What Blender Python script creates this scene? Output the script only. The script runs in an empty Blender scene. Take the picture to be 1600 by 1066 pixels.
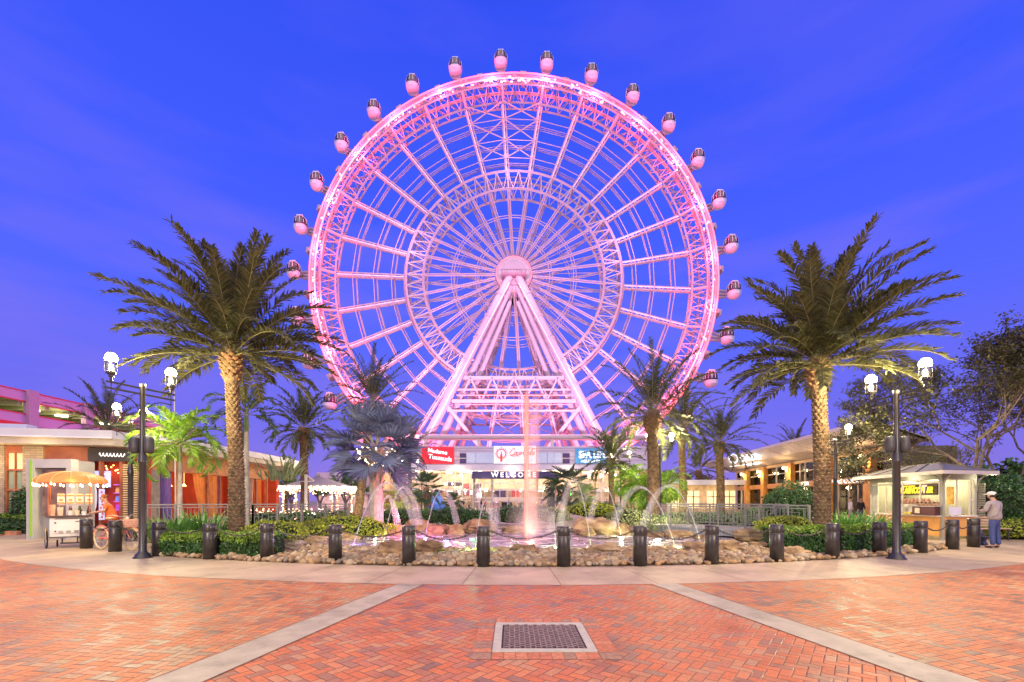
import bpy, math, random
from mathutils import Vector, Matrix, Euler, noise
R = math.radians
SC = bpy.context.scene
COL = SC.collection
F, HX, HY, CH = 700.0, 800.0, 782.0, 1.5      # focal length in photo pixels, horizon, eye height

# ---------------------------------------------------------------- camera
cam = bpy.data.cameras.new('camera'); camo = bpy.data.objects.new('camera', cam); COL.objects.link(camo)
cam.sensor_width = 36.0; cam.lens = 36.0*F/1600.0
cam.shift_y = (HY-533.0)/1600.0
cam.clip_start = 0.1; cam.clip_end = 3000
camo.location = (0, 0, CH); camo.rotation_euler = (R(90), 0, 0)
SC.camera = camo
# ---------------------------------------------------------------- world (blue hour sky)
w = bpy.data.worlds.new("World"); SC.world = w; w.use_nodes = True
nt = w.node_tree; nt.nodes.clear()
N = lambda t: nt.nodes.new(t)
out = N('ShaderNodeOutputWorld'); bg = N('ShaderNodeBackground')
sky = N('ShaderNodeTexSky'); sky.sky_type = 'NISHITA'; sky.sun_disc = False
sky.sun_elevation = R(48); sky.sun_rotation = R(180)
tc = N('ShaderNodeTexCoord'); sep = N('ShaderNodeSeparateXYZ'); nt.links.new(tc.outputs['Generated'], sep.inputs[0])
rp = N('ShaderNodeValToRGB'); nt.links.new(sep.outputs['Z'], rp.inputs[0])
stops = [(0.0, (.27, .18, .70)), (0.06, (.23, .165, .76)), (.16, (.165, .15, .87)), (.33, (.090, .135, 1.0)), (.52, (.055, .108, 1.0)), (.74, (.032, .080, .92)), (.84, (.012, .03, .32)), (1.0, (.006, .015, .16))]
el = rp.color_ramp.elements
el[0].position, el[0].color = stops[0][0], stops[0][1]+(1,)
el[1].position, el[1].color = stops[-1][0], stops[-1][1]+(1,)
for p, c in stops[1:-1]:
    e = el.new(p); e.color = c+(1,)
mp = N('ShaderNodeMapping'); mp.inputs['Scale'].default_value = (1.3, 1.3, 6.5)
nz = N('ShaderNodeTexNoise'); nz.inputs['Scale'].default_value = 1.7; nz.inputs['Detail'].default_value = 6; nz.inputs['Roughness'].default_value = .5
nt.links.new(tc.outputs['Generated'], mp.inputs[0]); nt.links.new(mp.outputs[0], nz.inputs[0])
mr = N('ShaderNodeMapRange'); mr.inputs[1].default_value = .45; mr.inputs[2].default_value = .75
nt.links.new(nz.outputs[0], mr.inputs[0])
fd = N('ShaderNodeMapRange'); fd.inputs[1].default_value = .05; fd.inputs[2].default_value = .65; fd.inputs[3].default_value = .75; fd.inputs[4].default_value = .2
nt.links.new(sep.outputs['Z'], fd.inputs[0])
mu = N('ShaderNodeMath'); mu.operation = 'MULTIPLY'; nt.links.new(mr.outputs[0], mu.inputs[0]); nt.links.new(fd.outputs[0], mu.inputs[1])
mx = N('ShaderNodeMix'); mx.data_type = 'RGBA'; nt.links.new(mu.outputs[0], mx.inputs[0]); nt.links.new(rp.outputs[0], mx.inputs[6])
mx.inputs[7].default_value = (.30, .20, .84, 1)
sk = N('ShaderNodeMix'); sk.data_type = 'RGBA'; sk.blend_type = 'ADD'; sk.inputs[0].default_value = .004
nt.links.new(mx.outputs[2], sk.inputs[6]); nt.links.new(sky.outputs[0], sk.inputs[7])
nt.links.new(sk.outputs[2], bg.inputs[0]); bg.inputs[1].default_value = .84
nt.links.new(bg.outputs[0], out.inputs[0])
# ---------------------------------------------------------------- soft warm fill added behind the camera, for afterglow and plaza lamps together
sl = bpy.data.lights.new('sun', 'SUN'); sl.energy = 1.95; sl.angle = R(70); sl.color = (1.0, .79, .50)
so = bpy.data.objects.new('sun', sl); COL.objects.link(so); so.rotation_euler = (R(42), 0, R(0)); so.location = (0, -20, 30)
SC.view_settings.view_transform = 'Standard'; SC.view_settings.look = 'None'
SC.view_settings.exposure = .25; SC.view_settings.gamma = 1
SC.cycles.max_bounces = 5; SC.cycles.diffuse_bounces = 2; SC.cycles.glossy_bounces = 3; SC.cycles.transparent_max_bounces = 16
SC.cycles.sample_clamp_indirect = 4; SC.cycles.use_denoising = True
SC.cycles.caustics_reflective = False; SC.cycles.caustics_refractive = False

# ---------------------------------------------------------------- helpers
def W(px, py, D): return Vector(((px-HX)/F*D, D, CH+(HY-py)/F*D))
def X(px, D): return (px-HX)/F*D
def Z(py, D): return CH+(HY-py)/F*D
def gpos(px, py):
    D = F*CH/(py-HY); return Vector(((px-HX)/F*D, D, 0))

MATS = {}
def mat(name, col, rough=.6, metal=0.0, var=.12, vs=3.0, bump=0.0, bs=40.0, emit=None, es=0.0, spec=.5, alpha=1.0, island=0.0, transl=0.0, col2=None, trans=0.0, dirt=0.0):
    if name in MATS: return MATS[name]
    m = bpy.data.materials.new(name); m.use_nodes = True; MATS[name] = m
    t = m.node_tree; b = t.nodes['Principled BSDF']; o = t.nodes['Material Output']
    n = lambda k: t.nodes.new(k)
    b.inputs['Roughness'].default_value = rough; b.inputs['Metallic'].default_value = metal
    b.inputs['Specular IOR Level'].default_value = spec; b.inputs['Alpha'].default_value = alpha
    b.inputs['Transmission Weight'].default_value = trans
    c = col+(1,)
    b.inputs['Base Color'].default_value = c
    src = None
    if var or col2 or bump:
        tcn = n('ShaderNodeTexCoord')
        nz = n('ShaderNodeTexNoise'); nz.inputs['Scale'].default_value = vs; nz.inputs['Detail'].default_value = 5
        t.links.new(tcn.outputs['Object'], nz.inputs['Vector'])
        r = n('ShaderNodeMapRange'); r.inputs[1].default_value = .32; r.inputs[2].default_value = .68; t.links.new(nz.outputs[0], r.inputs[0])
        mxn = n('ShaderNodeMix'); mxn.data_type = 'RGBA'; t.links.new(r.outputs[0], mxn.inputs[0])
        k = 1-var; k2 = 1+var
        mxn.inputs[6].default_value = (col[0]*k, col[1]*k, col[2]*k, 1)
        q = col2 if col2 else tuple(min(1, x*k2) for x in col)
        mxn.inputs[7].default_value = q+(1,)
        src = mxn.outputs[2]
    if dirt:
        a_ = n('ShaderNodeTexNoise'); a_.inputs['Scale'].default_value = .9; a_.inputs['Detail'].default_value = 9; a_.inputs['Roughness'].default_value = .72; t.links.new(tcn.outputs['Object'], a_.inputs['Vector'])
        r_ = n('ShaderNodeMapRange'); r_.inputs[1].default_value = .36; r_.inputs[2].default_value = .52; r_.inputs[3].default_value = 1-dirt*.55; r_.inputs[4].default_value = 1; t.links.new(a_.outputs[0], r_.inputs[0])
        v_ = n('ShaderNodeTexVoronoi'); v_.inputs['Scale'].default_value = 2.3; t.links.new(tcn.outputs['Object'], v_.inputs['Vector'])
        g_ = n('ShaderNodeMapRange'); g_.inputs[1].default_value = .045; g_.inputs[2].default_value = .06; g_.inputs[3].default_value = 1-dirt*.7; g_.inputs[4].default_value = 1; t.links.new(v_.outputs['Distance'], g_.inputs[0])
        m_ = n('ShaderNodeMath'); m_.operation = 'MULTIPLY'; t.links.new(r_.outputs[0], m_.inputs[0]); t.links.new(g_.outputs[0], m_.inputs[1])
        x_ = n('ShaderNodeMix'); x_.data_type = 'RGBA'; x_.blend_type = 'MULTIPLY'; x_.inputs[0].default_value = 1; t.links.new(src, x_.inputs[6]); t.links.new(m_.outputs[0], x_.inputs[7]); src = x_.outputs[2]
    if island:
        g = n('ShaderNodeNewGeometry'); hs = n('ShaderNodeHueSaturation')
        r1 = n('ShaderNodeMapRange'); r1.inputs[3].default_value = 1-island; r1.inputs[4].default_value = 1+island
        t.links.new(g.outputs['Random Per Island'], r1.inputs[0]); t.links.new(r1.outputs[0], hs.inputs['Value'])
        mm = n('ShaderNodeMath'); mm.operation = 'MULTIPLY_ADD'; mm.inputs[1].default_value = -.035; mm.inputs[2].default_value = .515
        t.links.new(g.outputs['Random Per Island'], mm.inputs[0]); t.links.new(mm.outputs[0], hs.inputs['Hue'])
        if src: t.links.new(src, hs.inputs['Color'])
        else: hs.inputs['Color'].default_value = c
        src = hs.outputs[0]
    if src: t.links.new(src, b.inputs['Base Color'])
    if bump:
        n2 = n('ShaderNodeTexNoise'); n2.inputs['Scale'].default_value = bs; n2.inputs['Detail'].default_value = 4
        t.links.new(tcn.outputs['Object'], n2.inputs['Vector'])
        bp = n('ShaderNodeBump'); bp.inputs['Strength'].default_value = bump; bp.inputs['Distance'].default_value = .02
        t.links.new(n2.outputs[0], bp.inputs['Height']); t.links.new(bp.outputs[0], b.inputs['Normal'])
    if emit:
        b.inputs['Emission Color'].default_value = emit+(1,); b.inputs['Emission Strength'].default_value = es
    if transl:
        tr = n('ShaderNodeBsdfTranslucent'); ms = n('ShaderNodeMixShader'); ms.inputs[0].default_value = transl
        if src: t.links.new(src, tr.inputs[0])
        else: tr.inputs[0].default_value = c
        t.links.new(b.outputs[0], ms.inputs[1]); t.links.new(tr.outputs[0], ms.inputs[2]); t.links.new(ms.outputs[0], o.inputs[0])
    return m

def glass(name, tint=(.8, .85, .9), a=.25, rough=.05):
    if name in MATS: return MATS[name]
    m = bpy.data.materials.new(name); m.use_nodes = True; MATS[name] = m
    t = m.node_tree; t.nodes.clear(); o = t.nodes.new('ShaderNodeOutputMaterial')
    g = t.nodes.new('ShaderNodeBsdfGlossy'); g.inputs['Roughness'].default_value = rough
    tr = t.nodes.new('ShaderNodeBsdfTransparent'); tr.inputs[0].default_value = tint+(1,)
    fr = t.nodes.new('ShaderNodeFresnel'); fr.inputs[0].default_value = 1.45
    ad = t.nodes.new('ShaderNodeMath'); ad.operation = 'ADD'; ad.inputs[1].default_value = a*.3; ad.use_clamp = True
    t.links.new(fr.outputs[0], ad.inputs[0])
    ms = t.nodes.new('ShaderNodeMixShader'); t.links.new(ad.outputs[0], ms.inputs[0]); t.links.new(tr.outputs[0], ms.inputs[1]); t.links.new(g.outputs[0], ms.inputs[2])
    t.links.new(ms.outputs[0], o.inputs[0])
    return m

def wloc(o):
    v = Vector((0, 0, 0))
    while o is not None:
        v += o.location; o = o.parent
    return v

class MB:
    def __init__(s): s.v = []; s.f = []; s.m = []; s.k = 0
    def mi(s, k): s.k = k; return s
    def add(s, vs, fs):
        b = len(s.v); s.v += [tuple(x) for x in vs]
        for f in fs: s.f.append(tuple(b+i for i in f)); s.m.append(s.k)
    def quad(s, a, b, c, d): s.add([a, b, c, d], [(0, 1, 2, 3)])
    def tri(s, a, b, c): s.add([a, b, c], [(0, 1, 2)])
    def box(s, c, d, rz=0.0, M=None):
        x, y, z = d[0]/2, d[1]/2, d[2]/2
        vs = [Vector((i*x, j*y, k*z)) for k in (-1, 1) for j in (-1, 1) for i in (-1, 1)]
        if M is not None: vs = [M @ p for p in vs]
        if rz:
            q = Matrix.Rotation(rz, 3, 'Z'); vs = [q @ p for p in vs]
        c = Vector(c)
        s.add([p+c for p in vs], [(0, 2, 3, 1), (4, 5, 7, 6), (0, 1, 5, 4), (2, 6, 7, 3), (0, 4, 6, 2), (1, 3, 7, 5)])
        return s
    def bar(s, a, b, w, h=None, up=(0, 0, 1)):
        a = Vector(a); b = Vector(b); h = h or w
        t = (b-a); L = t.length
        if L < 1e-6: return s
        t.normalize(); u = Vector(up)
        if abs(t.dot(u)) > .98: u = Vector((0, 1, 0))
        x = t.cross(u).normalized(); y = x.cross(t).normalized()
        vs = [p + x*(i*w/2) + y*(j*h/2) for p in (a, b) for j in (-1, 1) for i in (-1, 1)]
        s.add(vs, [(0, 2, 3, 1), (4, 5, 7, 6), (0, 1, 5, 4), (2, 6, 7, 3), (0, 4, 6, 2), (1, 3, 7, 5)])
        return s
    def tube(s, pts, r, n=8, caps=True, closed=False):
        pts = [Vector(p) for p in pts]; m = len(pts)
        rr = r if isinstance(r, (list, tuple)) else [r]*m
        b = len(s.v); prev = None
        for i, p in enumerate(pts):
            if closed: t = pts[(i+1) % m]-pts[i-1]
            else: t = pts[min(i+1, m-1)]-pts[max(i-1, 0)]
            if t.length < 1e-9: t = Vector((0, 0, 1))
            t.normalize()
            if prev is None:
                u = Vector((0, 0, 1)) if abs(t.z) < .9 else Vector((1, 0, 0))
                x = t.cross(u).normalized()
            else:
                x = (prev - t*prev.dot(t))
                x = x.normalized() if x.length > 1e-6 else t.orthogonal().normalized()
            prev = x; y = t.cross(x)
            for k in range(n):
                a = 2*math.pi*k/n
                s.v.append(tuple(p + (x*math.cos(a)+y*math.sin(a))*rr[i]))
        for i in range(m if closed else m-1):
            j = (i+1) % m
            for k in range(n):
                k2 = (k+1) % n
                s.f.append((b+i*n+k, b+i*n+k2, b+j*n+k2, b+j*n+k)); s.m.append(s.k)
        if caps and not closed:
            s.f.append(tuple(b+k for k in reversed(range(n)))); s.m.append(s.k)
            s.f.append(tuple(b+(m-1)*n+k for k in range(n))); s.m.append(s.k)
        return s
    def lathe(s, prof, c=(0, 0, 0), n=16):
        c = Vector(c); b = len(s.v); m = len(prof)
        for r, z in prof:
            for k in range(n):
                a = 2*math.pi*k/n; s.v.append((c.x+r*math.cos(a), c.y+r*math.sin(a), c.z+z))
        for i in range(m-1):
            for k in range(n):
                k2 = (k+1) % n
                s.f.append((b+i*n+k, b+i*n+k2, b+(i+1)*n+k2, b+(i+1)*n+k)); s.m.append(s.k)
        if prof[0][0] > 1e-4: s.f.append(tuple(b+k for k in reversed(range(n)))); s.m.append(s.k)
        if prof[-1][0] > 1e-4: s.f.append(tuple(b+(m-1)*n+k for k in range(n))); s.m.append(s.k)
        return s
    def prism(s, poly, z0, z1):
        n = len(poly)
        s.add([(x, y, z0) for x, y in poly]+[(x, y, z1) for x, y in poly],
              [tuple(reversed(range(n))), tuple(range(n, 2*n))]+[(i, (i+1) % n, n+(i+1) % n, n+i) for i in range(n)])
        return s
    def rockball(s, c, r, seed=0, n=8, m=6, rough=.25, boxy=0.0):
        rg = random.Random(seed); c = Vector(c); b = len(s.v); off = Vector((rg.random()*99, rg.random()*99, seed % 97))
        def P(th, ph):
            d = Vector((math.sin(th)*math.cos(ph), math.sin(th)*math.sin(ph), math.cos(th)))
            if boxy:
                q = max(abs(d.x), abs(d.y), abs(d.z)); d = d*(1-boxy)+d/q*boxy*.8
            k = 1+rough*noise.noise(d*1.4+off)+rough*.5*noise.noise(d*3.3+off)
            return c+Vector((d.x*r[0], d.y*r[1], d.z*r[2]))*k
        s.v.append(tuple(P(0, 0)))
        for i in range(1, m):
            for k in range(n): s.v.append(tuple(P(math.pi*i/m, 2*math.pi*k/n)))
        s.v.append(tuple(P(math.pi, 0))); last = len(s.v)-1
        for k in range(n):
            k2 = (k+1) % n
            s.f.append((b, b+1+k, b+1+k2)); s.m.append(s.k)
            s.f.append((last, b+1+(m-2)*n+k2, b+1+(m-2)*n+k)); s.m.append(s.k)
            for i in range(m-2):
                s.f.append((b+1+i*n+k, b+1+(i+1)*n+k, b+1+(i+1)*n+k2, b+1+i*n+k2)); s.m.append(s.k)
        return s
    def build(s, name, mats, parent=None, smooth=False, bevel=0):
        me = bpy.data.meshes.new(name); off = wloc(parent) if parent else Vector((0, 0, 0))
        me.from_pydata([(x-off.x, y-off.y, z-off.z) for x, y, z in s.v] if parent else s.v, [], s.f)
        if not isinstance(mats, (list, tuple)): mats = [mats]
        for q in mats: me.materials.append(q)
        if len(mats) > 1: me.polygons.foreach_set('material_index', s.m)
        if smooth: me.polygons.foreach_set('use_smooth', [True]*len(me.polygons))
        me.update()
        o = bpy.data.objects.new(name, me); COL.objects.link(o)
        if parent: o.parent = parent
        if bevel:
            bv = o.modifiers.new('b', 'BEVEL'); bv.width = bevel; bv.segments = 2; bv.limit_method = 'ANGLE'
        return o

def tag(o, label, cat, group=None):
    o['label'] = label; o['category'] = cat
    if group: o['group'] = group
    return o
def thing(name, label, cat, loc=(0, 0, 0), group=None):
    o = bpy.data.objects.new(name, None); COL.objects.link(o); o.location = loc; o.empty_display_size = .2
    return tag(o, label, cat, group)
def struct(o, kind='structure'): o['kind'] = kind; return o
def rebase(o):
    "put the origin of a lone mesh at its base"
    me = o.data; n = len(me.vertices)
    co = [0.0]*(3*n); me.vertices.foreach_get('co', co)
    cx = (min(co[0::3])+max(co[0::3]))/2; cy = (min(co[1::3])+max(co[1::3]))/2; cz = min(co[2::3])
    me.transform(Matrix.Translation((-cx, -cy, -cz))); o.location = o.location+Vector((cx, cy, cz)); return o
def dup(root, loc=None, rz=None, sc=None, label=None, group=None, par=None):
    r = root.copy(); COL.objects.link(r)
    if par is not None: r.parent = par
    if loc is not None: r.location = loc
    if rz is not None: r.rotation_euler = (0, 0, rz)
    if sc is not None: r.scale = sc if isinstance(sc, (tuple, list)) else (sc,)*3
    if label: r['label'] = label
    if group: r['group'] = group
    for ch in list(root.children):
        if ch is not r: dup(ch, par=r)
    return r
def text(body, size, m, name, parent=None, loc=(0, 0, 0), rot=(R(90), 0, 0), ext=.01, off=0.0, shear=0.0, ax='CENTER', sx=1.0, sp=1.0):
    cu = bpy.data.curves.new('t', 'FONT'); cu.body = body; cu.size = size; cu.extrude = ext; cu.offset = off; cu.shear = shear
    cu.align_x = ax; cu.align_y = 'CENTER'; cu.resolution_u = 3; cu.space_character = sp
    t = bpy.data.objects.new('t', cu); COL.objects.link(t)
    bpy.context.view_layer.update()
    me = bpy.data.meshes.new_from_object(t.evaluated_get(bpy.context.evaluated_depsgraph_get()))
    bpy.data.objects.remove(t); bpy.data.curves.remove(cu)
    me.transform(Matrix.Translation(Vector(loc)-(wloc(parent) if parent else Vector((0, 0, 0)))) @ Euler(rot).to_matrix().to_4x4() @ Matrix.Diagonal((sx, 1, 1, 1)))
    me.materials.clear(); me.materials.append(m)
    o = bpy.data.objects.new(name, me); COL.objects.link(o)
    if parent: o.parent = parent
    return o
def plamp(loc, power, col, r=.08, name='lamp_light', parent=None, spot=None, aim=None):
    l = bpy.data.lights.new(name, 'SPOT' if spot else 'POINT'); l.energy = power; l.color = col; l.shadow_soft_size = r
    if spot: l.spot_size = R(spot); l.spot_blend = .6
    o = bpy.data.objects.new(name, l); COL.objects.link(o)
    o.location = Vector(loc)-(wloc(parent) if parent else Vector((0, 0, 0)))
    if parent: o.parent = parent
    if aim is not None: o.rotation_euler = (Vector(aim)-Vector(loc)).to_track_quat('-Z', 'Y').to_euler()
    return o
rnd = random.Random(7)
ORD = ['first', 'second', 'third', 'fourth', 'fifth', 'sixth', 'seventh', 'eighth', 'ninth', 'tenth', 'eleventh', 'twelfth', 'thirteenth', 'fourteenth', 'fifteenth', 'sixteenth', 'seventeenth']

# ---------------------------------------------------------------- ground materials
def brick_mat(name, rot, red=0):
    m = bpy.data.materials.new(name); m.use_nodes = True
    t = m.node_tree; b = t.nodes['Principled BSDF']; L = t.links.new
    def mth(op, a, c=None, cl=False):
        q = t.nodes.new('ShaderNodeMath'); q.operation = op; q.use_clamp = cl
        for i, v in enumerate((a, c)):
            if v is None: continue
            if isinstance(v, (int, float)): q.inputs[i].default_value = v
            else: L(v, q.inputs[i])
        return q.outputs[0]
    tc = t.nodes.new('ShaderNodeTexCoord'); mp = t.nodes.new('ShaderNodeMapping')
    mp.inputs['Rotation'].default_value = (0, 0, R(rot)); mp.inputs['Scale'].default_value = (10.6,)*3
    L(tc.outputs['Object'], mp.inputs[0]); sp = t.nodes.new('ShaderNodeSeparateXYZ'); L(mp.outputs[0], sp.inputs[0])
    x, y = sp.outputs[0], sp.outputs[1]
    i, j = mth('FLOOR', x), mth('FLOOR', y); u, v = mth('FRACT', x), mth('FRACT', y)
    k = mth('FLOORED_MODULO', mth('SUBTRACT', i, j), 4)
    isV = mth('GREATER_THAN', k, 1.5); isH = mth('SUBTRACT', 1, isV)
    k1 = mth('COMPARE', k, 1); k2 = mth('COMPARE', k, 2)
    for q in (k1, k2): q.node.inputs[2].default_value = .1
    longc = mth('ADD', mth('ADD', mth('MULTIPLY', isH, u), mth('MULTIPLY', isV, v)), mth('ADD', k1, k2))
    short = mth('ADD', mth('MULTIPLY', isH, v), mth('MULTIPLY', isV, u))
    e = mth('MINIMUM', mth('MINIMUM', longc, mth('SUBTRACT', 2, longc)), mth('MINIMUM', short, mth('SUBTRACT', 1, short)))
    cx = t.nodes.new('ShaderNodeCombineXYZ'); L(mth('SUBTRACT', i, k1), cx.inputs[0]); L(mth('SUBTRACT', j, k2), cx.inputs[1])
    wn = t.nodes.new('ShaderNodeTexWhiteNoise'); wn.noise_dimensions = '2D'; L(cx.outputs[0], wn.inputs[0])
    ramp = t.nodes.new('ShaderNodeValToRGB'); cr = ramp.color_ramp; cr.interpolation = 'LINEAR'
    pal = [(0, (.28, .18, .10)), (.12, (.40, .21, .105)), (.28, (.53, .21, .085)), (.55, (.59, .205, .07)), (.75, (.63, .25, .095)), (.9, (.58, .30, .14)), (1, (.50, .33, .18))]
    if red: pal = [(p, (c[0], c[1]*(1-red), c[2]*(1-red*.6))) for p, c in pal]  # same brick, palette reddened where less lamplight washes the centre field
    cr.elements[0].color = pal[0][1]+(1,); cr.elements[1].color = pal[-1][1]+(1,)
    for p, c in pal[1:-1]: cr.elements.new(p).color = c+(1,)
    # brick to brick tone, drifting in large patches
    big = t.nodes.new('ShaderNodeTexNoise'); big.inputs['Scale'].default_value = .55; big.inputs['Detail'].default_value = 3; L(tc.outputs['Object'], big.inputs[0])
    drift = mth('MULTIPLY', mth('SUBTRACT', big.outputs[0], .5), .7)
    L(mth('ADD', wn.outputs[0], drift, True), ramp.inputs[0])
    fine = t.nodes.new('ShaderNodeTexNoise'); fine.inputs['Scale'].default_value = 35; fine.inputs['Detail'].default_value = 6; L(tc.outputs['Object'], fine.inputs[0])
    fm = t.nodes.new('ShaderNodeMix'); fm.data_type = 'RGBA'; fm.blend_type = 'MULTIPLY'; fm.inputs[0].default_value = .55; L(ramp.outputs[0], fm.inputs[6])
    fr = t.nodes.new('ShaderNodeValToRGB'); fr.color_ramp.elements[0].position = .35; fr.color_ramp.elements[0].color = (.72, .72, .72, 1); fr.color_ramp.elements[1].position = .7; fr.color_ramp.elements[1].color = (1.2, 1.15, 1.1, 1)
    L(fine.outputs[0], fr.inputs[0]); L(fr.outputs[0], fm.inputs[7])
    st = t.nodes.new('ShaderNodeTexNoise'); st.inputs['Scale'].default_value = 1.6; st.inputs['Detail'].default_value = 8; st.inputs['Roughness'].default_value = .7; L(tc.outputs['Object'], st.inputs[0])
    sr = t.nodes.new('ShaderNodeMapRange'); sr.inputs[1].default_value = .3; sr.inputs[2].default_value = .5; sr.inputs[3].default_value = .62; sr.inputs[4].default_value = 1.0; L(st.outputs[0], sr.inputs[0])
    sm = t.nodes.new('ShaderNodeMix'); sm.data_type = 'RGBA'; sm.blend_type = 'MULTIPLY'; sm.inputs[0].default_value = 1; L(fm.outputs[2], sm.inputs[6]); L(sr.outputs[0], sm.inputs[7]); fm = sm
    mort = mth('LESS_THAN', e, .04)
    mm = t.nodes.new('ShaderNodeMix'); mm.data_type = 'RGBA'; L(mort, mm.inputs[0]); L(fm.outputs[2], mm.inputs[6]); mm.inputs[7].default_value = (.10, .055, .04, 1)
    L(mm.outputs[2], b.inputs['Base Color'])
    b.inputs['Specular IOR Level'].default_value = .35
    rr = t.nodes.new('ShaderNodeMapRange'); rr.inputs[3].default_value = .42; rr.inputs[4].default_value = .72; L(wn.outputs[0], rr.inputs[0]); L(rr.outputs[0], b.inputs['Roughness'])
    hgt = mth('ADD', mth('MULTIPLY', mth('MINIMUM', mth('MULTIPLY', e, 9), 1), 1), mth('ADD', mth('MULTIPLY', wn.outputs[0], .35), mth('MULTIPLY', fine.outputs[0], .25)))
    bp = t.nodes.new('ShaderNodeBump'); bp.inputs['Strength'].default_value = .55; bp.inputs['Distance'].default_value = .006
    L(hgt, bp.inputs['Height']); L(bp.outputs[0], b.inputs['Normal'])
    return m
conc = mat('concrete_tan', (.50, .385, .245), rough=.55, var=.12, vs=.7, bump=.15, bs=60, col2=(.60, .47, .31), dirt=.5)
conc_grey = mat('concrete_grey', (.46, .41, .30), rough=.6, var=.12, vs=4, bump=.2, bs=80, dirt=.6)
dark_joint = mat('joint', (.2, .14, .1), rough=.9, var=0)
black_metal = mat('black_metal', (.022, .021, .023), rough=.34, metal=.0, var=.3, vs=6, spec=.6, bump=.08, bs=45, col2=(.045, .04, .038))
CX, CY = .3, 35.0
def arc_pt(r, th): return (CX+r*math.sin(th), CY-r*math.cos(th))
def arc_sheet(name, r0, r1, a0, a1, n, z, m, seg=1):
    b = MB()
    for i in range(n):
        t0 = R(a0+(a1-a0)*i/n); t1 = R(a0+(a1-a0)*(i+1)/n)
        p, q, r_, s_ = arc_pt(r0, t0), arc_pt(r0, t1), arc_pt(r1, t1), arc_pt(r1, t0)
        b.quad(p+(z,), s_+(z,), r_+(z,), q+(z,))
    return struct(b.build(name, m))
b = MB(); b.quad((-900, -60, 0), (900, -60, 0), (900, 1500, 0), (-900, 1500, 0)); struct(b.build('ground', mat('far_paving', (.40, .33, .27), rough=.8, var=.1, vs=.2, bump=.1, bs=30)))
b = MB()
for i in range(40):
    a0 = -80+4*i
    for r0, r1 in ((24.95, 27.1),):
        pass
side = arc_sheet('sidewalk', 24.95, 27.1, -90, 90, 90, .008, conc)
# concrete apron left and right, behind the bollards
b = MB(); b.quad((-60, 12.0, .002), (-12.0, 12.0, .002), (-10.5, 30, .002), (-60, 30, .002)); struct(b.build('apron', conc))
b = MB(); b.quad((12.7, 12.0, .002), (60, 12.0, .002), (60, 40, .002), (15.0, 40, .002)); struct(b.build('apron', conc))
# paving joints cut across the sidewalk
b = MB()
for k in range(-15, 16):
    th = R(3.72*k+1.2)
    d = .006/26
    b.quad(arc_pt(24.97, th-d)+(.0115,), arc_pt(27.1, th-d)+(.0115,), arc_pt(27.1, th+d)+(.0115,), arc_pt(24.97, th+d)+(.0115,))
struct(b.build('sidewalk_joints', dark_joint))
# brick plaza: three herringbone fields between two pale bands
# field limits follow the concrete bands
def bandx(side, y, off=0):
    (x0, y0), (x1, y1) = ((-1.86, 7.74), (-2.78, 3.69)) if side < 0 else ((2.78, 7.74), (3.62, 3.69))
    return x0+(x1-x0)*(y-y0)/(y1-y0)+off
def field(name, pts, rot, red=0):
    b = MB(); b.add([p+(.004,) for p in pts], [tuple(range(len(pts)))]); return struct(b.build(name, brick_mat(name+'_mat', rot, red)))
def arcs(x0, x1, n, r=27.1):
    out = []
    for i in range(n+1):
        x = x0+(x1-x0)*i/n; out.append((x, CY-math.sqrt(r*r-(x-CX)**2)))
    return out
yb = 7.9
L0, R0 = bandx(-1, yb), bandx(1, yb)
field('brick_paving', [(bandx(-1, -20), -20), (bandx(1, -20), -20)]+list(reversed(arcs(L0, R0, 10))), 38, .16)
field('brick_paving', [(-40, -20), (bandx(-1, -20), -20)]+list(reversed(arcs(-24, L0, 30))), 8)
field('brick_paving', [(bandx(1, -20), -20), (40, -20)]+list(reversed(arcs(R0, 24, 30))), 72)
for s in (-1, 1):
    b = MB(); hw = .235
    y1 = CY-math.sqrt(27.1**2-(bandx(s, 7.9)-CX)**2)+.0
    b.quad((bandx(s, -15)-hw, -15, .008), (bandx(s, -15)+hw, -15, .008), (bandx(s, y1)+hw, y1-.003, .008), (bandx(s, y1)-hw, y1-.003, .008))
    struct(b.build('concrete_band', conc_grey))
    b = MB()
    for o_ in (-hw-.006, hw+.006):
        b.quad((bandx(s, -15)+o_-.007, -15, .0105), (bandx(s, -15)+o_+.007, -15, .0105), (bandx(s, y1)+o_+.007, y1, .0105), (bandx(s, y1)+o_-.007, y1, .0105))
    # brick soldier course beside the band
    struct(b.build('band_joint', dark_joint))
# small far-left and far-right pale bands of the ring
for sx, x0, x1 in ((-1, -11.0, -16.0), (1, 12.1, 17)):
    b = MB(); 
    pts = [(x0+(x1-x0)*i/8, CY-math.sqrt(27.1**2-(x0+(x1-x0)*i/8-CX)**2)-1.15-.1*i) for i in range(9)]
    for i in range(8):
        b.quad(pts[i]+(.0085,), (pts[i][0], pts[i][1]-.22, .0085), (pts[i+1][0], pts[i+1][1]-.22, .0085), pts[i+1]+(.0085,))
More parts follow.
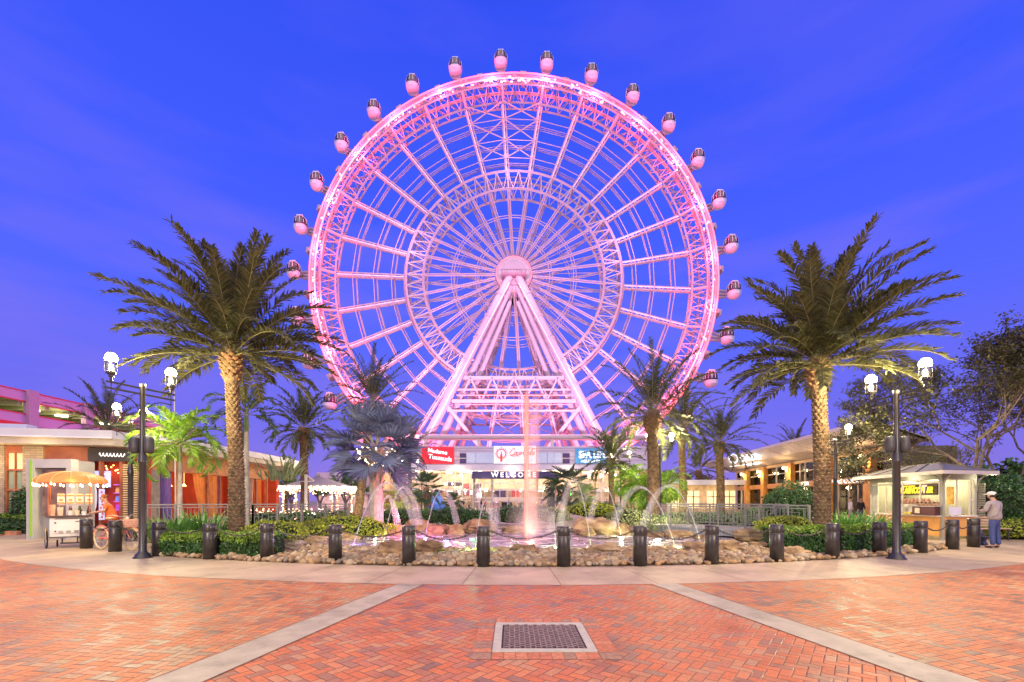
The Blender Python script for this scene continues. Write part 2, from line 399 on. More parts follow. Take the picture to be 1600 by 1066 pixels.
    #struct(b.build('concrete_band', conc_grey))
# drain grate
gq = [gpos(770, 974.5), gpos(903.5, 974.5), gpos(942, 1020.5), gpos(773.5, 1020.5)]
gc = sum(gq, Vector())/4
ux = ((gq[1]-gq[0])+(gq[2]-gq[3])).normalized(); uy = Vector((-ux.y, ux.x, 0))
if uy.y < 0: uy = -uy
gd = thing('drain_grate', 'square drain cover with pale concrete rim and dark hexagon grille in the brick paving', 'drain cover', gc)
G = lambda x, y, z: gc+ux*x+uy*y+Vector((0, 0, z))
h = .52; hi = .435
b = MB()
for (x0, y0, x1, y1) in ((-h, -h, h, -hi), (-h, hi, h, h), (-h, -hi, -hi, hi), (hi, -hi, h, hi)):
    b.add([G(x0, y0, .006), G(x1, y0, .006), G(x1, y1, .006), G(x0, y1, .006), G(x0, y0, .016), G(x1, y0, .016), G(x1, y1, .016), G(x0, y1, .016)],
          [(4, 5, 6, 7), (0, 1, 5, 4), (1, 2, 6, 5), (2, 3, 7, 6), (3, 0, 4, 7)])
b.build('rim', mat('rim_conc', (.48, .46, .38), rough=.65, var=.12, vs=12, bump=.2), gd)
b = MB(); b.quad(G(-hi, -hi, .0075), G(hi, -hi, .0075), G(hi, hi, .0075), G(-hi, hi, .0075)); b.build('pit', mat('pit', (.045, .028, .035), rough=.9, var=.4, vs=40), gd)
b = MB(); a = .036; hs_ = a*math.sqrt(3)
for i in range(-14, 15):
    for j in range(-9, 10):
        cx = i*1.5*a; cy = j*hs_+(hs_/2 if i % 2 else 0)
        if abs(cx) > hi-.6*a or abs(cy) > hi-.6*a: continue
        for k in range(3):
            p = [(cx+a*math.cos(R(60*q)), cy+a*math.sin(R(60*q))) for q in (k, k+1)]
            b.bar(G(p[0][0], p[0][1], .012), G(p[1][0], p[1][1], .012), .006, .008)
b.build('grille', mat('grille', (.30, .22, .23), rough=.5, var=.3, vs=30), gd)
b = MB(); rr_ = random.Random(3)
for i in range(4):                                  # soldier course of bricks around the rim
    for k in range(-5, 6):
        for jj in (0,):
            t_ = k*.1156
            if abs(k) > 4: continue
            cx, cy = [(t_, -h-.105), (t_, h+.105), (-h-.105, t_), (h+.105, t_)][i]
            sx, sy = (.109, .19) if i < 2 else (.19, .109)
            b.mi(rr_.choice((0, 0, 0, 1, 2)))
            q = [G(cx-sx/2, cy-sy/2, .0072), G(cx+sx/2, cy-sy/2, .0072), G(cx+sx/2, cy+sy/2, .0072), G(cx-sx/2, cy+sy/2, .0072)]
            b.quad(*q)
for cx in (-1, 1):
    for cy in (-1, 1): b.mi(1).quad(G(cx*(h+.105)-.095, cy*(h+.105)-.095, .0072), G(cx*(h+.105)+.095, cy*(h+.105)-.095, .0072), G(cx*(h+.105)+.095, cy*(h+.105)+.095, .0072), G(cx*(h+.105)-.095, cy*(h+.105)+.095, .0072))
b.build('brick_border', [mat('bk1', (.50, .165, .065), rough=.6, vs=20, var=.25), mat('bk2', (.33, .19, .11), rough=.6, vs=20, var=.25), mat('bk3', (.55, .21, .09), rough=.6, vs=20, var=.25)], gd)
b = MB(); q = .722; b.quad(G(-q, -q, .0058), G(q, -q, .0058), G(q, q, .0058), G(-q, q, .0058)); b.build('mortar_bed', dark_joint, gd)
# ================================================================ ferris wheel
WY, WZ, WX = 121.8, 60.6, .5
white_steel = mat('white_steel', (.50, .43, .48), rough=.45, var=.05, vs=.3)
led_pink = mat('led_pink', (.9, .5, .7), var=0, emit=(1.0, .36, .62), es=.95)
led_red = mat('led_red', (.9, .3, .3), var=0, emit=(1.0, .13, .18), es=1.3)
led_pale = mat('led_pale', (.9, .7, .8), var=0, emit=(1.0, .50, .80), es=.62)
wheel = thing('ferris_wheel', 'giant observation wheel lit pink with glass capsules round its rim, behind the entrance building', 'ferris wheel', (WX, WY, 0))
def wp(r, a, dy=0):          # angle from the top, clockwise
    return (WX+r*math.sin(a), WY+dy, WZ+r*math.cos(a))
NS = 30; A0 = R(-3.4)
def ring(b, r, dy, tr, n=60, k=4, a0=A0):
    b.tube([wp(r, a0+2*math.pi*i/n, dy) for i in range(n)], tr, k, closed=True)
# outer rim
b = MB()
for dy in (-2.6, 2.6):
    ring(b, 53.9, dy, .36, 90); ring(b, 51.6, dy*1.05, .24, 90)
for dy in (-1.0, 1.0): ring(b, 48.2, dy, .27, 90)
ring(b, 54.6, 0, .3, 90)
n = 90
for i in range(n):
    a = A0+2*math.pi*i/n; a2 = A0+2*math.pi*(i+1)/n; am = (a+a2)/2
    for s in (-1, 1):
        b.bar(wp(53.9, a, 2.6*s), wp(48.2, am, s), .17); b.bar(wp(48.2, am, s), wp(53.9, a2, 2.6*s), .17)
        b.bar(wp(53.9, a, 2.6*s), wp(51.6, am, 2.73*s), .14); b.bar(wp(51.6, am, 2.73*s), wp(53.9, a2, 2.6*s), .14)
    b.bar(wp(53.9, a, -2.6), wp(53.9, a, 2.6), .22); b.bar(wp(53.9, a, -2.6), wp(53.9, a2, 2.6), .14)
    b.bar(wp(48.2, am, -1), wp(48.2, am, 1), .18)
    if i % 3 == 0:
        b.bar(wp(51.6, a, -2.7), wp(48.2, a, -1.0), .5); b.bar(wp(51.6, a, 2.7), wp(48.2, a, 1.0), .5)
b.build('rim', white_steel, wheel)
b = MB(); ring(b, 54.25, -3.05, .26, 120, 4); ring(b, 54.5, 2.9, .2, 120, 4); b.build('led_strip', led_red, wheel)
b = MB(); ring(b, 52.9, -3.05, .22, 120, 4); b.build('led_strip', led_pink, wheel)
# rough clusters of red lamps between the rim chords
rl = random.Random(5); b = MB(); c2 = MB()
for i in range(520):
    a = rl.random()*2*math.pi; r = rl.uniform(51.7, 53.7); L = rl.uniform(.004, .016)
    (b if rl.random() < .6 else c2).bar(wp(r, a, -3.0), wp(r+rl.uniform(-.3, .3), a+L, -3.0), rl.uniform(.2, .42), .2)
x = b.build('rim_lights', led_red, wheel); x['kind'] = 'stuff'
x = c2.build('rim_lights', mat('led_white', (.9, .8, .85), var=0, emit=(1.0, .72, .88), es=1.0), wheel); x['kind'] = 'stuff'
# inner ring truss
b = MB()
for dy in (-2.2, 2.2):
    ring(b, 28.9, dy, .34, 60); ring(b, 24.2, dy, .34, 60); ring(b, 29.6, dy*.5, .16, 60)
for i in range(60):
    a = A0+2*math.pi*i/60; a2 = A0+2*math.pi*(i+1)/60; am = (a+a2)/2
    for s in (-1, 1):
        b.bar(wp(28.9, a, 2.2*s), wp(24.2, am, 2.2*s), .2); b.bar(wp(24.2, am, 2.2*s), wp(28.9, a2, 2.2*s), .2)
        if i % 2 == 0: b.bar(wp(28.9, a, 2.2*s), wp(24.2, a, 2.2*s), .34)
    b.bar(wp(28.9, a, -2.2), wp(24.2, am, 2.2), .2); b.bar(wp(28.9, a, -2.2), wp(28.9, a, 2.2), .25); b.bar(wp(24.2, am, -2.2), wp(24.2, am, 2.2), .2)
b.build('inner_ring', white_steel, wheel)
# thirty truss spokes
for i in range(NS):
    a = A0+2*math.pi*i/NS; b = MB()
    tx = Vector((math.cos(a), 0, -math.sin(a)))
    def sp(r, u, dy): return Vector(wp(r, a, dy))+tx*u
    for u in (-.48, .48):
        b.bar(sp(28.9, u, -.7), sp(48.4, u, -.7), .27)
    b.bar(sp(28.9, 0, .9), sp(48.4, 0, .9), .36)
    nb = 8
    for k in range(nb):
        r0 = 28.9+19.4*k/nb; r1 = 28.9+19.4*(k+1)/nb; rm = (r0+r1)/2
        b.bar(sp(r0, -.48, -.7), sp(rm, .48, -.7), .2); b.bar(sp(rm, .48, -.7), sp(r1, -.48, -.7), .2)
        b.bar(sp(r0, -.55, -.7), sp(rm, 0, .9), .2); b.bar(sp(rm, .55, -.7), sp(r1, 0, .9), .2)
        if k % 2 == 0: b.box(sp((r0+rm)/2, 0, -.72), (.9, .06, .9), M=Matrix.Rotation(a, 3, 'Y'))
    s_ = b.build('spoke', white_steel, wheel)
    b = MB(); b.bar(sp(29.5, -.15, -.98), sp(47.8, -.15, -.98), .16); b.build('led_strip', led_pale, s_)
# polygon ties between the spokes
b = MB()
for r in (43.4, 37.8, 33.0):
    for dy in (-1.6, 1.6):
        ring(b, r, dy, .12, 30); ring(b, r-.55, dy*.2, .10, 30)
for r0, r1 in ((43.4, 37.8), (37.8, 33.0), (48.2, 43.4)):
    for k in (-1, 0, 14, 15) if r0 < 48 else (-1, 0):
        b.bar(wp(r0, A0+R(12*k), -1.6), wp(r1, A0+R(12*(k+1)), -1.6), .2); b.bar(wp(r1, A0+R(12*k), -1.6), wp(r0, A0+R(12*(k+1)), -1.6), .2)
b.build('tie_rods', white_steel, wheel)
# hub stays
b = MB()
for i in range(NS):
    a = A0+2*math.pi*i/NS
    for dy, hy in ((-2.2, -4.2), (2.2, 4.2)):
        for da in (-.5, .5):
            b.tube([wp(4.2, a+R(6*da), hy), wp(24.2, a+R(1.1*da), dy)], .17, 4)
    b.tube([wp(4.2, a+R(6), -4.2), wp(24.2, a, 2.2)], .11, 4)
for r, dy in ((16.6, 2.9), (15.9, 3.0), (10.2, 3.5), (9.5, 3.6)):
    ring(b, r, -dy, .11, 60); ring(b, r, dy, .11, 60)
b.build('hub_stays', white_steel, wheel)
b = MB()
for s in (-1, 1):
    for r, t in ((4.7, .5), (4.3, .8), (3.0, 1.2), (1.9, 1.6)):
        pr = [wp(r, 2*math.pi*k/40, s*4.2) for k in range(40)]
        q = [wp(r, 2*math.pi*k/40, s*(4.2+t)) for k in range(40)]
        b.add(pr+q, [tuple(range(40)), tuple(range(40, 80))]+[(k, (k+1) % 40, 40+(k+1) % 40, 40+k) for k in range(40)])
    for k in range(30): b.bar(wp(2, A0+R(12*k), s*5.1), wp(4.5, A0+R(12*k), s*4.75), .26, .3)
b.tube([(WX, WY-4.2, WZ), (WX, WY+4.2, WZ)], 2.2, 24)
hub = b.build('hub', white_steel, wheel)
b = MB(); ring(b, 4.55, -5.0, .14, 40, 4); b.build('led_strip', led_red, hub)
b = MB()
b.box((WX, WY-6.5, WZ-1.35), (6.4, 2.6, .5))
for k in range(9): b.box((WX-3.1+k*.77, WY-7.7, WZ-.7), (.1, .1, 1.0))
b.box((WX, WY-7.7, WZ-.2), (6.4, .12, .12)); b.build('hub_platform', mat('steel_plum', (.28, .17, .22), var=.1), wheel)
# legs
for s, fy in ((-1, -1), (1, -1), (-1, 1), (1, 1)):
    b = MB()
    top = Vector((WX+s*1.2, WY+fy*6.2, WZ-1.5)); bot = Vector((WX+s*(29.5 if fy < 0 else 25.0), WY+fy*13, 0))
    b.tube([top, bot], [1.0, 1.25], 12)
    if fy < 0:
        t2 = top+Vector((-s*.3, 1.4, -2)); b2 = bot+Vector((-s*4.0, 2, 0)); b.tube([t2, b2], [.75, .9], 10)
        t3 = top+Vector((-s*.2, 1.0, -6)); b3 = bot+Vector((-s*7.6, 3, 0)); b.tube([t3, b3], [.55, .7], 8)
    else:
        b.tube([top+Vector((-s*.1, -1.0, -3)), bot+Vector((-s*3.4, -1, 0))], .7, 8)
    for k in range(9):
        p = top.lerp(bot, .08+.1*k); b.tube([p, p+(bot-top).normalized()*.35], 1.28, 12)
    b.build('leg', white_steel, wheel)
    b = MB(); d_ = Vector((s*.1, -1.32, 0)); b.bar(top+Vector((0, -1.05, -2)), bot+d_, .2); b.build('led_strip', led_pale, wheel)
# cross bridge between the legs
b = MB()
def legx(z, fy=-1):
    t = 1-(z/(WZ-1.5)); return (1.2+((29.5 if fy < 0 else 25.0)-1.2)*t, WY+fy*(6.2+6.8*t))
for z in (32.2, 29.2, 26.2, 23.8):
    for fy in (-1, 1):
        x, y = legx(z, fy); x -= 1.5
        b.bar((WX-x, y, z), (WX+x, y, z), .85 if z in (32.2, 26.2) else .45)
    x, y = legx(z, -1)
    for k in range(-4, 5): b.bar((WX+k*x/4.4, y, z), (WX+k*x/4.8, legx(z, 1)[1], z), .4)
for k in range(10):
    x, y = legx(29, -1); x -= 2
    x0 = -x+2*x*k/10; x1 = -x+2*x*(k+1)/10
    b.bar((WX+x0, y, 32.2 if k % 2 else 26.2), (WX+x1, y, 26.2 if k % 2 else 32.2), .4)
b.build('bridge_truss', white_steel, wheel)
b = MB(); x, y = legx(27.7, -1); b.bar((WX-x+2, y-.7, 27.6), (WX+x-2, y-.7, 27.6), .22); b.bar((WX-x+2, y-.7, 25.3), (WX+x-2, y-.7, 25.3), .16); b.build('led_strip', led_red, wheel)
b = MB()
for s in (-1, 1):
    x, y = legx(25, -1)
    b.tube([(WX+s*(x-.5), y, 25.5), (WX+s*2.4, y-1, 7)], .5, 8)
    x, y = legx(25, 1); b.tube([(WX+s*x, y, 26), (WX+s*1.5, y, 6)], .35, 8)
    b.tube([(WX+s*27.5, WY-12, 5), (WX+s*11, WY+6, 17)], .3, 6)
b.build('brace', white_steel, wheel)
b = MB()
for z in (16.2,):
    b.box((WX+2.8, WY-17, z), (62, 3.2, .9))
b.build('service_deck', mat('deck_mauve', (.55, .42, .46), rough=.6, var=.1, vs=.5), wheel)
# capsules
cap_white = mat('capsule_white', (.70, .76, .80), rough=.3, var=.03)
cap_glass = mat('capsule_glass', (.055, .035, .06), rough=.12, var=.3, vs=1.2, spec=.8)
cp = None
def make_capsule():
    def ell(b, sx, sy, sz, z0, z1, n=16, m=10, c=(0, 0, 0)):
        rows = []
        for i in range(m+1):
            z = z0+(z1-z0)*i/m; k = max(0, 1-(abs(z)/sz)**3.2)**(1/3.2)
            rows.append([(c[0]+sx*k*math.copysign(abs(math.cos(2*math.pi*j/n))**.8, math.cos(2*math.pi*j/n)), c[1]+sy*k*math.copysign(abs(math.sin(2*math.pi*j/n))**.8, math.sin(2*math.pi*j/n)), c[2]+z) for j in range(n)])
        base = len(b.v); b.v += [p for r_ in rows for p in r_]
        for i in range(m):
            for j in range(n):
                j2 = (j+1) % n; b.f.append((base+i*n+j, base+i*n+j2, base+(i+1)*n+j2, base+(i+1)*n+j)); b.m.append(b.k)
        b.f.append(tuple(base+j for j in reversed(range(n)))); b.m.append(b.k); b.f.append(tuple(base+m*n+j for j in range(n))); b.m.append(b.k)
    b = MB(); ell(b, 1.75, 1.8, 2.1, -2.09, -.5); ell(b, 1.8, 1.85, 2.15, -.62, -.45, m=2)
    o = b.build('capsule', cap_white, wheel, smooth=True)
    b = MB(); ell(b, 1.7, 1.75, 2.05, -.5, 2.02); b.build('glazing', cap_glass, o, smooth=True)
    b = MB()
    for j in range(6):
        aa = math.pi*j/6+.26
        pts = []
        for i in range(9):
            th = math.pi*i/8; z = 2.1*math.sin(th); k = math.copysign(max(0, 1-(abs(z)/2.12)**3.2)**(1/3.2), math.cos(th)); pts.append((1.78*k*math.cos(aa), 1.83*k*math.sin(aa), z))
        b.tube(pts, .075, 4)
    b.box((0, 0, 2.3), (1.5, 1.6, .36)); b.box((-.3, 0, 2.6), (.12, .12, .5)); b.box((.4, .5, 2.55), (.12, .12, .4))
    b.box((0, -1.74, -1.0), (.9, .15, .7))
    b.build('frame', cap_white, o)
    return o
# capsule built round the wheel's own origin, then placed
cap0 = None
for i in range(NS):
    a = A0+2*math.pi*i/NS
    c = Vector(wp(59.3, a, -1.2))
    if cap0 is None:
        cap0 = make_capsule()
        # shapes were given about the world origin: shift so they sit about their own location
        def sh(o):
            o.data.transform(Matrix.Translation(wloc(wheel)))
            for q in o.children: sh(q)
        sh(cap0)
        o = cap0
    else:
        o = dup(cap0, par=wheel)
    o.location = c-wloc(wheel)
    if c.z < 3: pass
    b = MB()
    p = Vector(wp(54.2, a, -2.6)); t = Vector((math.sin(a), 0, math.cos(a))); u = Vector((math.cos(a), 0, -math.sin(a)))
    b.tube([Vector(wp(54.2, a-R(1.3), 1.4)), Vector(wp(58.2, a-R(.7), .9))], .35, 6); b.tube([Vector(wp(54.2, a+R(1.3), 1.4)), Vector(wp(58.2, a+R(.7), .9))], .35, 6)
    b.bar(wp(54.2, a, 1.4), wp(58.5, a, .9), .7, .5); b.bar(wp(54.2, a-R(1.3), 1.4), wp(54.2, a+R(1.3), 1.4), .5)
    b.build('mount', white_steel, wheel); b = MB()
    am = a+R(6); b.box(Vector(wp(55.4, am, 0)), (1.0, 3.5, 1.3), M=Matrix.Rotation(am, 3, 'Y')); b.box(Vector(wp(56.3, am, 0)), (1.5, 2.5, .5), M=Matrix.Rotation(am, 3, 'Y'))
    b.build('drive_bracket', white_steel, wheel)
# pink lamps carried by the wheel: round the rim, at the hub, and floodlights at its feet
for i in range(24):
    a = A0+R(15*i+12)
    plamp(wp(52, a, -4.6), 4200, (1.0, .06, .13), .25, 'rim_lamp', wheel)
for i in range(5):
    plamp(wp(30, R(72*i), -9), 3500, (1.0, .42, .70), .3, 'spoke_lamp', wheel)
plamp((WX, WY-16, WZ-4), 5000, (1, .45, .68), .4, 'hub_lamp', wheel)
for x in (-30, 0, 30):
    plamp((WX+x, 88, 12.5), 46000, (1, .50, .78), .6, 'floodlight', wheel, spot=110, aim=(WX+x*.3, WY, 50))

# ================================================================ bollards and chains
bp_px = [(135, 859), (180, 864), (248, 871), (328, 876), (417, 878), (524, 881.5), (639, 886), (755, 888), (881, 888), (1000, 887), (1112, 884), (1214, 880), (1300.5, 875.5), (1374, 870.5), (1438, 866), (1488, 860.5), (1521, 857)]
bpos = [gpos(x, y-1.0) for x, y in bp_px]
for p in bpos: p.y += .15; p.x *= (p.y/(p.y-.15))
def make_bollard(p):
    t = thing('bollard', 'x', 'bollard', (0, 0, 0), 'black cylindrical bollards round the fountain')
    b = MB(); r = .155
    b.lathe([(r, 0), (r, .685), (r-.003, .69), (r-.003, .70), (r, .705), (r, .895), (r-.012, .91), (r-.012, .913), (.0, .915)], n=28)
    b.build('post', black_metal, t, smooth=False)
    for po in t.children:
        po.data.polygons.foreach_set('use_smooth', [len(q.vertices) == 4 and abs(q.normal.z) < .5 for q in po.data.polygons])
    b = MB(); b.lathe([(r+.0015, .691), (r+.0015, .699)], n=28); b.build('seam', mat('seam_grey', (.16, .15, .15), rough=.4, var=0), t)
    return t
def ring_at(b, c, axis, R1, r1, n=10, m=5):
    axis = Vector(axis).normalized(); x = axis.orthogonal().normalized(); y = axis.cross(x)
    b.tube([Vector(c)+(x*math.cos(2*math.pi*k/n)+y*math.sin(2*math.pi*k/n))*R1 for k in range(n)], r1, m, closed=True)
bol = make_bollard(None)
for i, p in enumerate(bpos):
    o = bol if i == 0 else dup(bol)
    o.location = p; o.rotation_euler = (R(rnd.uniform(-.6, .6)), R(rnd.uniform(-.6, .6)), rnd.uniform(-.5, .5))
    side_ = 'left' if i < 8 else 'right'
    if i == 0: lb = 'black cylindrical bollard farthest left, beside the snack cart'
    elif i == 1: lb = 'black cylindrical bollard standing in front of the pink bicycle'
    elif i == 2: lb = 'black cylindrical bollard just right of the left lamp post'
    elif i == 13: lb = 'black cylindrical bollard just left of the right lamp post'
    elif i == 14: lb = 'black cylindrical bollard just right of the right lamp post'
    elif i == 16: lb = 'black cylindrical bollard nearest the standing man at the far right'
    elif i == 15: lb = 'black cylindrical bollard in front of the kiosk corner, second from the right end'
    else: lb = 'black cylindrical bollard, %s from the left end of the row' % ORD[i]
    o['label'] = lb
hook_m = mat('chain_metal', (.10, .09, .085), rough=.45, metal=.6, var=.2)
for i in range(16):
    a, c = bpos[i], bpos[i+1]
    d = (c-a).normalized()
    inw = Vector((-d.y, d.x, 0))*.03
    if inw.y < 0: inw = -inw
    t = thing('chain', 'sagging dark chain between the %s and %s bollards from the left' % (ORD[i], ORD[i+1]), 'chain', tuple(a+d*.16+Vector((0, 0, .78))), 'chains hung between the bollards')
    p0 = a+d*.205+Vector((0, 0, .79)); p1 = c-d*.205+Vector((0, 0, .79)); L = (p1-p0).length
    b = MB()
    nl = max(10, int(L/.045)); sag = .17+.02*math.sin(i*2.3)
    P = lambda k: p0.lerp(p1, k)-Vector((0, 0, sag*4*k*(1-k)))
    for k in range(nl):
        u, v = P(k/nl), P((k+1)/nl); tt = (v-u).normalized(); e = (v-u)*.22
        sd = tt.cross(Vector((0, 0, 1))).normalized() if k % 2 else tt.cross(tt.cross(Vector((0, 0, 1)))).normalized()
        w_ = .0155
        b.tube([u-e+sd*w_*.4, u+(v-u)*.15+sd*w_, v-(v-u)*.15+sd*w_, v+e+sd*w_*.4, v+e-sd*w_*.4, v-(v-u)*.15-sd*w_, u+(v-u)*.15-sd*w_, u-e-sd*w_*.4], .0068, 4, closed=True)
    b.build('links', hook_m, t)
    for q, s in ((a, 1), (c, -1)):
        b = MB(); b.tube([q+d*s*.145+Vector((0, 0, .80)), q+d*s*.175+Vector((0, 0, .80))], .014, 6)
        ring_at(b, q+d*s*.19+Vector((0, 0, .79)), d.cross(Vector((0, 0, 1))), .024, .0075)
        b.build('eye_bolt', hook_m, t)

# ================================================================ street lamps
lamp_glow = mat('lamp_glow', (1, .95, .8), var=0, emit=(1.0, .88, .60), es=30)
lamp_glass = glass('lamp_glass', (.95, .95, .9))
post_black = mat('post_black', (.035, .034, .036), rough=.35, var=.15, vs=8, spec=.6)
def lantern(par, c, s=1.0):
    c = Vector(c)
    b = MB(); b.lathe([(.0, -.02), (.03*s, -.0), (.03*s, .07*s), (.055*s, .09*s), (.05*s, .13*s), (.095*s, .16*s), (.10*s, .21*s), (.085*s, .235*s)], c, 10)
    for k in range(4):
        a = R(45+90*k); q = Vector((math.cos(a), math.sin(a), 0))
        b.tube([c+q*.105*s+Vector((0, 0, .15*s)), c+q*.125*s+Vector((0, 0, .3*s)), c+q*.115*s+Vector((0, 0, .47*s))], .008*s, 4)
    o = b.build('lantern', post_black, par)
    b = MB(); b.lathe([(.08*s, .235*s), (.112*s, .35*s), (.118*s, .46*s)], c, 12); b.build('lantern_glass', lamp_glass, o, smooth=True)
    b = MB(); b.lathe([(.0, .68*s), (.025*s, .685*s), (.02*s, .71*s), (0, .74*s)], c, 8); b.build('finial', post_black, o)
    b = MB(); b.lathe([(.0, .47*s), (.11*s, .475*s), (.13*s, .53*s), (.12*s, .60*s), (.07*s, .665*s), (0, .68*s)], c, 12); b.build('bulb', lamp_glow, o, smooth=True)
    return o
def street_lamp(base, hgt, ang, label, arm=.72, big=True, power=300, speakers=False, s=1.0, rad=.05, col=(1.0, .80, .46)):
    base = Vector(base); t = thing('street_lamp', label, 'street lamp', base, 'twin lantern street lamps round the plaza')
    b = MB()
    prof = [(.21, 0), (.21, .035), (.17, .06), (.165, .1), (.12, .14), (.10, .17), (.088, .2), (.085, 1.0), (.082, 2.45), (.098, 2.47), (.10, 2.53), (.085, 2.57), (.09, 2.66), (.075, 2.70), (.066, 2.74), (.058, hgt-.02), (.07, hgt), (.07, hgt+.10), (0, hgt+.11)]
    if not big: prof = [(r*.75, z) for r, z in prof]
    b.lathe(prof, base, 16); b.build('post', post_black, t, smooth=True)
    d = Vector((math.cos(ang), math.sin(ang), 0)); pr = Vector((-d.y, d.x, 0))
    b = MB()
    for z in (hgt-.02, hgt-.17):
        for k in (-1, 1):
            b.bar(base+d*.06*k+Vector((0, 0, z)), base+d*k*(arm+.1)+Vector((0, 0, z)), .035, .045)
    for k in (-1, 1):
        pts = []
        for q in range(9):
            a = R(90*q/8); pts.append(base+d*k*(.07+.40*(1-math.cos(a)))+Vector((0, 0, hgt-.72+.42*math.sin(a))))
        pts.append(base+d*k*(arm+.03)+Vector((0, 0, hgt-.31)))
        b.tube(pts, .014, 6)
        b.tube([base+d*k*.05+Vector((0, 0, hgt-.68)), base+d*k*.09+Vector((0, 0, hgt-.68))], .012, 5)
        b.tube([base+d*k*arm+Vector((0, 0, hgt+.02)), base+d*k*arm+Vector((0, 0, hgt-.36))], .012, 5)
        ring_at(b, base+d*k*arm+Vector((0, 0, hgt-.40)), pr, .022, .006, 8, 4)
        b.tube([base+d*k*arm+Vector((0, 0, hgt-.42)), base+d*k*arm+Vector((0, 0, hgt-.47))], .012, 5)
    b.build('crossarm', post_black, t)
    for k in (-1, 1):
        p = base+d*k*arm+Vector((0, 0, hgt+.02))
        lantern(t, p, s)
        if power:
            plamp(p+Vector((0, 0, .40*s)), power, col, rad*s, 'lamp_light', t)
    if speakers:
        for k in (-1, 1):
            c = base+Vector((k*.185, -.02, 2.93))
            b = MB(); q = []
            for zz, rr_ in ((-.21, .075), (-.17, .105), (-.05, .115), (.08, .112), (.17, .10), (.21, .07)):
                q.append((rr_, zz))
            b.lathe([(0, -.215)]+q+[(0, .215)], c, 14)
            o = b.build('speaker', mat('speaker_grey', (.05, .05, .055), rough=.5, var=.1), t, smooth=True)
            b = MB(); b.bar(base+Vector((k*.03, 0, 2.93)), c, .035, .2); b.build('bracket', post_black, o)
    return t
SL = (1.0, .80, .50)
street_lamp((-9.58, 11.62, 0), 4.42, math.atan2(.95, .38), 'tall lamp post with speakers, lit, between the pink bicycle and the left palm', speakers=True, arm=.68, power=640)
street_lamp((9.80, 11.42, 0), 4.20, math.atan2(-.95, .10), 'tall black lamp post with two lit lanterns and speakers, in front of the kiosk', speakers=True, arm=.72, power=640)
street_lamp((X(204, 16.5), 16.5, 0), 4.3, R(60), 'lit lamp partly hidden behind the left lamp post, by the restaurant corner', power=500, arm=.4)
street_lamp((X(1305, 20.4), 20.4, 0), 4.2, R(-50), 'slim lit lamp post just right of the right palm trunk', power=700, arm=.5)
street_lamp((X(1031, 23.5), 23.5, 0), 4.35, R(0), 'lit lamp post in front of the centre right palm trunk', power=700, arm=.62)
street_lamp((X(970, 32), 32, 0), 4.3, R(0), 'lit lamp post right of the blue aquarium sign', power=600, arm=.62, big=False)
street_lamp((X(930, 60), 60, 0), 4.3, R(0), 'small distant lit lamp post in front of the entrance glazing', power=600, arm=.8, big=False)
street_lamp((X(549, 38), 38, 0), 4.4, R(0), 'distant lit lamp post left of the silver fan palm trunk', power=600, arm=.72, big=False)
street_lamp((X(641, 42), 42, 0), 4.6, R(0), 'distant lamp post right of the silver fan palm', power=0, arm=.7, big=False)
street_lamp((X(659, 62), 62, 0), 4.3, R(0), 'small distant lamp post left of the entrance glazing', power=500, arm=.7, big=False)

for x, y, lb in ((-8.6, -1.8, 'lamp post on the plaza behind the viewer at left'), (9.2, -1.8, 'lamp post on the plaza behind the viewer at right')):
    street_lamp((x, y, 0), 4.3, R(70), lb, power=2300, arm=.68)
# ================================================================ buildings
glz = glass('window_glass', (.93, .95, .97), .15, .03)
alu = mat('mullion_white', (.74, .70, .64), rough=.4, var=.05)
warmwall = mat('interior_warm', (.78, .60, .42), rough=.8, var=.25, vs=.6)
emw = mat('downlight', (1, .9, .7), var=0, emit=(1.0, .84, .55), es=9)
lav = mat('wall_lavender', (.62, .56, .66), rough=.6, var=.06, vs=.4)
D0 = 75.0
eb = thing('entrance_building', 'wide pale two storey entrance hall with glazed front below the observation wheel', 'building', (0, D0, 0))
def px0(p, d=D0): return X(p, d)
def pbox(b, xa, xb, ya, yb, d, t=.3):       # box given by photo pixels at depth d, thickness t going back
    x0, x1 = X(xa, d), X(xb, d); z1, z0 = Z(ya, d), Z(yb, d)
    b.box(((x0+x1)/2, d+t/2, (z0+z1)/2), (x1-x0, t, z1-z0)); return b
b = MB(); pbox(b, 596, 1022, 697.5, 726, 73.6, 9); b.build('upper_wall', lav, eb)
b = MB(); pbox(b, 594, 1024, 726, 735, 73.2, 2.5); b.build('fascia', mat('fascia_grey', (.58, .55, .66), rough=.5, var=.05), eb)
b = MB()
for y in (700.5, 704.5, 714, 719): b.bar((X(596, 73.5), 73.56, Z(y, 73.5)), (X(1022, 73.5), 73.56, Z(y, 73.5)), .05)
b.build('siding_line', mat('siding_dark', (.36, .31, .42), var=0), eb)
b = MB(); b.box((X(809, 75), 79, Z(735.3, 75)), (44, 9, .15)); b.build('soffit', mat('soffit_cream', (.80, .66, .42), rough=.7, var=.1), eb)
for xa, xb in ((729, 743), (743.6, 771), (838, 855), (855.6, 865.5), (866, 878)):
    b = MB(); pbox(b, xa, xb, 707.5, 724, 73.45, .1)
    b.build('pale_panel', mat('panel_blue', (.55, .66, .82), rough=.35, var=.05), eb)
for xa, xb in ((718, 728), (879, 890)):
    b = MB(); pbox(b, xa, xb, 708.5, 724, 73.42, .12); o = b.build('window', mat('glass_plum', (.10, .07, .16), rough=.1, var=0), eb)
    b = MB(); pbox(b, xa, xb, 715.6, 716.6, 73.36, .06); pbox(b, xa-.6, xa, 708, 724.5, 73.36, .06); b.build('frame', alu, o)
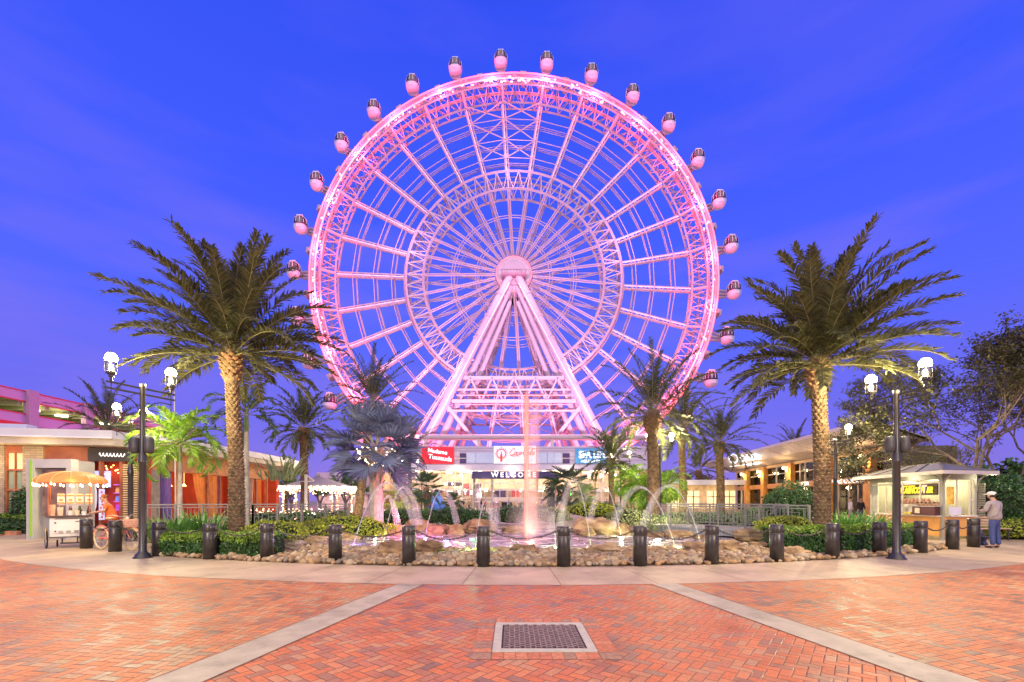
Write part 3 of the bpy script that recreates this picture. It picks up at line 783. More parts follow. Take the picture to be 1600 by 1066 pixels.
b = MB(); pbox(b, 655, 1010, 680, 684, 73.4, .6); pbox(b, 655, 1010, 684, 686.5, 73.6, .3); b.build('steel_beam', mat('beam_mauve', (.62, .50, .54), rough=.5, var=.06), eb)
for x in (665, 748, 863, 955):
    b = MB(); pbox(b, x-2.4, x+2.4, 686.5, 697.5, 73.6, .5); b.build('beam_post', mat('beam_mauve2', (.72, .56, .50), rough=.5, var=.05), eb)
# interior
b = MB()
b.box((0, 84, 3.4), (46, .2, 6.6)); b.box((-23, 79.5, 3.4), (.2, 9, 6.6)); b.box((24, 79.5, 3.4), (.2, 9, 6.6)); b.build('interior_wall', warmwall, eb)
b = MB(); b.box((0, 79.5, .03), (46, 9, .06)); b.build('interior_floor', mat('floor_tile', (.55, .42, .33), rough=.35, var=.1), eb)
b = MB(); b.box((0, 80.5, 3.35), (46, 6, .35)); b.build('mezzanine', mat('mezz', (.72, .58, .48), var=.1), eb)
# glazing bars: side bays and a projecting entrance bay
def grid(b, xs, ys, d, w=.12):
    for x in xs: b.bar((X(x, d), d, Z(ys[0], d)), (X(x, d), d, Z(ys[-1], d)), w, .15)
    for y in ys: b.bar((X(xs[0], d), d, Z(y, d)), (X(xs[-1], d), d, Z(y, d)), w, .15)
b = MB(); grid(b, [618+11.6*i for i in range(11)], [736, 746, 753, 765, 778, 783, 795], 75.2); grid(b, [871+12*i for i in range(9)], [736, 745, 754, 766, 778, 783, 795], 75.2)
grid(b, [739, 748.6, 757, 769, 781, 793, 806, 816, 826, 839, 848, 858, 869], [748, 755, 766, 778, 784, 795], 73.2, .10); b.build('window_frame', alu, eb)
b = MB(); pbox(b, 618, 739, 736, 795, 75.3, .02); pbox(b, 871, 967, 736, 795, 75.3, .02); pbox(b, 739, 869, 748, 795, 73.3, .02); b.build('glazing', glz, eb)
for x in (662, 741, 769, 839, 867.5, 905, 940):
    b = MB(); pbox(b, x-1.8, x+1.8, 736 if x not in (741, 769, 839, 867.5) else 748, 795.3, 73.3 if 740 < x < 868 else 74.7, .4); b.build('column', mat('col_cream', (.78, .62, .48), var=.06), eb)
b = MB(); pbox(b, 769, 839, 778, 783.5, 73.0, .3); b.build('door_header', mat('col_cream', (.78, .62, .48)), eb)
b = MB()
for i in range(13):
    b.box((X(650+25*i, 74), 74.0, Z(735.9, 74)), (.5, .5, .08))
for i in range(9): b.box((-15+4*i, 78.5, 6.3), (1.1, .4, .08)); b.box((-15+4*i, 79, 3.1), (1.1, .4, .06))
b.build('ceiling_lights', emw, eb)
for x in (-15, -7.5, 0, 7.5, 15):
    plamp((x, 77.3, 5.6), 1700, (1, .74, .50), .5, 'hall_lamp', eb); plamp((x+2, 77.2, 2.4), 800, (1, .72, .52), .4, 'hall_lamp', eb)
for x in (-18, -9, 0, 9, 18): plamp((x, 72.6, 5.9), 260, (1, .75, .45), .2, 'soffit_lamp', eb)
# displays in the hall
for xa, xb, ya, yb, c, nm in ((772, 790, 766, 777, (.07, .05, .09), 'screen'), (800, 812, 765, 777, (.62, .10, .06), 'red_display'), (882, 893, 765, 777, (.08, .65, .12), 'green_display'), (868, 880, 765, 777, (.75, .22, .04), 'orange_display'),
                         (724, 735, 756, 775, (.70, .22, .24), 'pink_display'), (742, 752, 756, 795, (.25, .2, .28), 'dark_panel'), (860, 868, 756, 790, (.30, .2, .24), 'dark_panel'), (640, 655, 762, 774, (.2, .3, .5), 'blue_display'),
                         (676, 694, 785, 794, (.72, .18, .12), 'red_counter'), (766, 782, 786, 795, (.82, .22, .14), 'red_counter'), (784, 800, 783, 794, (.1, .07, .1), 'dark_counter'), (810, 822, 786, 795, (.75, .65, .6), 'white_counter'), (905, 918, 782, 785, (.18, .3, .75), 'blue_strip'), (700, 722, 752, 760, (.2, .16, .22), 'screen')):
    b = MB(); pbox(b, xa, xb, ya, yb, 77.2 if ya < 783 else 74.3, .4); b.build(nm, mat('d_%.2f%.2f%.2f' % c, c, var=.25, vs=1.5, rough=.4), eb)
b = MB(); pbox(b, 737, 871, 736.5, 748, 73.0, .5); wpnl = b.build('welcome_panel', mat('navy_panel', (.06, .045, .15), rough=.15, var=.3, vs=.4), eb)
sign_w = mat('sign_white', (.9, .88, .9), var=0, emit=(1, .95, .95), es=.9)
text('W E L C O M E', 1.12, sign_w, 'lettering', wpnl, (X(802.5, 72.9), 72.9, Z(742.3, 72.9)), ext=.04, off=.025)
text('E Y E', 1.0, sign_w, 'hanging_letters', eb, (X(727, 74.6), 74.6, Z(770, 74.6)), ext=.05, off=.03, sp=1.2)
# soda sign: white board, red wheel-and-bottle emblem and script
sd = 73.2
sg = thing('billboard', 'white sign with red wheel emblem and red script above the welcome panel', 'sign', (X(804, sd), sd, Z(724, sd)))
b = MB(); pbox(b, 771.5, 837.5, 697, 724.3, sd-.1, .35); b.build('board', mat('board_white', (.85, .88, .9), rough=.4, var=.03, emit=(.75, .85, 1), es=.38), sg)
red = mat('sign_red', (.75, .07, .03), var=0, emit=(.9, .08, .03), es=.35); grey_l = mat('sign_pale', (.78, .68, .74), var=0, emit=(.8, .62, .66), es=.3)
b = MB(); c = Vector((X(783.3, sd-.2), sd-.2, Z(709, sd-.2)))
b.tube([c+Vector((.72*math.cos(2*math.pi*k/28), 0, .72*math.sin(2*math.pi*k/28))) for k in range(28)], .07, 4, closed=True)
for k in range(16):
    a = 2*math.pi*k/16
    if abs(a-1.5*math.pi) < .3: continue
    q = Vector((math.cos(a), 0, math.sin(a))); b.bar(c+q*.86, c+q*(1.03 if k % 2 else 1.1), .13, .08)
bt = [(.0, .35), (.06, .35), (.07, .1), (.15, -.25), (.19, -.45), (.16, -.75), (.19, -1.1), (.17, -1.3), (0, -1.3)]
b.add([tuple(c+Vector((x, -.05, z))) for x, z in bt]+[tuple(c+Vector((-x, -.05, z))) for x, z in reversed(bt[1:-1])], [tuple(range(len(bt)+len(bt)-2))])
b.build('emblem', red, sg)
def script(b, strokes, o, s, w, sh=.28, d=0.0):
    for st in strokes:
        pts = []
        st = [Vector((x+sh*y, 0, y)) for x, y in st]
        for i in range(len(st)-1):         # catmull-rom smoothing
            p0, p1, p2, p3 = st[max(i-1, 0)], st[i], st[i+1], st[min(i+2, len(st)-1)]
            for k in range(4):
                t = k/4; pts.append(.5*((2*p1)+(p2-p0)*t+(2*p0-5*p1+4*p2-p3)*t*t+(3*p1-p0-3*p2+p3)*t**3))
        pts.append(st[-1]); b.tube([Vector(o)+p*s for p in pts], [w*(.6+.4*abs(math.sin(i*.7))) for i in range(len(pts))], 4)
Cs = lambda x, k=1.0: [(x+.62*k, .72*k), (x+.5*k, .95*k), (x+.25*k, .9*k), (x+.05*k, .55*k), (x+.02*k, .2*k), (x+.2*k, -.05*k), (x+.5*k, .0), (x+.75*k, .15)]
os_ = lambda x: [(x+.3, .4), (x+.12, .45), (x, .2), (x+.12, 0), (x+.3, .12), (x+.32, .36), (x+.2, .42)]
cs_ = lambda x: [(x+.3, .36), (x+.12, .45), (x, .2), (x+.14, 0), (x+.36, .1)]
as_ = lambda x: [(x+.3, .38), (x+.12, .45), (x, .2), (x+.12, 0), (x+.28, .2), (x+.33, .45), (x+.3, .1), (x+.42, 0)]
ls_ = lambda x: [(x, .1), (x+.18, .6), (x+.2, .95), (x+.08, .8), (x+.04, .2), (x+.12, 0), (x+.24, .08)]
b = MB()
script(b, [Cs(0, 1.05), os_(.72), cs_(1.12), as_(1.52), Cs(2.12, 1.05), os_(2.86), ls_(3.28), as_(3.58), [(.2, -.12), (.9, -.22), (1.3, -.12), (1.6, -.25)], [(2.6, .98), (3.1, 1.12), (3.8, .98), (4.15, 1.02)], [(1.92, .3), (2.06, .32)]], (X(796, sd), sd-.22, Z(711, sd)), 1.02, .058)
b.build('script_lettering', red, sg)
text('Orlando Eye', .78, grey_l, 'small_lettering', sg, (X(814, sd), sd-.2, Z(718.6, sd)), ext=.01)
sg = thing('billboard', 'blue illuminated aquarium sign with white block letters on the entrance building', 'sign', (X(925, sd), sd, Z(724, sd)))
b = MB(); pbox(b, 899.5, 949, 701, 724.5, sd-.1, .35); b.build('board', mat('board_blue', (.06, .20, .50), rough=.4, var=.35, vs=1.0, emit=(.08, .30, .75), es=.30, col2=(.10, .42, .62)), sg)
lt = mat('sign_glow', (.9, .95, 1), var=0, emit=(.82, .95, 1), es=1.1)
text('SEA LIFE', 1.55, lt, 'lettering', sg, (X(925.5, sd), sd-.22, Z(711.3, sd)), ext=.03, off=.055, sx=.80)
text('AQUARIUM', .62, lt, 'small_lettering', sg, (X(922, sd), sd-.22, Z(721, sd)), ext=.02, off=.015, sx=.95)
sg = thing('billboard', 'red sign with white slanted lettering left of the white sign, partly behind fan leaves', 'sign', (X(684, sd), sd, Z(724, sd)))
b = MB(); pbox(b, 659, 709, 698.5, 724.5, sd-.1, .35); b.build('board', mat('board_red', (.72, .02, .04), rough=.4, var=.05, emit=(.9, .02, .04), es=.4), sg)
text('Madame', .95, sign_w, 'lettering', sg, (X(684, sd), sd-.2, Z(706, sd)), ext=.02, off=.02, rot=(R(90), R(8), 0))
text('Tussauds', 1.05, sign_w, 'lettering', sg, (X(688, sd), sd-.2, Z(716, sd)), ext=.02, off=.02, rot=(R(90), R(8), 0))
# blue tent by the hall
t = thing('pointed_tent', 'small blue pointed tent beside the left glazing of the entrance building', 'tent', (X(683, 66), 66, 0))
b = MB(); c = Vector((X(683, 66), 66, 0)); k = [c+Vector((x, y, z)) for x, y, z in ((-1.1, -1, 1.0), (1.1, -1, 1.0), (1.1, 1, 1.0), (-1.1, 1, 1.0))]; top = c+Vector((0, 0, 3.2))
for i in range(4): b.tri(k[i], k[(i+1) % 4], top); b.quad(k[i]-Vector((0, 0, 1)), k[(i+1) % 4]-Vector((0, 0, 1)), k[(i+1) % 4], k[i])
b.build('canvas', mat('tent_blue', (.05, .16, .62), var=.15, vs=1), t)
b = MB(); b.lathe([(.06, 0), (.06, .25), (0, .35)], top, 6); b.build('finial', alu, t)

# ---------------------------------------------------------------- left restaurant
def A_(px): Y = 26.29/(1-.2143*(px-800)/700); return Vector(((px-800)/700*Y, Y, 0))
def B_(px): Y = -17.748/((px-800)/700+.0382); return Vector((X(px, Y), Y, 0))
rs = thing('restaurant', 'low restaurant with flat overhanging roof, stone piers and warm lit curtained openings', 'restaurant', (-21, 26, 0))
def wallbox(b, p, q, z0, z1, t=.25, off=0.0):
    p = Vector(p); q = Vector(q); d = (q-p).normalized(); nrm = Vector((-d.y, d.x, 0))
    c = (p+q)/2+nrm*(t/2-off)
    b.box((c.x, c.y, (z0+z1)/2), ((q-p).length, t, z1-z0), rz=math.atan2(d.y, d.x)); return b
stone_m = None
def stone_mat():
    m = bpy.data.materials.new('stacked_stone'); m.use_nodes = True; t = m.node_tree; bs = t.nodes['Principled BSDF']; L = t.links.new
    tc = t.nodes.new('ShaderNodeTexCoord'); mp = t.nodes.new('ShaderNodeMapping'); mp.inputs['Rotation'].default_value = (R(90), 0, 0); L(tc.outputs['Object'], mp.inputs[0])
    br = t.nodes.new('ShaderNodeTexBrick'); br.inputs['Scale'].default_value = 1; br.inputs['Brick Width'].default_value = .42; br.inputs['Row Height'].default_value = .11; br.inputs['Mortar Size'].default_value = .006
    br.inputs['Color1'].default_value = (.50, .40, .26, 1); br.inputs['Color2'].default_value = (.34, .27, .19, 1); br.inputs['Mortar'].default_value = (.12, .09, .06, 1); br.inputs['Bias'].default_value = -.1
    L(mp.outputs[0], br.inputs[0]); L(br.outputs[0], bs.inputs['Base Color']); bs.inputs['Roughness'].default_value = .85
    bp = t.nodes.new('ShaderNodeBump'); bp.inputs['Strength'].default_value = .8; bp.inputs['Distance'].default_value = .02; L(br.outputs[0], bp.inputs['Height']); L(bp.outputs[0], bs.inputs['Normal'])
    return m
stone = stone_mat()
wood_red = mat('wood_red', (.36, .10, .05), rough=.6, var=.3, vs=1.2, col2=(.50, .17, .08)); wood_org = mat('wood_orange', (.55, .22, .07), rough=.6, var=.25, vs=2)
wallgrey = mat('wall_greywood', (.30, .27, .20), rough=.7, var=.3, vs=3)
dk = mat('dark_frame', (.05, .035, .03), rough=.5, var=.1)
b = MB(); wallbox(b, A_(-60), A_(9), 0, 4.1, .5, .1); wallbox(b, A_(38), A_(70), 0, 4.1, .5, .1); b.build('stone_pier', stone, rs)
b = MB(); wallbox(b, A_(9), A_(38), 3.75, 4.1); wallbox(b, A_(9), A_(11), 0, 3.75); wallbox(b, A_(22.5), A_(23.6), 0, 3.75, .12); 
for z in (2.0, 2.95): wallbox(b, A_(9), A_(38), z-.04, z+.04, .15)
b.build('window_frame', wood_red, rs)
b = MB(); wallbox(b, A_(9), A_(38), 0.3, 2.95, .03, -.1); b.build('window_glass', mat('glass_green', (.30, .40, .28), rough=.12, var=.2, vs=1.0), rs)
b = MB(); wallbox(b, A_(9), A_(38), 2.99, 3.75, .03, -.1); b.build('window_glass', mat('glass_warm', (.85, .6, .35), rough=.2, var=.15, emit=(1, .62, .30), es=.5), rs)
b = MB(); wallbox(b, A_(70), A_(140), 3.3, 4.1, .3); b.build('timber_header', wood_red, rs)
b = MB(); wallbox(b, A_(70), A_(140), 0, 3.3, .3); b.build('wall_panel', mat('panel_taupe', (.34, .31, .27), rough=.6, var=.12, vs=1), rs)
b = MB(); wallbox(b, A_(140), A_(203), 3.42, 4.05, .3, .12); sb_ = b.build('sign_band', mat('band_black', (.05, .045, .035), rough=.5, var=.1), rs)
b = MB(); p0 = A_(158); p1 = A_(199); d_ = (p1-p0); nrm = Vector((d_.y, -d_.x, 0)).normalized()*.17
pts = []
for i in range(90):
    t_ = i/89; pts.append(p0+d_*(t_+.018*math.sin(t_*2*math.pi*7.5+1.2))+nrm+Vector((0, 0, 3.74-.02*t_+.085*math.sin(t_*2*math.pi*7.5))))
b.tube(pts, .017, 5); b.build('squiggle_lettering', sign_w, sb_)
# display bay, screens and purple lit bar
b = MB()
for a in (140, 158.5, 190.5, 203.5):
    q = A_(a); b.box((q.x, q.y, 1.7), (.12, .16, 3.44))
b.build('bay_post', wood_red, rs)
b = MB(); wallbox(b, A_(137), A_(222), 0, .35, .3); b.build('plinth', dk, rs)
q0, q1 = A_(141), A_(196)
b = MB(); wallbox(b, q0+Vector((0, 2.2, 0)), q1+Vector((0, 2.2, 0)), .3, 3.4, .1); b.build('bar_back_wall', mat('bar_back', (.45, .12, .06), rough=.7, var=.5, vs=3, col2=(.75, .3, .1)), rs)
plamp(A_(176)+Vector((0, .9, 3.0)), 60, (1, .45, .15), .15, 'bar_lamp', rs); plamp(A_(181)+Vector((0, .5, 1.2)), 42, (.55, .1, 1), .12, 'bar_lamp', rs)
scr = mat('screen_blue', (.4, .45, .9), var=.5, vs=2.2, emit=(.42, .45, 1.0), es=.8, col2=(.8, .85, 1))
for a, c_, z0, z1 in ((142, 157, 2.15, 2.95), (160, 169, 2.15, 2.95)):
    b = MB(); wallbox(b, A_(a), A_(c_), z0, z1, .06, -.15); o = b.build('video_screen', scr, rs)
    b = MB(); wallbox(b, A_(a), A_(c_), z0-.06, z0, .1, -.12); b.build('frame', dk, o)
b = MB(); r2 = random.Random(4)
for i in range(26):
    a = r2.uniform(146, 188); z = r2.uniform(2.75, 3.3); b.rockball(A_(a)+Vector((0, r2.uniform(.2, 1), z)), (.035,)*3, i, 5, 4, 0)
b.build('hanging_lights', mat('bulb_orange', (1, .6, .2), var=0, emit=(1, .50, .14), es=7), rs)['kind'] = 'stuff'
for k in range(4):
    b = MB(); wallbox(b, A_(171), A_(189), 1.0+.42*k, 1.04+.42*k, .3, -.3); b.build('shelf', mat('shelf_purple', (.4, .2, .6), var=.1, emit=(.5, .12, .9), es=.5 if k < 3 else .1), rs)
bottle_c = [(.5, .1, .6), (.2, .3, .8), (.8, .4, .2), (.7, .7, .8)]
for k in range(3):
    b = MB()
    for i in range(9):
        p = A_(172+16*i/8)+Vector((0, .35, 1.04+.42*k)); b.lathe([(.035, 0), (.035, .16), (.015, .21), (.015, .27)], p, 6)
    b.build('bottles', mat('btl%d' % k, bottle_c[k], rough=.15, var=.2, emit=bottle_c[k], es=.35), rs)['kind'] = 'stuff'
posters = thing('menu_board', 'tall narrow menu board with red and white pictures inside the restaurant doorway', 'menu board', A_(163.5)+Vector((0, -.3, 0)))
b = MB(); wallbox(b, A_(159.8), A_(168.5), .55, 2.05, .04, .25); b.build('board', mat('menu_white', (.62, .66, .9), var=.3, vs=4, emit=(.5, .55, 1), es=.35), posters)
b = MB()
for k in range(9):
    a = r2.uniform(160.5, 165); wallbox(b, A_(a), A_(a+2.6), .65+.15*k, .74+.15*k, .02, .27)
b.build('pictures', mat('menu_red', (.75, .12, .05), var=.4, vs=9), posters)
# flag shaped poster by the vendor
posters = thing('menu_board', 'oval poster with red and black food pictures beside the vendor', 'menu board', A_(140)+Vector((.3, -1.2, 0)))
b = MB(); c = W(143, 777, 19.6)
b.add([tuple(c+Vector((.22*math.cos(2*math.pi*k/20)*(1+.1*math.sin(3*k)), 0, .75*math.sin(2*math.pi*k/20)))) for k in range(20)]+[tuple(c+Vector((.22*math.cos(2*math.pi*k/20), .03, .75*math.sin(2*math.pi*k/20)))) for k in range(20)], [tuple(range(20)), tuple(range(39, 19, -1))]+[(k, (k+1) % 20, 20+(k+1) % 20, 20+k) for k in range(20)])
b.build('board', mat('poster_white', (.75, .75, .85), var=.1, emit=(.7, .7, .9), es=.15), posters)
b = MB(); b.rockball(c+Vector((0, -.03, .35)), (.14, .02, .22), 3, 10, 6, .2); b.build('red_picture', mat('menu_red2', (.7, .1, .03), var=.5, vs=8), posters)
b = MB(); b.rockball(c+Vector((0, -.03, -.3)), (.13, .02, .24), 5, 10, 6, .3); b.build('black_picture', mat('menu_blk', (.03, .02, .04), var=.2), posters)
b = MB(); b.bar((c.x, c.y+.06, 0), (c.x, c.y+.06, c.z), .04); b.build('stand', dk, posters)
# slatted screen at the corner
for xa, xb in ((192.5, 204), (208, 217)):
    b = MB(); wallbox(b, A_(xa), A_(xb), .3, 3.35, .03, -.12)
    o = b.build('screen_backing', mat('slat_dark', (.12, .08, .04), var=.2), rs)
    b = MB()
    for k in range(26): wallbox(b, A_(xa), A_(xb), .35+.115*k, .41+.115*k, .06, .04)
    b.build('slats', mat('slat_cream', (.72, .55, .30), rough=.6, var=.15), o)
b = MB(); wallbox(b, A_(204), A_(208), 0, 3.5, .2, .1); wallbox(b, A_(217), A_(224), 0, 3.9, .3, .12); b.build('corner_post', mat('post_green', (.14, .13, .08), rough=.6, var=.2), rs)
plamp(A_(212)+Vector((.25, -.9, 3.1)), 22, (1, .75, .35), .1, 'eave_lamp', rs); plamp(A_(24)+Vector((0, -1.0, 3.3)), 40, (1, .72, .4), .15, 'eave_lamp', rs); plamp(A_(100)+Vector((0, -1.3, 3.6)), 40, (1, .72, .4), .15, 'eave_lamp', rs)
# side wall
b = MB(); wallbox(b, B_(224), B_(418), 3.1, 4.15, .3); b.build('timber_header', wood_org, rs)
b = MB(); wallbox(b, B_(224), B_(418), 0, .45, .3); b.build('base_wall', wallgrey, rs)
b = MB(); wallbox(b, B_(230), B_(250), .45, 3.1, .2); b.build('wall_panel', wallgrey, rs)
b = MB()
for a in (250, 284, 326, 346, 374, 390, 402, 417): 
    q = B_(a); b.box((q.x-.1, q.y, 1.75), (.12, .12, 2.7))
b.build('mullion', wood_red, rs)
def curtain(name, a0, a1, m, z0=.45, z1=3.1, gather=0.0, flip=1):
    b = MB(); n = 40; p, q = B_(a0), B_(a1); prev = None
    rows = 8
    for j in range(rows):
        for i in range(n):
            def P(i_, j_):
                t_ = i_/n; zz = z1+(z0-z1)*j_/rows; g = gather*(j_/rows)**1.5
                tt = t_*(1-g) if flip > 0 else 1-(1-t_)*(1-g)
                u = p.lerp(q, tt); return (u.x-.25+.06*math.sin(i_*1.35), u.y, zz)
            b.quad(P(i, j), P(i+1, j), P(i+1, j+1), P(i, j+1))
    return b.build(name, m, rs, smooth=True)
curt_o = mat('curtain_orange', (.78, .38, .12), rough=.7, var=.1, transl=.4); curt_p = mat('curtain_purple', (.30, .22, .62), rough=.7, var=.1, transl=.4); curt_w = mat('curtain_cream', (.75, .68, .6), rough=.7, var=.1, transl=.4)
curtain('curtain', 251, 274, curt_p, gather=.45, flip=-1); curtain('curtain', 280, 292, curt_o, gather=.5, flip=1); curtain('curtain', 308, 345, curt_o, gather=.35, flip=-1)
curtain('curtain', 346, 350, curt_p); curtain('curtain', 375, 388, mat('curtain_olive', (.3, .28, .10), transl=.3)); curtain('curtain', 391, 401, curt_w, gather=.3); curtain('curtain', 403, 413, curt_o)
b = MB(); b.box((-23.5, 30, 2), (.2, 14, 4)); b.box((-21, 22.9, 2), (5, .15, 4)); b.box((-21.6, 37.1, 2), (4.3, .2, 4)); b.build('inner_wall', mat('inner_red', (.55, .07, .03), rough=.7, var=.25, vs=1), rs)
b = MB(); b.box((-21.3, 31, .1), (4.6, 16.5, .2)); b.build('inner_floor', mat('inner_floor', (.3, .16, .09), var=.2), rs)
for y in (24.6, 27, 30, 34): plamp((-20.4, y, 2.7), 75, (1, .5, .18), .15, 'dining_lamp', rs)
for i, (pxx, z) in enumerate(((290, 2.3), (301, 2.2), (311, 2.35), (305, 2.55))):
    q = B_(pxx)+Vector((-.9, 0, z)); b = MB(); b.lathe([(.02, .14), (.05, .12), (.13, 0), (.11, 0), (0, .1)], q, 10); b.tube([q+Vector((0, 0, .13)), q+Vector((0, 0, 1.6))], .008, 4)
    o = b.build('pendant_light', mat('pendant', (1, .6, .3), var=0, emit=(1, .55, .2), es=5), rs)
# roof with its deep pale fascia
roof_white = mat('roof_white', (.66, .68, .68), rough=.5, var=.06, vs=1); roof_cream = mat('roof_cream', (.62, .56, .42), rough=.6, var=.06)
e0 = A_(-70)+Vector((0, -1.0, 0)); e1 = A_(203)+Vector((.1, -1.1, 0))
rp_ = [(e0.x, e0.y), (e1.x, e1.y), (e1.x+.05, 22.6), (-17.6, 23.2), (-17.5, 34.5), (-17.9, 37.6), (-19.2, 39.6), (-22, 40.5), (-31, 40.5)]
b = MB(); b.prism(rp_, 4.42, 4.80); b.build('roof', roof_white, rs)
rp2 = [(e0.x, e0.y+.12), (e1.x-.05, e1.y+.12), (e1.x-.05, 22.8), (-17.75, 23.3), (-17.65, 34.4), (-18.0, 37.4), (-19.3, 39.4), (-22, 40.3), (-31, 40.3)]
b = MB(); b.prism(rp2, 4.12, 4.418); b.build('roof_underside', roof_cream, rs)
b = MB(); b.bar((e0.x, e0.y-.03, 4.44), (e1.x, e1.y-.03, 4.44), .05, .07); b.build('fascia_trim', mat('trim_white', (.85, .84, .8), var=0), rs)
b = MB(); wallbox(b, e0+Vector((0, .5, 0)), A_(62)+Vector((0, -.6, 0)), 4.802, 5.05, .6); b.build('roof_parapet', mat('parapet_blue', (.52, .56, .68), rough=.5, var=.05), rs)

# ---------------------------------------------------------------- garage behind
gg = thing('parking_garage', 'pink lit open parking garage with red trimmed parapets behind the restaurant roof', 'parking garage', (-58, 60, 0))
mauve = mat('garage_mauve', (.62, .34, .55), rough=.6, var=.05, vs=.3); gred = mat('garage_red', (.72, .02, .03), rough=.5, var=.05)
GX = -57.1
b = MB(); b.box((GX, 60, 13.65), (.5, 44, 1.15)); b.box((GX, 60, 10.95), (.5, 44, 1.25)); b.box((GX, 66, 9.2), (.45, 30, 2.2)); b.build('parapet', mauve, gg)
b = MB()
for z in (14.25, 13.05, 11.6): b.box((GX+.28, 60, z), (.1, 44, .12))
b.box((GX+.1, 46, 10.0), (.4, 13.8, 1.0)); b.build('red_trim', gred, gg)
for y in (44, 52.9, 59.9, 68.5, 78): b = MB(); b.box((GX+.35, y, 7), (.7, 1.1, 14.9)); b.build('pillar', mat('garage_pillar', (.50, .30, .42), var=.05), gg)
b = MB(); b.box((GX-8, 60, 13.2), (16, 44, .3)); b.box((GX-8, 60, 10.2), (16, 44, .3)); b.box((GX-16, 60, 11), (.3, 44, 5))
for k in range(14): b.box((GX-8, 40+3*k, 12.85), (16, .5, .5))
b.build('deck', mat('garage_green', (.40, .42, .24), rough=.8, var=.1), gg)
for y in (46, 54.5, 58, 64, 70):
    b = MB(); b.box((GX-1.2, y, 12.45), (.9, .9, .12)); b.build('light_fitting', emw, gg); plamp((GX-1.2, y, 12.2), 160, (1, .95, .6), .3, 'garage_lamp', gg)
for y in (48, 64): plamp((GX+14, y, 11), 900, (1, .25, .75), .4, 'floodlight', gg)

# ---------------------------------------------------------------- right two storey shop
def S_(px): Y = 21.72/((px-800)/700-.11); return Vector((X(px, Y), Y, 0))
rb = thing('retail_building', 'long tan shop building with tilted slatted roof and orange lit posts, behind the round shrub', 'shop building', (27, 40, 0))
tan = mat('shop_tan', (.60, .42, .22), rough=.6, var=.12, vs=1); fas = mat('shop_fascia', (.50, .43, .38), rough=.6, var=.06, vs=.6)
orange = mat('shop_orange', (.72, .34, .08), rough=.5, var=.15)
def swall(b, a0, a1, z0, z1, t=.3, off=0.0):
    p, q = S_(a0), S_(a1)
    return wallbox(b, q, p, z0, z1, t, off) if False else wallbox(b, p, q, z0, z1, t, off-t)
b = MB(); 
def sq(b, a0, a1, z0, z1, dx0, dx1):      # box between two points of the facade line, dx = depth in front of (-) / behind (+) it
    p, q = S_(a0), S_(a1); v = [(p.x+dx0, p.y), (q.x+dx0, q.y), (q.x+dx1, q.y), (p.x+dx1, p.y)]
    b.prism(v, z0, z1); return b
E0, E1 = 1151, 1425
sq(b, E0, E1, 2.72, 3.2, -.1, .2); b.build('sign_beam', mat('beam_orange', (.60, .30, .10), rough=.5, var=.2, vs=.8), rb)
b = MB(); sq(b, E0, E1, 4.85, 5.1, -.15, .3); sq(b, E0, E1, 0, .4, -.1, .2); b.build('wall_band', tan, rb)
b = MB()
for a in (1151, 1158, 1167, 1189, 1192, 1213, 1227, 1250, 1258, 1272, 1290, 1310, 1327, 1341, 1352): sq(b, a, a+1.3, .4, 4.85, -.06, .1)
for z in (4.1,): sq(b, E0, E1, z, z+.09, -.04, .06)
b.build('window_frame', mat('frame_taupe', (.50, .44, .34), var=.05), rb)
b = MB(); sq(b, E0, E1, .4, 4.85, .0, .02); b.build('glazing', glz, rb)
for a, w_ in ((1168, 4), (1195, 4.5), (1236, 6.5), (1296, 7), (1358, 12)):
    b = MB(); sq(b, a, a+w_, 0, 5.0, -.45, .0); o = b.build('pillar', orange, rb)
    p = S_(a+w_/2); b = MB(); b.box(p+Vector((-.75, 0, 4.55)), (.35, .35, .25)); b.box(p+Vector((-.6, 0, 4.3)), (.1, .1, .3)); b.build('uplight', mat('uplight_cream', (.9, .7, .45), var=0, emit=(1, .75, .4), es=1.2), o)
    plamp(p+Vector((-1.1, 0, 4.3)), 110, (1, .62, .25), .12, 'wall_lamp', rb)
b = MB(); sq(b, E1-2, E1, 0, 4.9, .3, 2.6); sq(b, E0, E1, 0, 4.9, 2.6, 2.8); sq(b, E0, E0+1.0, 0, 4.9, .2, 2.6); sq(b, E0, E1, 2.7, 2.9, .3, 2.6); b.build('inner_wall', mat('shop_inner', (.45, .33, .24), rough=.8, var=.5, vs=.7, col2=(.2, .26, .10)), rb)
for a, k in ((1162, 1), (1182, 1), (1215, 1), (1262, .8), (1330, .8)):
    p = S_(a); plamp(p+Vector((1.4, 0, 1.9)), 260*k, (1, .78, .5), .3, 'shop_lamp', rb)
    if a in (1182, 1215): plamp(p+Vector((1.4, 0, 4.3)), 160*k, (.8, 1, .5), .3, 'shop_lamp', rb)
# goods in the lit window under the cocktails lettering
rg = random.Random(12)
for row in range(3):
    b = MB()
    for i in range(22):
        p = S_(1320+35*i/22)+Vector((.5, 0, 1.0+.55*row)); s_ = rg.uniform(.05, .11); b.box(p+Vector((0, 0, s_)), (s_*2, s_*2, s_*2.4))
    b.build('window_goods', mat('goods%d' % row, ((.75, .35, .15), (.55, .25, .2), (.35, .45, .65))[row], var=.6, vs=6, island=.4), rb)['kind'] = 'stuff'
b = MB(); 
for row in range(3): sq(b, 1318, 1357, .95+.55*row, 1.0+.55*row, .3, .9)
b.build('shelf', tan, rb)
lw = mat('letter_white', (.88, .86, .8), var=0, emit=(1, .95, .85), es=.9)
p = S_(1340); q = S_(1320); dirv = (S_(1346)-S_(1325)).normalized(); rzz = math.atan2(dirv.y, dirv.x)
text('COCKTAILS', .50, lw, 'lettering', rb, S_(1345)+Vector((-.2, 0, 2.96)), rot=(R(90), 0, rzz), ext=.02, off=.012, sx=1.25)
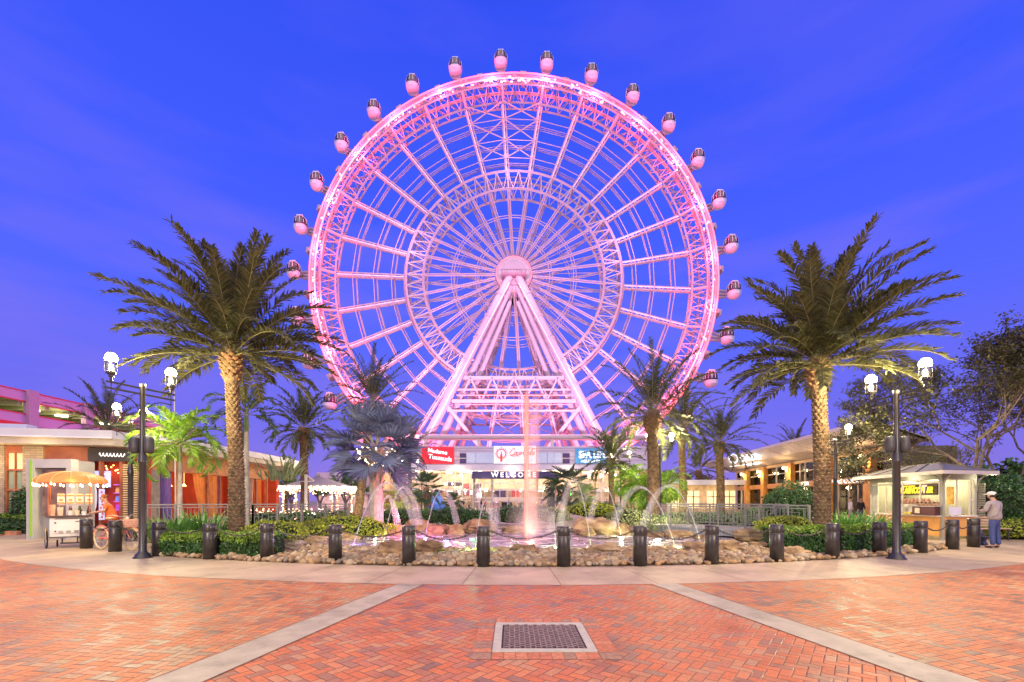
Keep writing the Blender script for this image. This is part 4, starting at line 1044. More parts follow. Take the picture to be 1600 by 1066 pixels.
text('WINE', .46, lw, 'lettering', rb, S_(1309)+Vector((-.14, 0, 2.96)), rot=(R(90), 0, rzz), ext=.02, off=.01, sx=1.3)
text('BEER', .46, lw, 'lettering', rb, S_(1260)+Vector((-.14, 0, 2.96)), rot=(R(90), 0, rzz), ext=.02, off=.01, sx=1.3)
# tilted roof: solid panel by the wall, slatted outer edge
zi, zo, wo = 5.05, 6.15, 3.2
P0, P1 = S_(1142), S_(1445)
b = MB()
def rq(b, y0, y1, u0, u1, t=.14):
    def P(y, u):
        k = (y-P0.y)/(P1.y-P0.y); bx = P0.x+(P1.x-P0.x)*k; return Vector((bx+.3-wo*u-.3*u, y, zi+(zo-zi)*u))
    a = [P(y0, u0), P(y1, u0), P(y1, u1), P(y0, u1)]; up = Vector((0, 0, t))
    b.add(a+[x+up for x in a], [(3, 2, 1, 0), (4, 5, 6, 7), (0, 1, 5, 4), (1, 2, 6, 5), (2, 3, 7, 6), (3, 0, 4, 7)])
rq(b, P1.y, P0.y, 0, .5); b.build('roof_panel', mat('roof_grey', (.47, .42, .40), rough=.6, var=.06, vs=.5), rb)
b = MB()
for k in range(9): rq(b, P1.y, P0.y+2, .5+.055*k, .53+.055*k, .12)
rq(b, P1.y, P0.y+2, .985, 1.01, .22); b.build('roof_slats', mat('slat_white', (.62, .58, .56), rough=.5, var=.05), rb)
b = MB()
y = P1.y
while y < P0.y+2: b = MB(); rq(b, y, y+.22, .0, 1.0, .2); y += 4.6; b.build('roof_beam', mat('roof_beam', (.56, .50, .46), var=.05), rb)
b = MB(); b.box((P0.x+3.2, 47, 5.3), (5, 18, .3)); b.build('flat_roof', mat('roof_grey2', (.4, .38, .38), var=.05), rb)
sgn = thing('script_sign', 'white illuminated script sign on the outer roof edge of the tan shop building', 'sign', W(1166, 718, 43.6))
c = W(1166, 717, 43.6)
text('Cafe&Bar', .95, lt, 'lettering', sgn, c+Vector((.35, -.1, .1)), rot=(R(90), R(-9), 0), ext=.05, off=.02, shear=.3, sx=.62)
text('WINE BAR', .34, lt, 'small_lettering', sgn, c+Vector((.6, -.1, -.52)), rot=(R(90), R(-9), 0), ext=.03, off=.01, sx=.8)
b = MB(); ring_at(b, c+Vector((-1.25, 0, .0)), (0, 1, 0), .42, .06, 24, 4); b.bar(c+Vector((-1.5, .2, -.75)), c+Vector((1.6, .2, -.35)), .06); b.build('ring_emblem', lt, sgn)
# small shop far right of centre
sh_ = thing('low_shop', 'low grey roofed shop with warm lit stone front behind the bridge railing', 'shop building', (21, 50, 0))
b = MB(); b.box((21.2, 52, 1.6), (7.5, 4, 3.2)); b.build('wall', mat('shop_stone', (.55, .42, .26), rough=.8, var=.3, vs=1.5), sh_)
b = MB(); b.prism([(16.8, 49), (25.6, 49), (25.6, 55), (16.8, 55)], 3.2, 3.75); b.build('roof', mat('roof_bluegrey', (.36, .38, .46), rough=.5, var=.05), sh_)
for x in (18.4, 20.2, 22.4, 24.2):
    b = MB(); b.box((x, 49.95, 1.6), (1.3, .1, 1.9)); o = b.build('window', mat('win_lit', (.9, .7, .4), var=.4, vs=1.5, emit=(1, .75, .42), es=.55), sh_)
    b = MB(); b.box((x, 49.88, 1.6), (.08, .06, 1.9)); b.box((x, 49.88, 1.9), (1.3, .06, .08)); b.build('frame', dk, o)
plamp((19, 48, 2.8), 120, (1, .7, .4), .2, 'wall_lamp', sh_); plamp((23, 48, 2.8), 120, (1, .7, .4), .2, 'wall_lamp', sh_)
# pale building far left of the entrance hall
wb = thing('side_building', 'pale low building with shaded colonnade left of the entrance hall', 'building', (-22, 84, 0))
b = MB(); b.box((-27, 88, 3.4), (20, 6, 6.8)); b.build('wall', mat('wall_blush', (.60, .50, .55), rough=.7, var=.1, vs=.5), wb)
b = MB(); b.box((-27, 84.5, 2.9), (20, 1, .5)); b.build('canopy', lav, wb)
for k in range(6):
    b = MB(); b.box((-35.5+3.4*k, 84.9, 1.3), (2.6, .1, 2.4)); b.build('window', mat('win_dusk', (.75, .5, .45), var=.5, vs=1.2, emit=(1, .6, .45), es=.28), wb)

# ---------------------------------------------------------------- kiosk
ks = thing('kiosk', 'snack kiosk with grey hipped metal roof and orange counter behind the right bollards', 'kiosk', (16.9, 18.6, 0))
kx0, kx1, ky0, ky1 = 16.05, 17.65, 16.7, 20.9
sage = mat('kiosk_sage', (.42, .43, .34), rough=.6, var=.06); korange = mat('kiosk_orange', (.80, .42, .10), rough=.5, var=.08); kcream = mat('kiosk_cream', (.80, .74, .6), rough=.5, var=.05)
def kk(x, y):     # slightly skewed footprint
    return (x+(y-ky0)*.16, y+(x-kx0)*.25)
def kbox(b, x0, x1, y0, y1, z0, z1): b.prism([kk(x0, y0), kk(x1, y0), kk(x1, y1), kk(x0, y1)], z0, z1); return b
for x, y in ((kx0, ky0), (kx1, ky0), (kx0, ky1-.1), (kx1, ky1-.1)):
    b = MB(); kbox(b, x, x+.12, y, y+.12, 0, 2.45); b.build('post', sage, ks)
b = MB(); kbox(b, kx0, kx1+.1, ky0, ky1, 2.3, 2.52); kbox(b, kx0+1.9, kx1+.05, ky0+.2, ky1-.1, 0, 2.3); kbox(b, kx0+.02, kx1, ky1-.5, ky1-.1, 0, 2.3); b.build('frame_wall', sage, ks)
b = MB(); kbox(b, kx0-.05, kx0+.1, ky0+.1, ky1-.5, .15, .88); kbox(b, kx0+.1, kx1, ky0-.03, ky0+.08, .15, .88); b.build('counter_front', korange, ks)
b = MB(); kbox(b, kx0-.2, kx0+.35, ky0+.05, ky1-.5, .88, .93); kbox(b, kx0+.3, kx1+.05, ky0-.12, ky0+.3, .88, .93); b.build('counter_top', kcream, ks)
b = MB()
for y in (ky0+.15, ky0+1.1, ky0+2.1, ky0+3.1, ky1-.55): kbox(b, kx0, kx0+.05, y, y+.05, .93, 2.3)
kbox(b, kx0, kx0+.05, ky0, ky1, 2.15, 2.22)
for x in (kx0+.7, kx0+1.35): kbox(b, x, x+.05, ky0, ky0+.05, .93, 2.3)
kbox(b, kx0+1.35, kx1, ky0, ky0+.04, 1.5, 1.55)
b.build('window_frame', kcream, ks)
b = MB(); zr = 2.52; e = .56
cs4 = [kk(kx0-e, ky0-e), kk(kx1+e, ky0-e), kk(kx1+e, ky1+e), kk(kx0-e, ky1+e)]
mx_, mn_ = (kx0+kx1)/2, 0
r1 = kk(mx_, ky0+.9); r2_ = kk(mx_, ky1-.9)
v = [(x, y, zr) for x, y in cs4]+[(x, y, zr+.06) for x, y in cs4]+[(r1[0], r1[1], zr+.46), (r2_[0], r2_[1], zr+.46)]
b.add(v, [(3, 2, 1, 0), (0, 1, 5, 4), (1, 2, 6, 5), (2, 3, 7, 6), (3, 0, 4, 7), (4, 5, 8), (5, 6, 9, 8), (6, 7, 9), (7, 4, 8, 9)])
b.build('roof', mat('roof_slate', (.24, .23, .23), rough=.4, metal=.3, var=.1, vs=2), ks)
b = MB()
for i, j in ((4, 8), (5, 8), (6, 9), (7, 9), (8, 9)): b.bar(Vector(v[i])+Vector((0, 0, .01)), Vector(v[j])+Vector((0, 0, .01)), .07, .04)
for t_ in (.25, .5, .75):
    a = Vector(v[4]).lerp(Vector(v[7]), t_); c = Vector(v[8]).lerp(Vector(v[9]), t_); b.bar(a+Vector((0, 0, .02)), c+Vector((0, 0, .02)), .035, .03)
b.build('roof_seam', mat('seam_dark', (.12, .11, .11), var=0), ks)
b = MB()
for i in range(4): b.bar(v[i], v[(i+1) % 4], .05, .13)
b.build('gutter', mat('gutter_cream', (.62, .58, .5), rough=.4, var=.05), ks)
b = MB()
for cx, cy, dx, dy in ((kx0, ky0, -1, 0), (kx0, ky0, 0, -1), (kx0, ky1, -1, 0), (kx1+.1, ky0, 0, -1), (kx1+.1, ky0, 1, 0)):
    pts = []
    for q in range(8):
        a = R(90*q/7); x = cx+dx*.62*(1-math.cos(a)); y = cy+dy*.62*(1-math.cos(a)); k_ = kk(x, y); pts.append((k_[0], k_[1], 1.85+.62*math.sin(a)))
    b = MB(); b.tube(pts, .022, 5); b.build('roof_bracket', sage, ks)
p = kk(kx0+.9, ky0+1.2); plamp((p[0], p[1], 2.15), 60, (1, .82, .5), .2, 'kiosk_lamp', ks); p = kk(kx0+.9, ky0+2.8); plamp((p[0], p[1], 2.15), 60, (1, .82, .5), .2, 'kiosk_lamp', ks)
p = kk(kx0-.35, ky0+1.6); plamp((p[0], p[1], 2.35), 14, (1, .85, .55), .06, 'kiosk_lamp', ks); p = kk(kx1+.5, ky0-.3); plamp((p[0], p[1], 2.35), 16, (1, .9, .6), .06, 'kiosk_lamp', ks)
b = MB()
for y in (1.0, 1.9, 2.9): p = kk(kx0-.35, ky0+y); b.lathe([(0, -.03), (.05, -.03), (.05, .0)], (p[0], p[1], 2.50), 8)
b.build('downlight', mat('dl2', (1, .9, .6), var=0, emit=(1, .9, .6), es=12), ks)
# sign inside
p0 = kk(kx0+.62, ky0+3.0); p1 = kk(kx0+.62, ky0+.75)
pc = Vector(((p0[0]+p1[0])/2, (p0[1]+p1[1])/2, 1.95)); dv = Vector((p1[0]-p0[0], p1[1]-p0[1], 0)); rzz = math.atan2(dv.y, dv.x)
sgn = thing('hanging_sign', 'dark sign board with bright yellow slanted lettering inside the kiosk', 'sign', pc)
b = MB(); b.box(pc, (2.2, .08, .46), rz=rzz); b.build('board', mat('board_brown', (.09, .07, .04), rough=.5, var=.3, vs=2), sgn)
nrm = Vector((dv.y, -dv.x, 0)).normalized()
ylw = mat('letter_yellow', (.9, .75, .05), var=0, emit=(1, .80, .05), es=.9); lred = mat('letter_redwhite', (.9, .6, .5), var=0, emit=(1, .65, .55), es=.9)
dn = dv.normalized()
text('FLASHCOP', .34, ylw, 'lettering', sgn, pc+nrm*.06-dn*.30+Vector((0, 0, -.04)), rot=(R(90), 0, rzz), ext=.01, off=.014, shear=.3, sx=.82)
text('T', .44, lred, 'lettering', sgn, pc+nrm*.06+dn*.43+Vector((0, 0, -.01)), rot=(R(90), 0, rzz), ext=.01, off=.014, shear=.1, sx=.9)
text('ER', .33, ylw, 'lettering', sgn, pc+nrm*.06+dn*.72+Vector((0, 0, -.04)), rot=(R(90), 0, rzz), ext=.01, off=.014, shear=.3, sx=.85)
b = MB(); b.box(pc+nrm*.05-dn*.45+Vector((0, 0, .15)), (.7, .02, .05), rz=rzz); b.build('small_strip', ylw, sgn)
b = MB()
for s in (-.9, .9): b.tube([pc+dn*s+Vector((0, 0, .23)), pc+dn*s+Vector((0, 0, .4))], .01, 4)
b.build('hanger', dk, sgn)
# goods on the counter
gm = mat('bag_pink', (.75, .30, .22), rough=.4, var=.5, vs=8, col2=(.9, .6, .4))
for i in range(9):
    q = kk(kx0+.45, ky0+1.15+.2*i); b = MB(); b.rockball((q[0], q[1], 1.46), (.09, .09, .13), i, 8, 6, .2); o = b.build('snack_bag', gm)
    tag(o, 'pink snack bag on the kiosk shelf, %s from the near end' % ORD[i], 'snack bag', 'snack bags on the kiosk shelf'); rebase(o)
st = thing('shelf_stand', 'pale display shelf under the row of pink bags in the kiosk', 'shelf', (*kk(kx0+.45, ky0+2.0), .93))
b = MB(); kbox(b, kx0+.3, kx0+.65, ky0+1.0, ky0+3.0, 1.3, 1.34); b.build('shelf', kcream, st); b = MB(); kbox(b, kx0+.4, kx0+.55, ky0+1.8, ky0+2.2, .932, 1.3); b.build('leg', kcream, st)
for i in range(5):
    q = kk(kx0-.02, ky0+.25+.21*i); b = MB(); b.rockball((q[0], q[1], 1.37), (.11, .11, .10), i+20, 8, 6, .12)
    o = b.build('tan_plush_hat', mat('hat_tan', (.52, .33, .20), rough=.9, var=.3, vs=9)); tag(o, 'tan plush hat on the dark kiosk stand, %s from the near corner' % ORD[i], 'hat', 'plush hats on the kiosk stand'); rebase(o)
    b = MB(); b.rockball((q[0]-.1, q[1], 1.41), (.035, .05, .035), i, 6, 5, 0); b2 = b.build('dark_patch', dk, o)
st = thing('display_stand', 'dark maroon display stand holding tan hats at the kiosk counter', 'display stand', (*kk(kx0-.2, ky0+.7), 0))
b = MB(); kbox(b, kx0-.26, kx0+.12, ky0+.12, ky0+1.28, .935, 1.265); b.build('box', mat('maroon', (.10, .03, .035), rough=.5, var=.2), st)
b = MB(); kbox(b, kx0-.29, kx0-.262, ky0+.85, ky0+1.1, 1.0, 1.2); b.build('card', mat('card_cream', (.75, .65, .4), var=.3, vs=10), st)
b = MB(); kbox(b, kx0-.28, kx0+.14, ky0+.10, ky0+1.3, 1.265, 1.285); b.build('rim', alu, st)
for i, (dx, dy, c_, z) in enumerate(((-.16, 1.55, (.85, .65, .1), .1), (-.1, 2.2, (.85, .8, .7), .06), (.05, 2.7, (.7, .5, .3), .12))):
    q = kk(kx0+dx, ky0+dy); b = MB(); b.box((q[0], q[1], .932+z/2), (.2, .34, z)); o = b.build('snack_tray', mat('tray%d' % i, c_, var=.4, vs=12), None, bevel=.01); tag(o, ['small yellow tray on the kiosk counter', 'low pale tray on the kiosk counter', 'tan snack box near the far end of the kiosk counter'][i], 'tray'); rebase(o)
b = MB()
for i in range(14): b.box((*kk(kx0+1.85, ky0+.55), .95+.09*i), (.03, 1.2, .07), rz=.15)
b.build('roller_shutter', mat('shutter', (.34, .33, .27), var=.1), ks)
q = kk(kx0+.35, ky0+.02); b = MB(); b.prism([kk(kx0+.2, ky0-.02), kk(kx0+.55, ky0-.02), kk(kx0+.55, ky0), kk(kx0+.2, ky0)], 1.35, 2.02)
o = b.build('poster', mat('poster_orange', (.85, .38, .05), var=.5, vs=6, emit=(1, .45, .08), es=.25, col2=(.9, .7, .1)), ks)
b = MB(); b.prism([kk(kx0+.15, ky0-.16), kk(kx0+.75, ky0-.16), kk(kx0+.75, ky0-.14), kk(kx0+.15, ky0-.14)], .96, 1.25); o = b.build('notice_card', mat('card_white', (.8, .8, .85), var=.1)); tag(o, 'white notice card standing on the short end of the kiosk counter', 'notice'); rebase(o)
# banners left of the kiosk
for (pxx, y0_, y1_, w_, c_, lb, c2_) in ((1309+63, 752, 766, 6, (.08, .17, .60), 'blue paddle shaped sign on a pole at the left end of the kiosk', None), (1374.5, 780, 797, 6, (.85, .32, .04), 'orange and yellow popcorn shaped poster at the left end of the kiosk', (.95, .7, .1))):
    D = 21.2; t = thing('paddle_sign', lb, 'sign', (X(pxx, D), D, 0))
    b = MB(); c = W(pxx, (y0_+y1_)/2, D); hh = (y1_-y0_)/700*D/2; ww = w_/700*D
    b.prism([(c.x-ww, c.y), (c.x+ww, c.y), (c.x+ww, c.y+.04), (c.x-ww, c.y+.04)], c.z-hh, c.z+hh); b.build('panel', mat('pad%.2f' % c_[0], c_, var=.3, vs=5, col2=c2_), t, bevel=.03)
    b = MB(); b.bar((c.x, c.y+.06, 0), (c.x, c.y+.06, c.z-hh+.05), .04); b.build('pole', alu, t)
# ================================================================ plants
leaf_palm = mat('palm_leaf', (.11, .115, .05), rough=.6, var=.25, vs=.8, island=.45, transl=.35, spec=.3)
leaf_palm_far = mat('palm_leaf_far', (.10, .12, .055), rough=.55, var=.2, vs=1.5, island=.3, transl=.2, spec=.2)
rachis = mat('palm_rachis', (.26, .24, .11), rough=.5, var=.2, vs=4)
trunk_m = mat('palm_trunk', (.15, .095, .05), rough=.9, var=.35, vs=7, bump=.6, bs=25, col2=(.25, .18, .10), island=.25)
trunk_d = mat('palm_boots', (.24, .14, .07), rough=.9, var=.4, vs=9, bump=.5, bs=25, island=.3)

def frond(b, hub, az, el, L, droop, rg, leaf=.5, n=44, wid=.034, seg=12, curl=0.0, fine=True, rr=.02):
    pts = []; p = Vector(hub); e = el; a = az
    for i in range(seg+1):
        t = i/seg; pts.append(p.copy()); ee = el-droop*(.45*t+1.0*t**3.2); aa = az+curl*t*t
        p = p+Vector((math.cos(ee)*math.cos(aa), math.cos(ee)*math.sin(aa), math.sin(ee)))*(L/seg)
    b.mi(1).tube(pts, [rr*(1-.8*i/seg) for i in range(seg+1)], 3, caps=False)
    b.mi(0)
    for i in range(n):
        t = .14+.86*(i+.5)/n; q = t*seg; k = min(int(q), seg-1); f = q-k
        o = pts[k].lerp(pts[k+1], f); T = (pts[k+1]-pts[k]).normalized()
        S = T.cross(Vector((0, 0, 1)))
        S = S.normalized() if S.length > .05 else Vector((-math.sin(az), math.cos(az), 0))
        U = S.cross(T)
        prof = (min(1, (t-.1)*4)*(1-.62*max(0, t-.45)/.55))*leaf
        ang = R(68-34*t)
        for s in (-1, 1):
            if rg.random() < .07: continue
            l = prof*rg.uniform(.62, 1.12); v = rg.uniform(.0, .55)
            d = (T*math.cos(ang)+S*s*math.sin(ang)*math.cos(v)+U*math.sin(v)).normalized()
            m = o+d*l*.55; tip = o+d*l+Vector((0, 0, -l*rg.uniform(.08, .28)))
            w = (T-d*T.dot(d)); w = w.normalized()*wid*.5 if w.length > .01 else U*wid*.5
            if fine: b.add([o-w*.6, o+w*.6, m+w, tip, m-w], [(0, 1, 2, 4), (4, 2, 3)])
            else: b.add([o-w, o+w, tip], [(0, 1, 2)])

def date_palm(name, label, base, hub, nf, L, rg, rt=.25, group='date palms round the plaza', fine=True, n=44, wid=.034, leaf=.5, boots=.9, stubs=True, emin=-28, mm=None, low=6, elmax=88):
    base = Vector(base); hub = Vector(hub)
    t = thing(name, label, 'palm tree', base, group)
    H = hub.z-base.z
    b = MB(); m = 26; pts = []; rr = []
    for i in range(m+1):
        k = i/m; c = base.lerp(hub, k)+Vector((.05*math.sin(k*5), 0, 0)); pts.append(c)
        r_ = rt*(1.12-.3*k) if k < .82 else rt*(1.0+.55*math.sin((k-.82)/.18*math.pi*.75))
        if k < .05: r_ *= 1.12
        rr.append(r_*(1+.02*math.sin(i*2.1)))
    b.tube(pts, rr, 16)
    if stubs:
        rows = int(H*(1-boots*.0)/.105); per = 9
        for i in range(rows):
            k = (i+.5)/rows
            if k > .97: continue
            c = base.lerp(hub, k)+Vector((.05*math.sin(k*5), 0, 0)); r_ = rr[min(m, int(k*m))]
            top = k > .84
            for j in range(per):
                a = 2*math.pi*(j+(i % 2)*.5+rg.uniform(-.08, .08))/per
                o = Vector((math.cos(a), math.sin(a), 0)); sd = Vector((-math.sin(a), math.cos(a), 0)); up = Vector((0, 0, 1))
                ww = r_*.36; hh = .085; pr = .055 if not top else rg.uniform(.05, .12)
                q = c+o*r_*.97
                b.mi(1 if top else 0)
                b.add([q-sd*ww, q-up*hh*.9, q+sd*ww, q+up*hh, q+o*pr+up*hh*.55-sd*ww*.45, q+o*pr+up*hh*.55+sd*ww*.45],
                      [(0, 1, 4), (1, 5, 4), (1, 2, 5), (2, 3, 5), (3, 4, 5), (3, 0, 4)])
        b.mi(0)
    b.build('trunk', [trunk_m, trunk_d], t)
    b = MB()
    for i in range(nf):
        k = (i+.5)/nf
        el = R(elmax-(elmax-(emin if emin > -31 else -8))*k**.92+rg.uniform(-6, 6)); az = i*2.39996+rg.uniform(-.25, .25)
        LL = L*rg.uniform(.82, 1.08)*(.84+.18*max(0, math.sin(el)))
        frond(b, hub+Vector((math.cos(az)*rt*.45, math.sin(az)*rt*.45, .1-.35*k)), az, el, LL, R(rg.uniform(20, 48)+(6 if emin < -30 else 22)*k), rg, leaf=leaf, n=n, wid=wid, curl=rg.uniform(-.25, .25), fine=fine, rr=.024*L/4)
    for i in range(low):      # short broken green stubs and hanging flower stalks under the crown
        az = rg.uniform(0, 6.28); frond(b, hub+Vector((math.cos(az)*rt*.8, math.sin(az)*rt*.8, -.3)), az, R(rg.uniform(-10, 35)), L*.35, R(60), rg, leaf=leaf*.5, n=14, wid=wid, fine=fine, rr=.014)
    b.build('crown', [mm or leaf_palm, rachis], t)
    return t
rg = random.Random(11)
date_palm('date_palm', 'tall date palm with rough tan trunk behind the left hedge, between lamp post and fountain', (-8.75, 14.2, .0), (-8.85, 14.2, 6.3), 76, 3.4, rg, rt=.19, n=74, wid=.046, leaf=.62, group=None, emin=-31)
date_palm('date_palm', 'tall date palm with rough tan trunk right of the bridge railing, left of the kiosk', (9.45, 13.7, .0), (9.42, 13.7, 5.85), 76, 3.4, rg, rt=.19, n=74, wid=.046, leaf=.62, group=None, emin=-31)
def palm_at(px, hy, D, L, nf, label, rt=.24, n=40, wid=.07, tx=None, leaf=.6, **k):
    hub = W(px, hy, D); bx = X(tx if tx else px, D)
    return date_palm('date_palm', label, (bx, D, 0), hub, nf, L, rg, rt=rt, n=n, wid=wid, fine=False, leaf=leaf, mm=leaf_palm_far, low=3, **k)
palm_at(582, 628, 31, 3.9, 46, 'date palm rising behind the silver fan palm', tx=557)
palm_at(475, 668, 29, 2.9, 42, 'date palm with dark brown trunk above the lit patio canopy', rt=.22)
palm_at(1020, 645, 23.2, 3.6, 48, 'tall date palm right of the central jet, behind a lit lamp post', rt=.27)
palm_at(1066, 668, 31, 3.7, 44, 'date palm just right of the centre right palm, its slim trunk above the bridge', rt=.22)
palm_at(1125, 690, 33, 3.3, 40, 'shorter date palm with dark brown trunk left of the white script sign', rt=.26)
palm_at(955, 716, 30.5, 2.6, 40, 'small date palm with smooth trunk in front of the blue sign', rt=.20, stubs=False)
palm_at(1242, 705, 58, 4.2, 30, 'distant palm crown showing over the slatted roof, left one', wid=.1)
palm_at(1357, 690, 52, 4.0, 30, 'distant palm crown showing over the slatted roof, right one behind the slim lamp', wid=.1)
palm_at(168, 668, 30, 3.4, 34, 'palm crown behind the restaurant roof in front of the pink garage')
palm_at(640, 700, 60, 5.0, 30, 'distant palm standing behind the silver fan palm', wid=.1)
palm_at(1092, 735, 55, 4.0, 26, 'low distant palm between the two right date palms', wid=.1)

# feathery palms with thin smooth trunks
def feather_palm(px, hy, D, L, nf, label, rt, m, bx=None, shaft=True, n=40, leaf=.45, wid=.05, emin=-20):
    hub = W(px, hy, D); base = Vector((X(bx if bx else px, D), D, 0))
    t = thing('feather_palm', label, 'palm tree', base)
    b = MB(); pts = [base.lerp(hub, i/14) for i in range(15)]
    b.tube(pts, [rt*(1.25-.5*i/14)*(1.15 if i == 0 else 1)*(1+.03*(i % 2)) for i in range(15)], 10); b.build('trunk', mat('smooth_trunk', (.46, .42, .36), rough=.8, var=.25, vs=5, bump=.3, bs=18), t, smooth=True)
    if shaft:
        b = MB(); b.lathe([(rt*.7, -.9), (rt*.95, -.6), (rt*.8, -.1), (rt*.3, .35)], hub, 10); b.build('crownshaft', mat('crownshaft', (.22, .32, .10), rough=.4, var=.15), t, smooth=True)
    b = MB()
    for i in range(nf):
        k = (i+.5)/nf; az = i*2.4+rg.uniform(-.2, .2)
        frond(b, hub, az, R(80-(80-emin)*k), L*rg.uniform(.9, 1.1), R(75+40*k), rg, leaf=leaf, n=n, wid=wid, curl=rg.uniform(-.2, .2), rr=.02)
    b.build('crown', [m, rachis], t); return t
lime = mat('leaf_lime', (.22, .42, .05), rough=.45, var=.25, vs=1.5, island=.3, transl=.35)
feather_palm(385, 648, 19.8, 2.1, 16, 'slim palm with arching feather fronds and pale grey trunk right of the left date palm', .11, mat('leaf_feather', (.06, .12, .05), island=.3, transl=.25))
feather_palm(281, 694, 17.2, 2.0, 26, 'bright green feather palm with slim white trunk, lit by the lamp beside the restaurant', .085, lime, leaf=.55, n=44)
feather_palm(868, 760, 33, 1.1, 14, 'small feather palm left of the lime green palms by the fountain', .07, mat('leaf_feather', (.06, .12, .05)), shaft=False)
for i, (px, hy, D, lb) in enumerate(((985, 752, 26, 'lime green bushy palm left of the centre right date palm trunk'), (1043, 757, 27.5, 'lime green bushy palm right of the centre right date palm trunk'), (1003, 765, 24.5, 'low lime green palm just left of the centre right date palm trunk'))):
    feather_palm(px, hy, D, 1.45, 24, lb, .06, lime, shaft=False, leaf=.5, n=36, emin=-50)
for k, (px, D) in enumerate(((972, 27), (930, 27), (1055, 30))): plamp(W(px, 795, D), 60, (.75, 1, .25), .1, 'garden_uplight')
b = MB(); p = Vector((X(275, 21), 21, 0)); b.tube([p, p+Vector((-.12, 0, 9.6))], [.035, .012], 6); tag(b.build('thin_pole', mat('pole_pale', (.5, .48, .42), rough=.5)), 'very thin pale pole rising from the bright green feather palm', 'pole')

# fan palms
def fan(b, hub, az, el, Lp, Rf, rg, nseg=30, spread=250, wid=1.0):
    d = Vector((math.cos(el)*math.cos(az), math.cos(el)*math.sin(az), math.sin(el)))
    pts = []; p = Vector(hub)
    for i in range(6):
        pts.append(p.copy()); e = el-R(25)*(i/5)**2; p = p+Vector((math.cos(e)*math.cos(az), math.cos(e)*math.sin(az), math.sin(e)))*Lp/5
    b.mi(1).tube(pts, [.028, .026, .024, .022, .02, .018], 4); b.mi(0)
    c = pts[-1]; T = (pts[-1]-pts[-2]).normalized(); S = T.cross(Vector((0, 0, 1))).normalized(); U = S.cross(T)
    tilt = rg.uniform(-.5, .2); T2 = (T*math.cos(tilt)+U*math.sin(tilt)).normalized(); U2 = S.cross(T2)
    dirs = []
    for i in range(nseg+1):
        a = R(-spread/2+spread*i/nseg); v = T2*math.cos(a)+S*math.sin(a)+U2*(.22*abs(math.sin(a))+(.05 if i % 2 else -.05)); dirs.append(v.normalized())
    for i in range(nseg):
        m = ((dirs[i]+dirs[i+1])/2+U2*.10).normalized(); rl_ = Rf*(1-.16*abs(i/nseg-.5)*2)*rg.uniform(.92, 1.05)
        k = .42
        a0, a1 = c+dirs[i]*Rf*k, c+dirs[i+1]*Rf*k; tip = c+m*rl_+Vector((0, 0, -.12*Rf*rg.random()))
        mm = c+m*rl_*.7; w = (a1-a0)*.36
        b.add([c, a0, mm-w, tip, mm+w, a1], [(0, 1, 2, 3, 4, 5)])
silver = mat('leaf_silver', (.15, .185, .31), rough=.5, var=.2, vs=1.2, island=.2, transl=.15, spec=.35)
def fan_palm(px, hy, D, nf, Lp, Rf, label, m, rt=.22, tm=None, bx=None, emin=-45, group=None, sk=True):
    hub = W(px, hy, D); base = Vector((X(bx if bx else px, D), D, 0)); t = thing('fan_palm', label, 'palm tree', base, group)
    b = MB(); pts = [base.lerp(hub, i/12) for i in range(13)]
    b.tube(pts, [rt*(1.2-.25*i/12)*(1.1 if i > 8 else 1) for i in range(13)], 14)
    if sk:
        for i in range(46):
            a = i*2.4; k = .52+.45*i/46; q = base.lerp(hub, k); o = Vector((math.cos(a), math.sin(a), 0)); sd = Vector((-o.y, o.x, 0))
            b.mi(1).add([q+o*rt*.9-sd*.09, q+o*rt*.9+sd*.09, q+o*(rt+.16)+sd*.03+Vector((0, 0, .34)), q+o*(rt+.16)-sd*.03+Vector((0, 0, .34))], [(0, 1, 2, 3)])
        b.mi(0)
    b.build('trunk', [tm or mat('fan_trunk', (.40, .36, .32), rough=.85, var=.25, vs=6, bump=.4, bs=20), mat('fan_boots', (.42, .27, .19), rough=.8, var=.3, vs=6)], t)
    b = MB()
    for i in range(nf):
        k = (i+.5)/nf; az = i*2.39996; fan(b, hub+Vector((0, 0, -.3*k)), az, R(82-(82-emin)*k+rg.uniform(-8, 8)), Lp*rg.uniform(.85, 1.15), Rf*rg.uniform(.88, 1.1), rg)
    b.build('crown', [m, mat('petiole', (.42, .40, .32), rough=.5, var=.15)], t); return t
fan_palm(588, 700, 18.3, 38, 1.2, 1.12, 'big silver blue fan palm with thick grey trunk left of the fountain', silver, rt=.25, emin=-30)
fan_palm(628, 775, 33, 22, .75, .75, 'small yellow green fan palm right of the silver fan palm trunk', mat('leaf_yellow', (.35, .42, .12), island=.2, transl=.3), rt=.12, emin=-50)
fan_palm(666, 762, 38, 24, .9, .85, 'small dark fan palm with brown trunk left of the entrance glazing', mat('leaf_darkgreen', (.07, .14, .06), island=.25, transl=.2), rt=.2, tm=mat('brown_trunk', (.25, .16, .12), rough=.9, var=.3))
fan_palm(886, 762, 34, 26, 1.3, 1.0, 'dark grey green fan palm in front of the right entrance glazing', mat('leaf_greygreen', (.08, .11, .09), island=.25, transl=.2), rt=.15)
fan_palm(707, 785, 52, 20, .8, .8, 'tiny fan palm in front of the left entrance glazing', mat('leaf_darkgreen', (.07, .14, .06)), rt=.12, sk=False)
fan_palm(915, 775, 30, 20, .6, .6, 'little pale green fan palm by the rocks right of the central jet', mat('leaf_paleg', (.30, .38, .2), island=.2, transl=.3), rt=.08, sk=False)
plamp(W(630, 800, 31), 90, (1, .95, .5), .1, 'garden_uplight'); plamp(W(556, 798, 29.6)+Vector((0, -.6, .3)), 160, (1, .82, .5), .1, 'garden_uplight'); plamp(W(590, 812, 19.0)+Vector((1.4, -1.2, .3)), 110, (1, .28, .45), .1, 'garden_uplight')
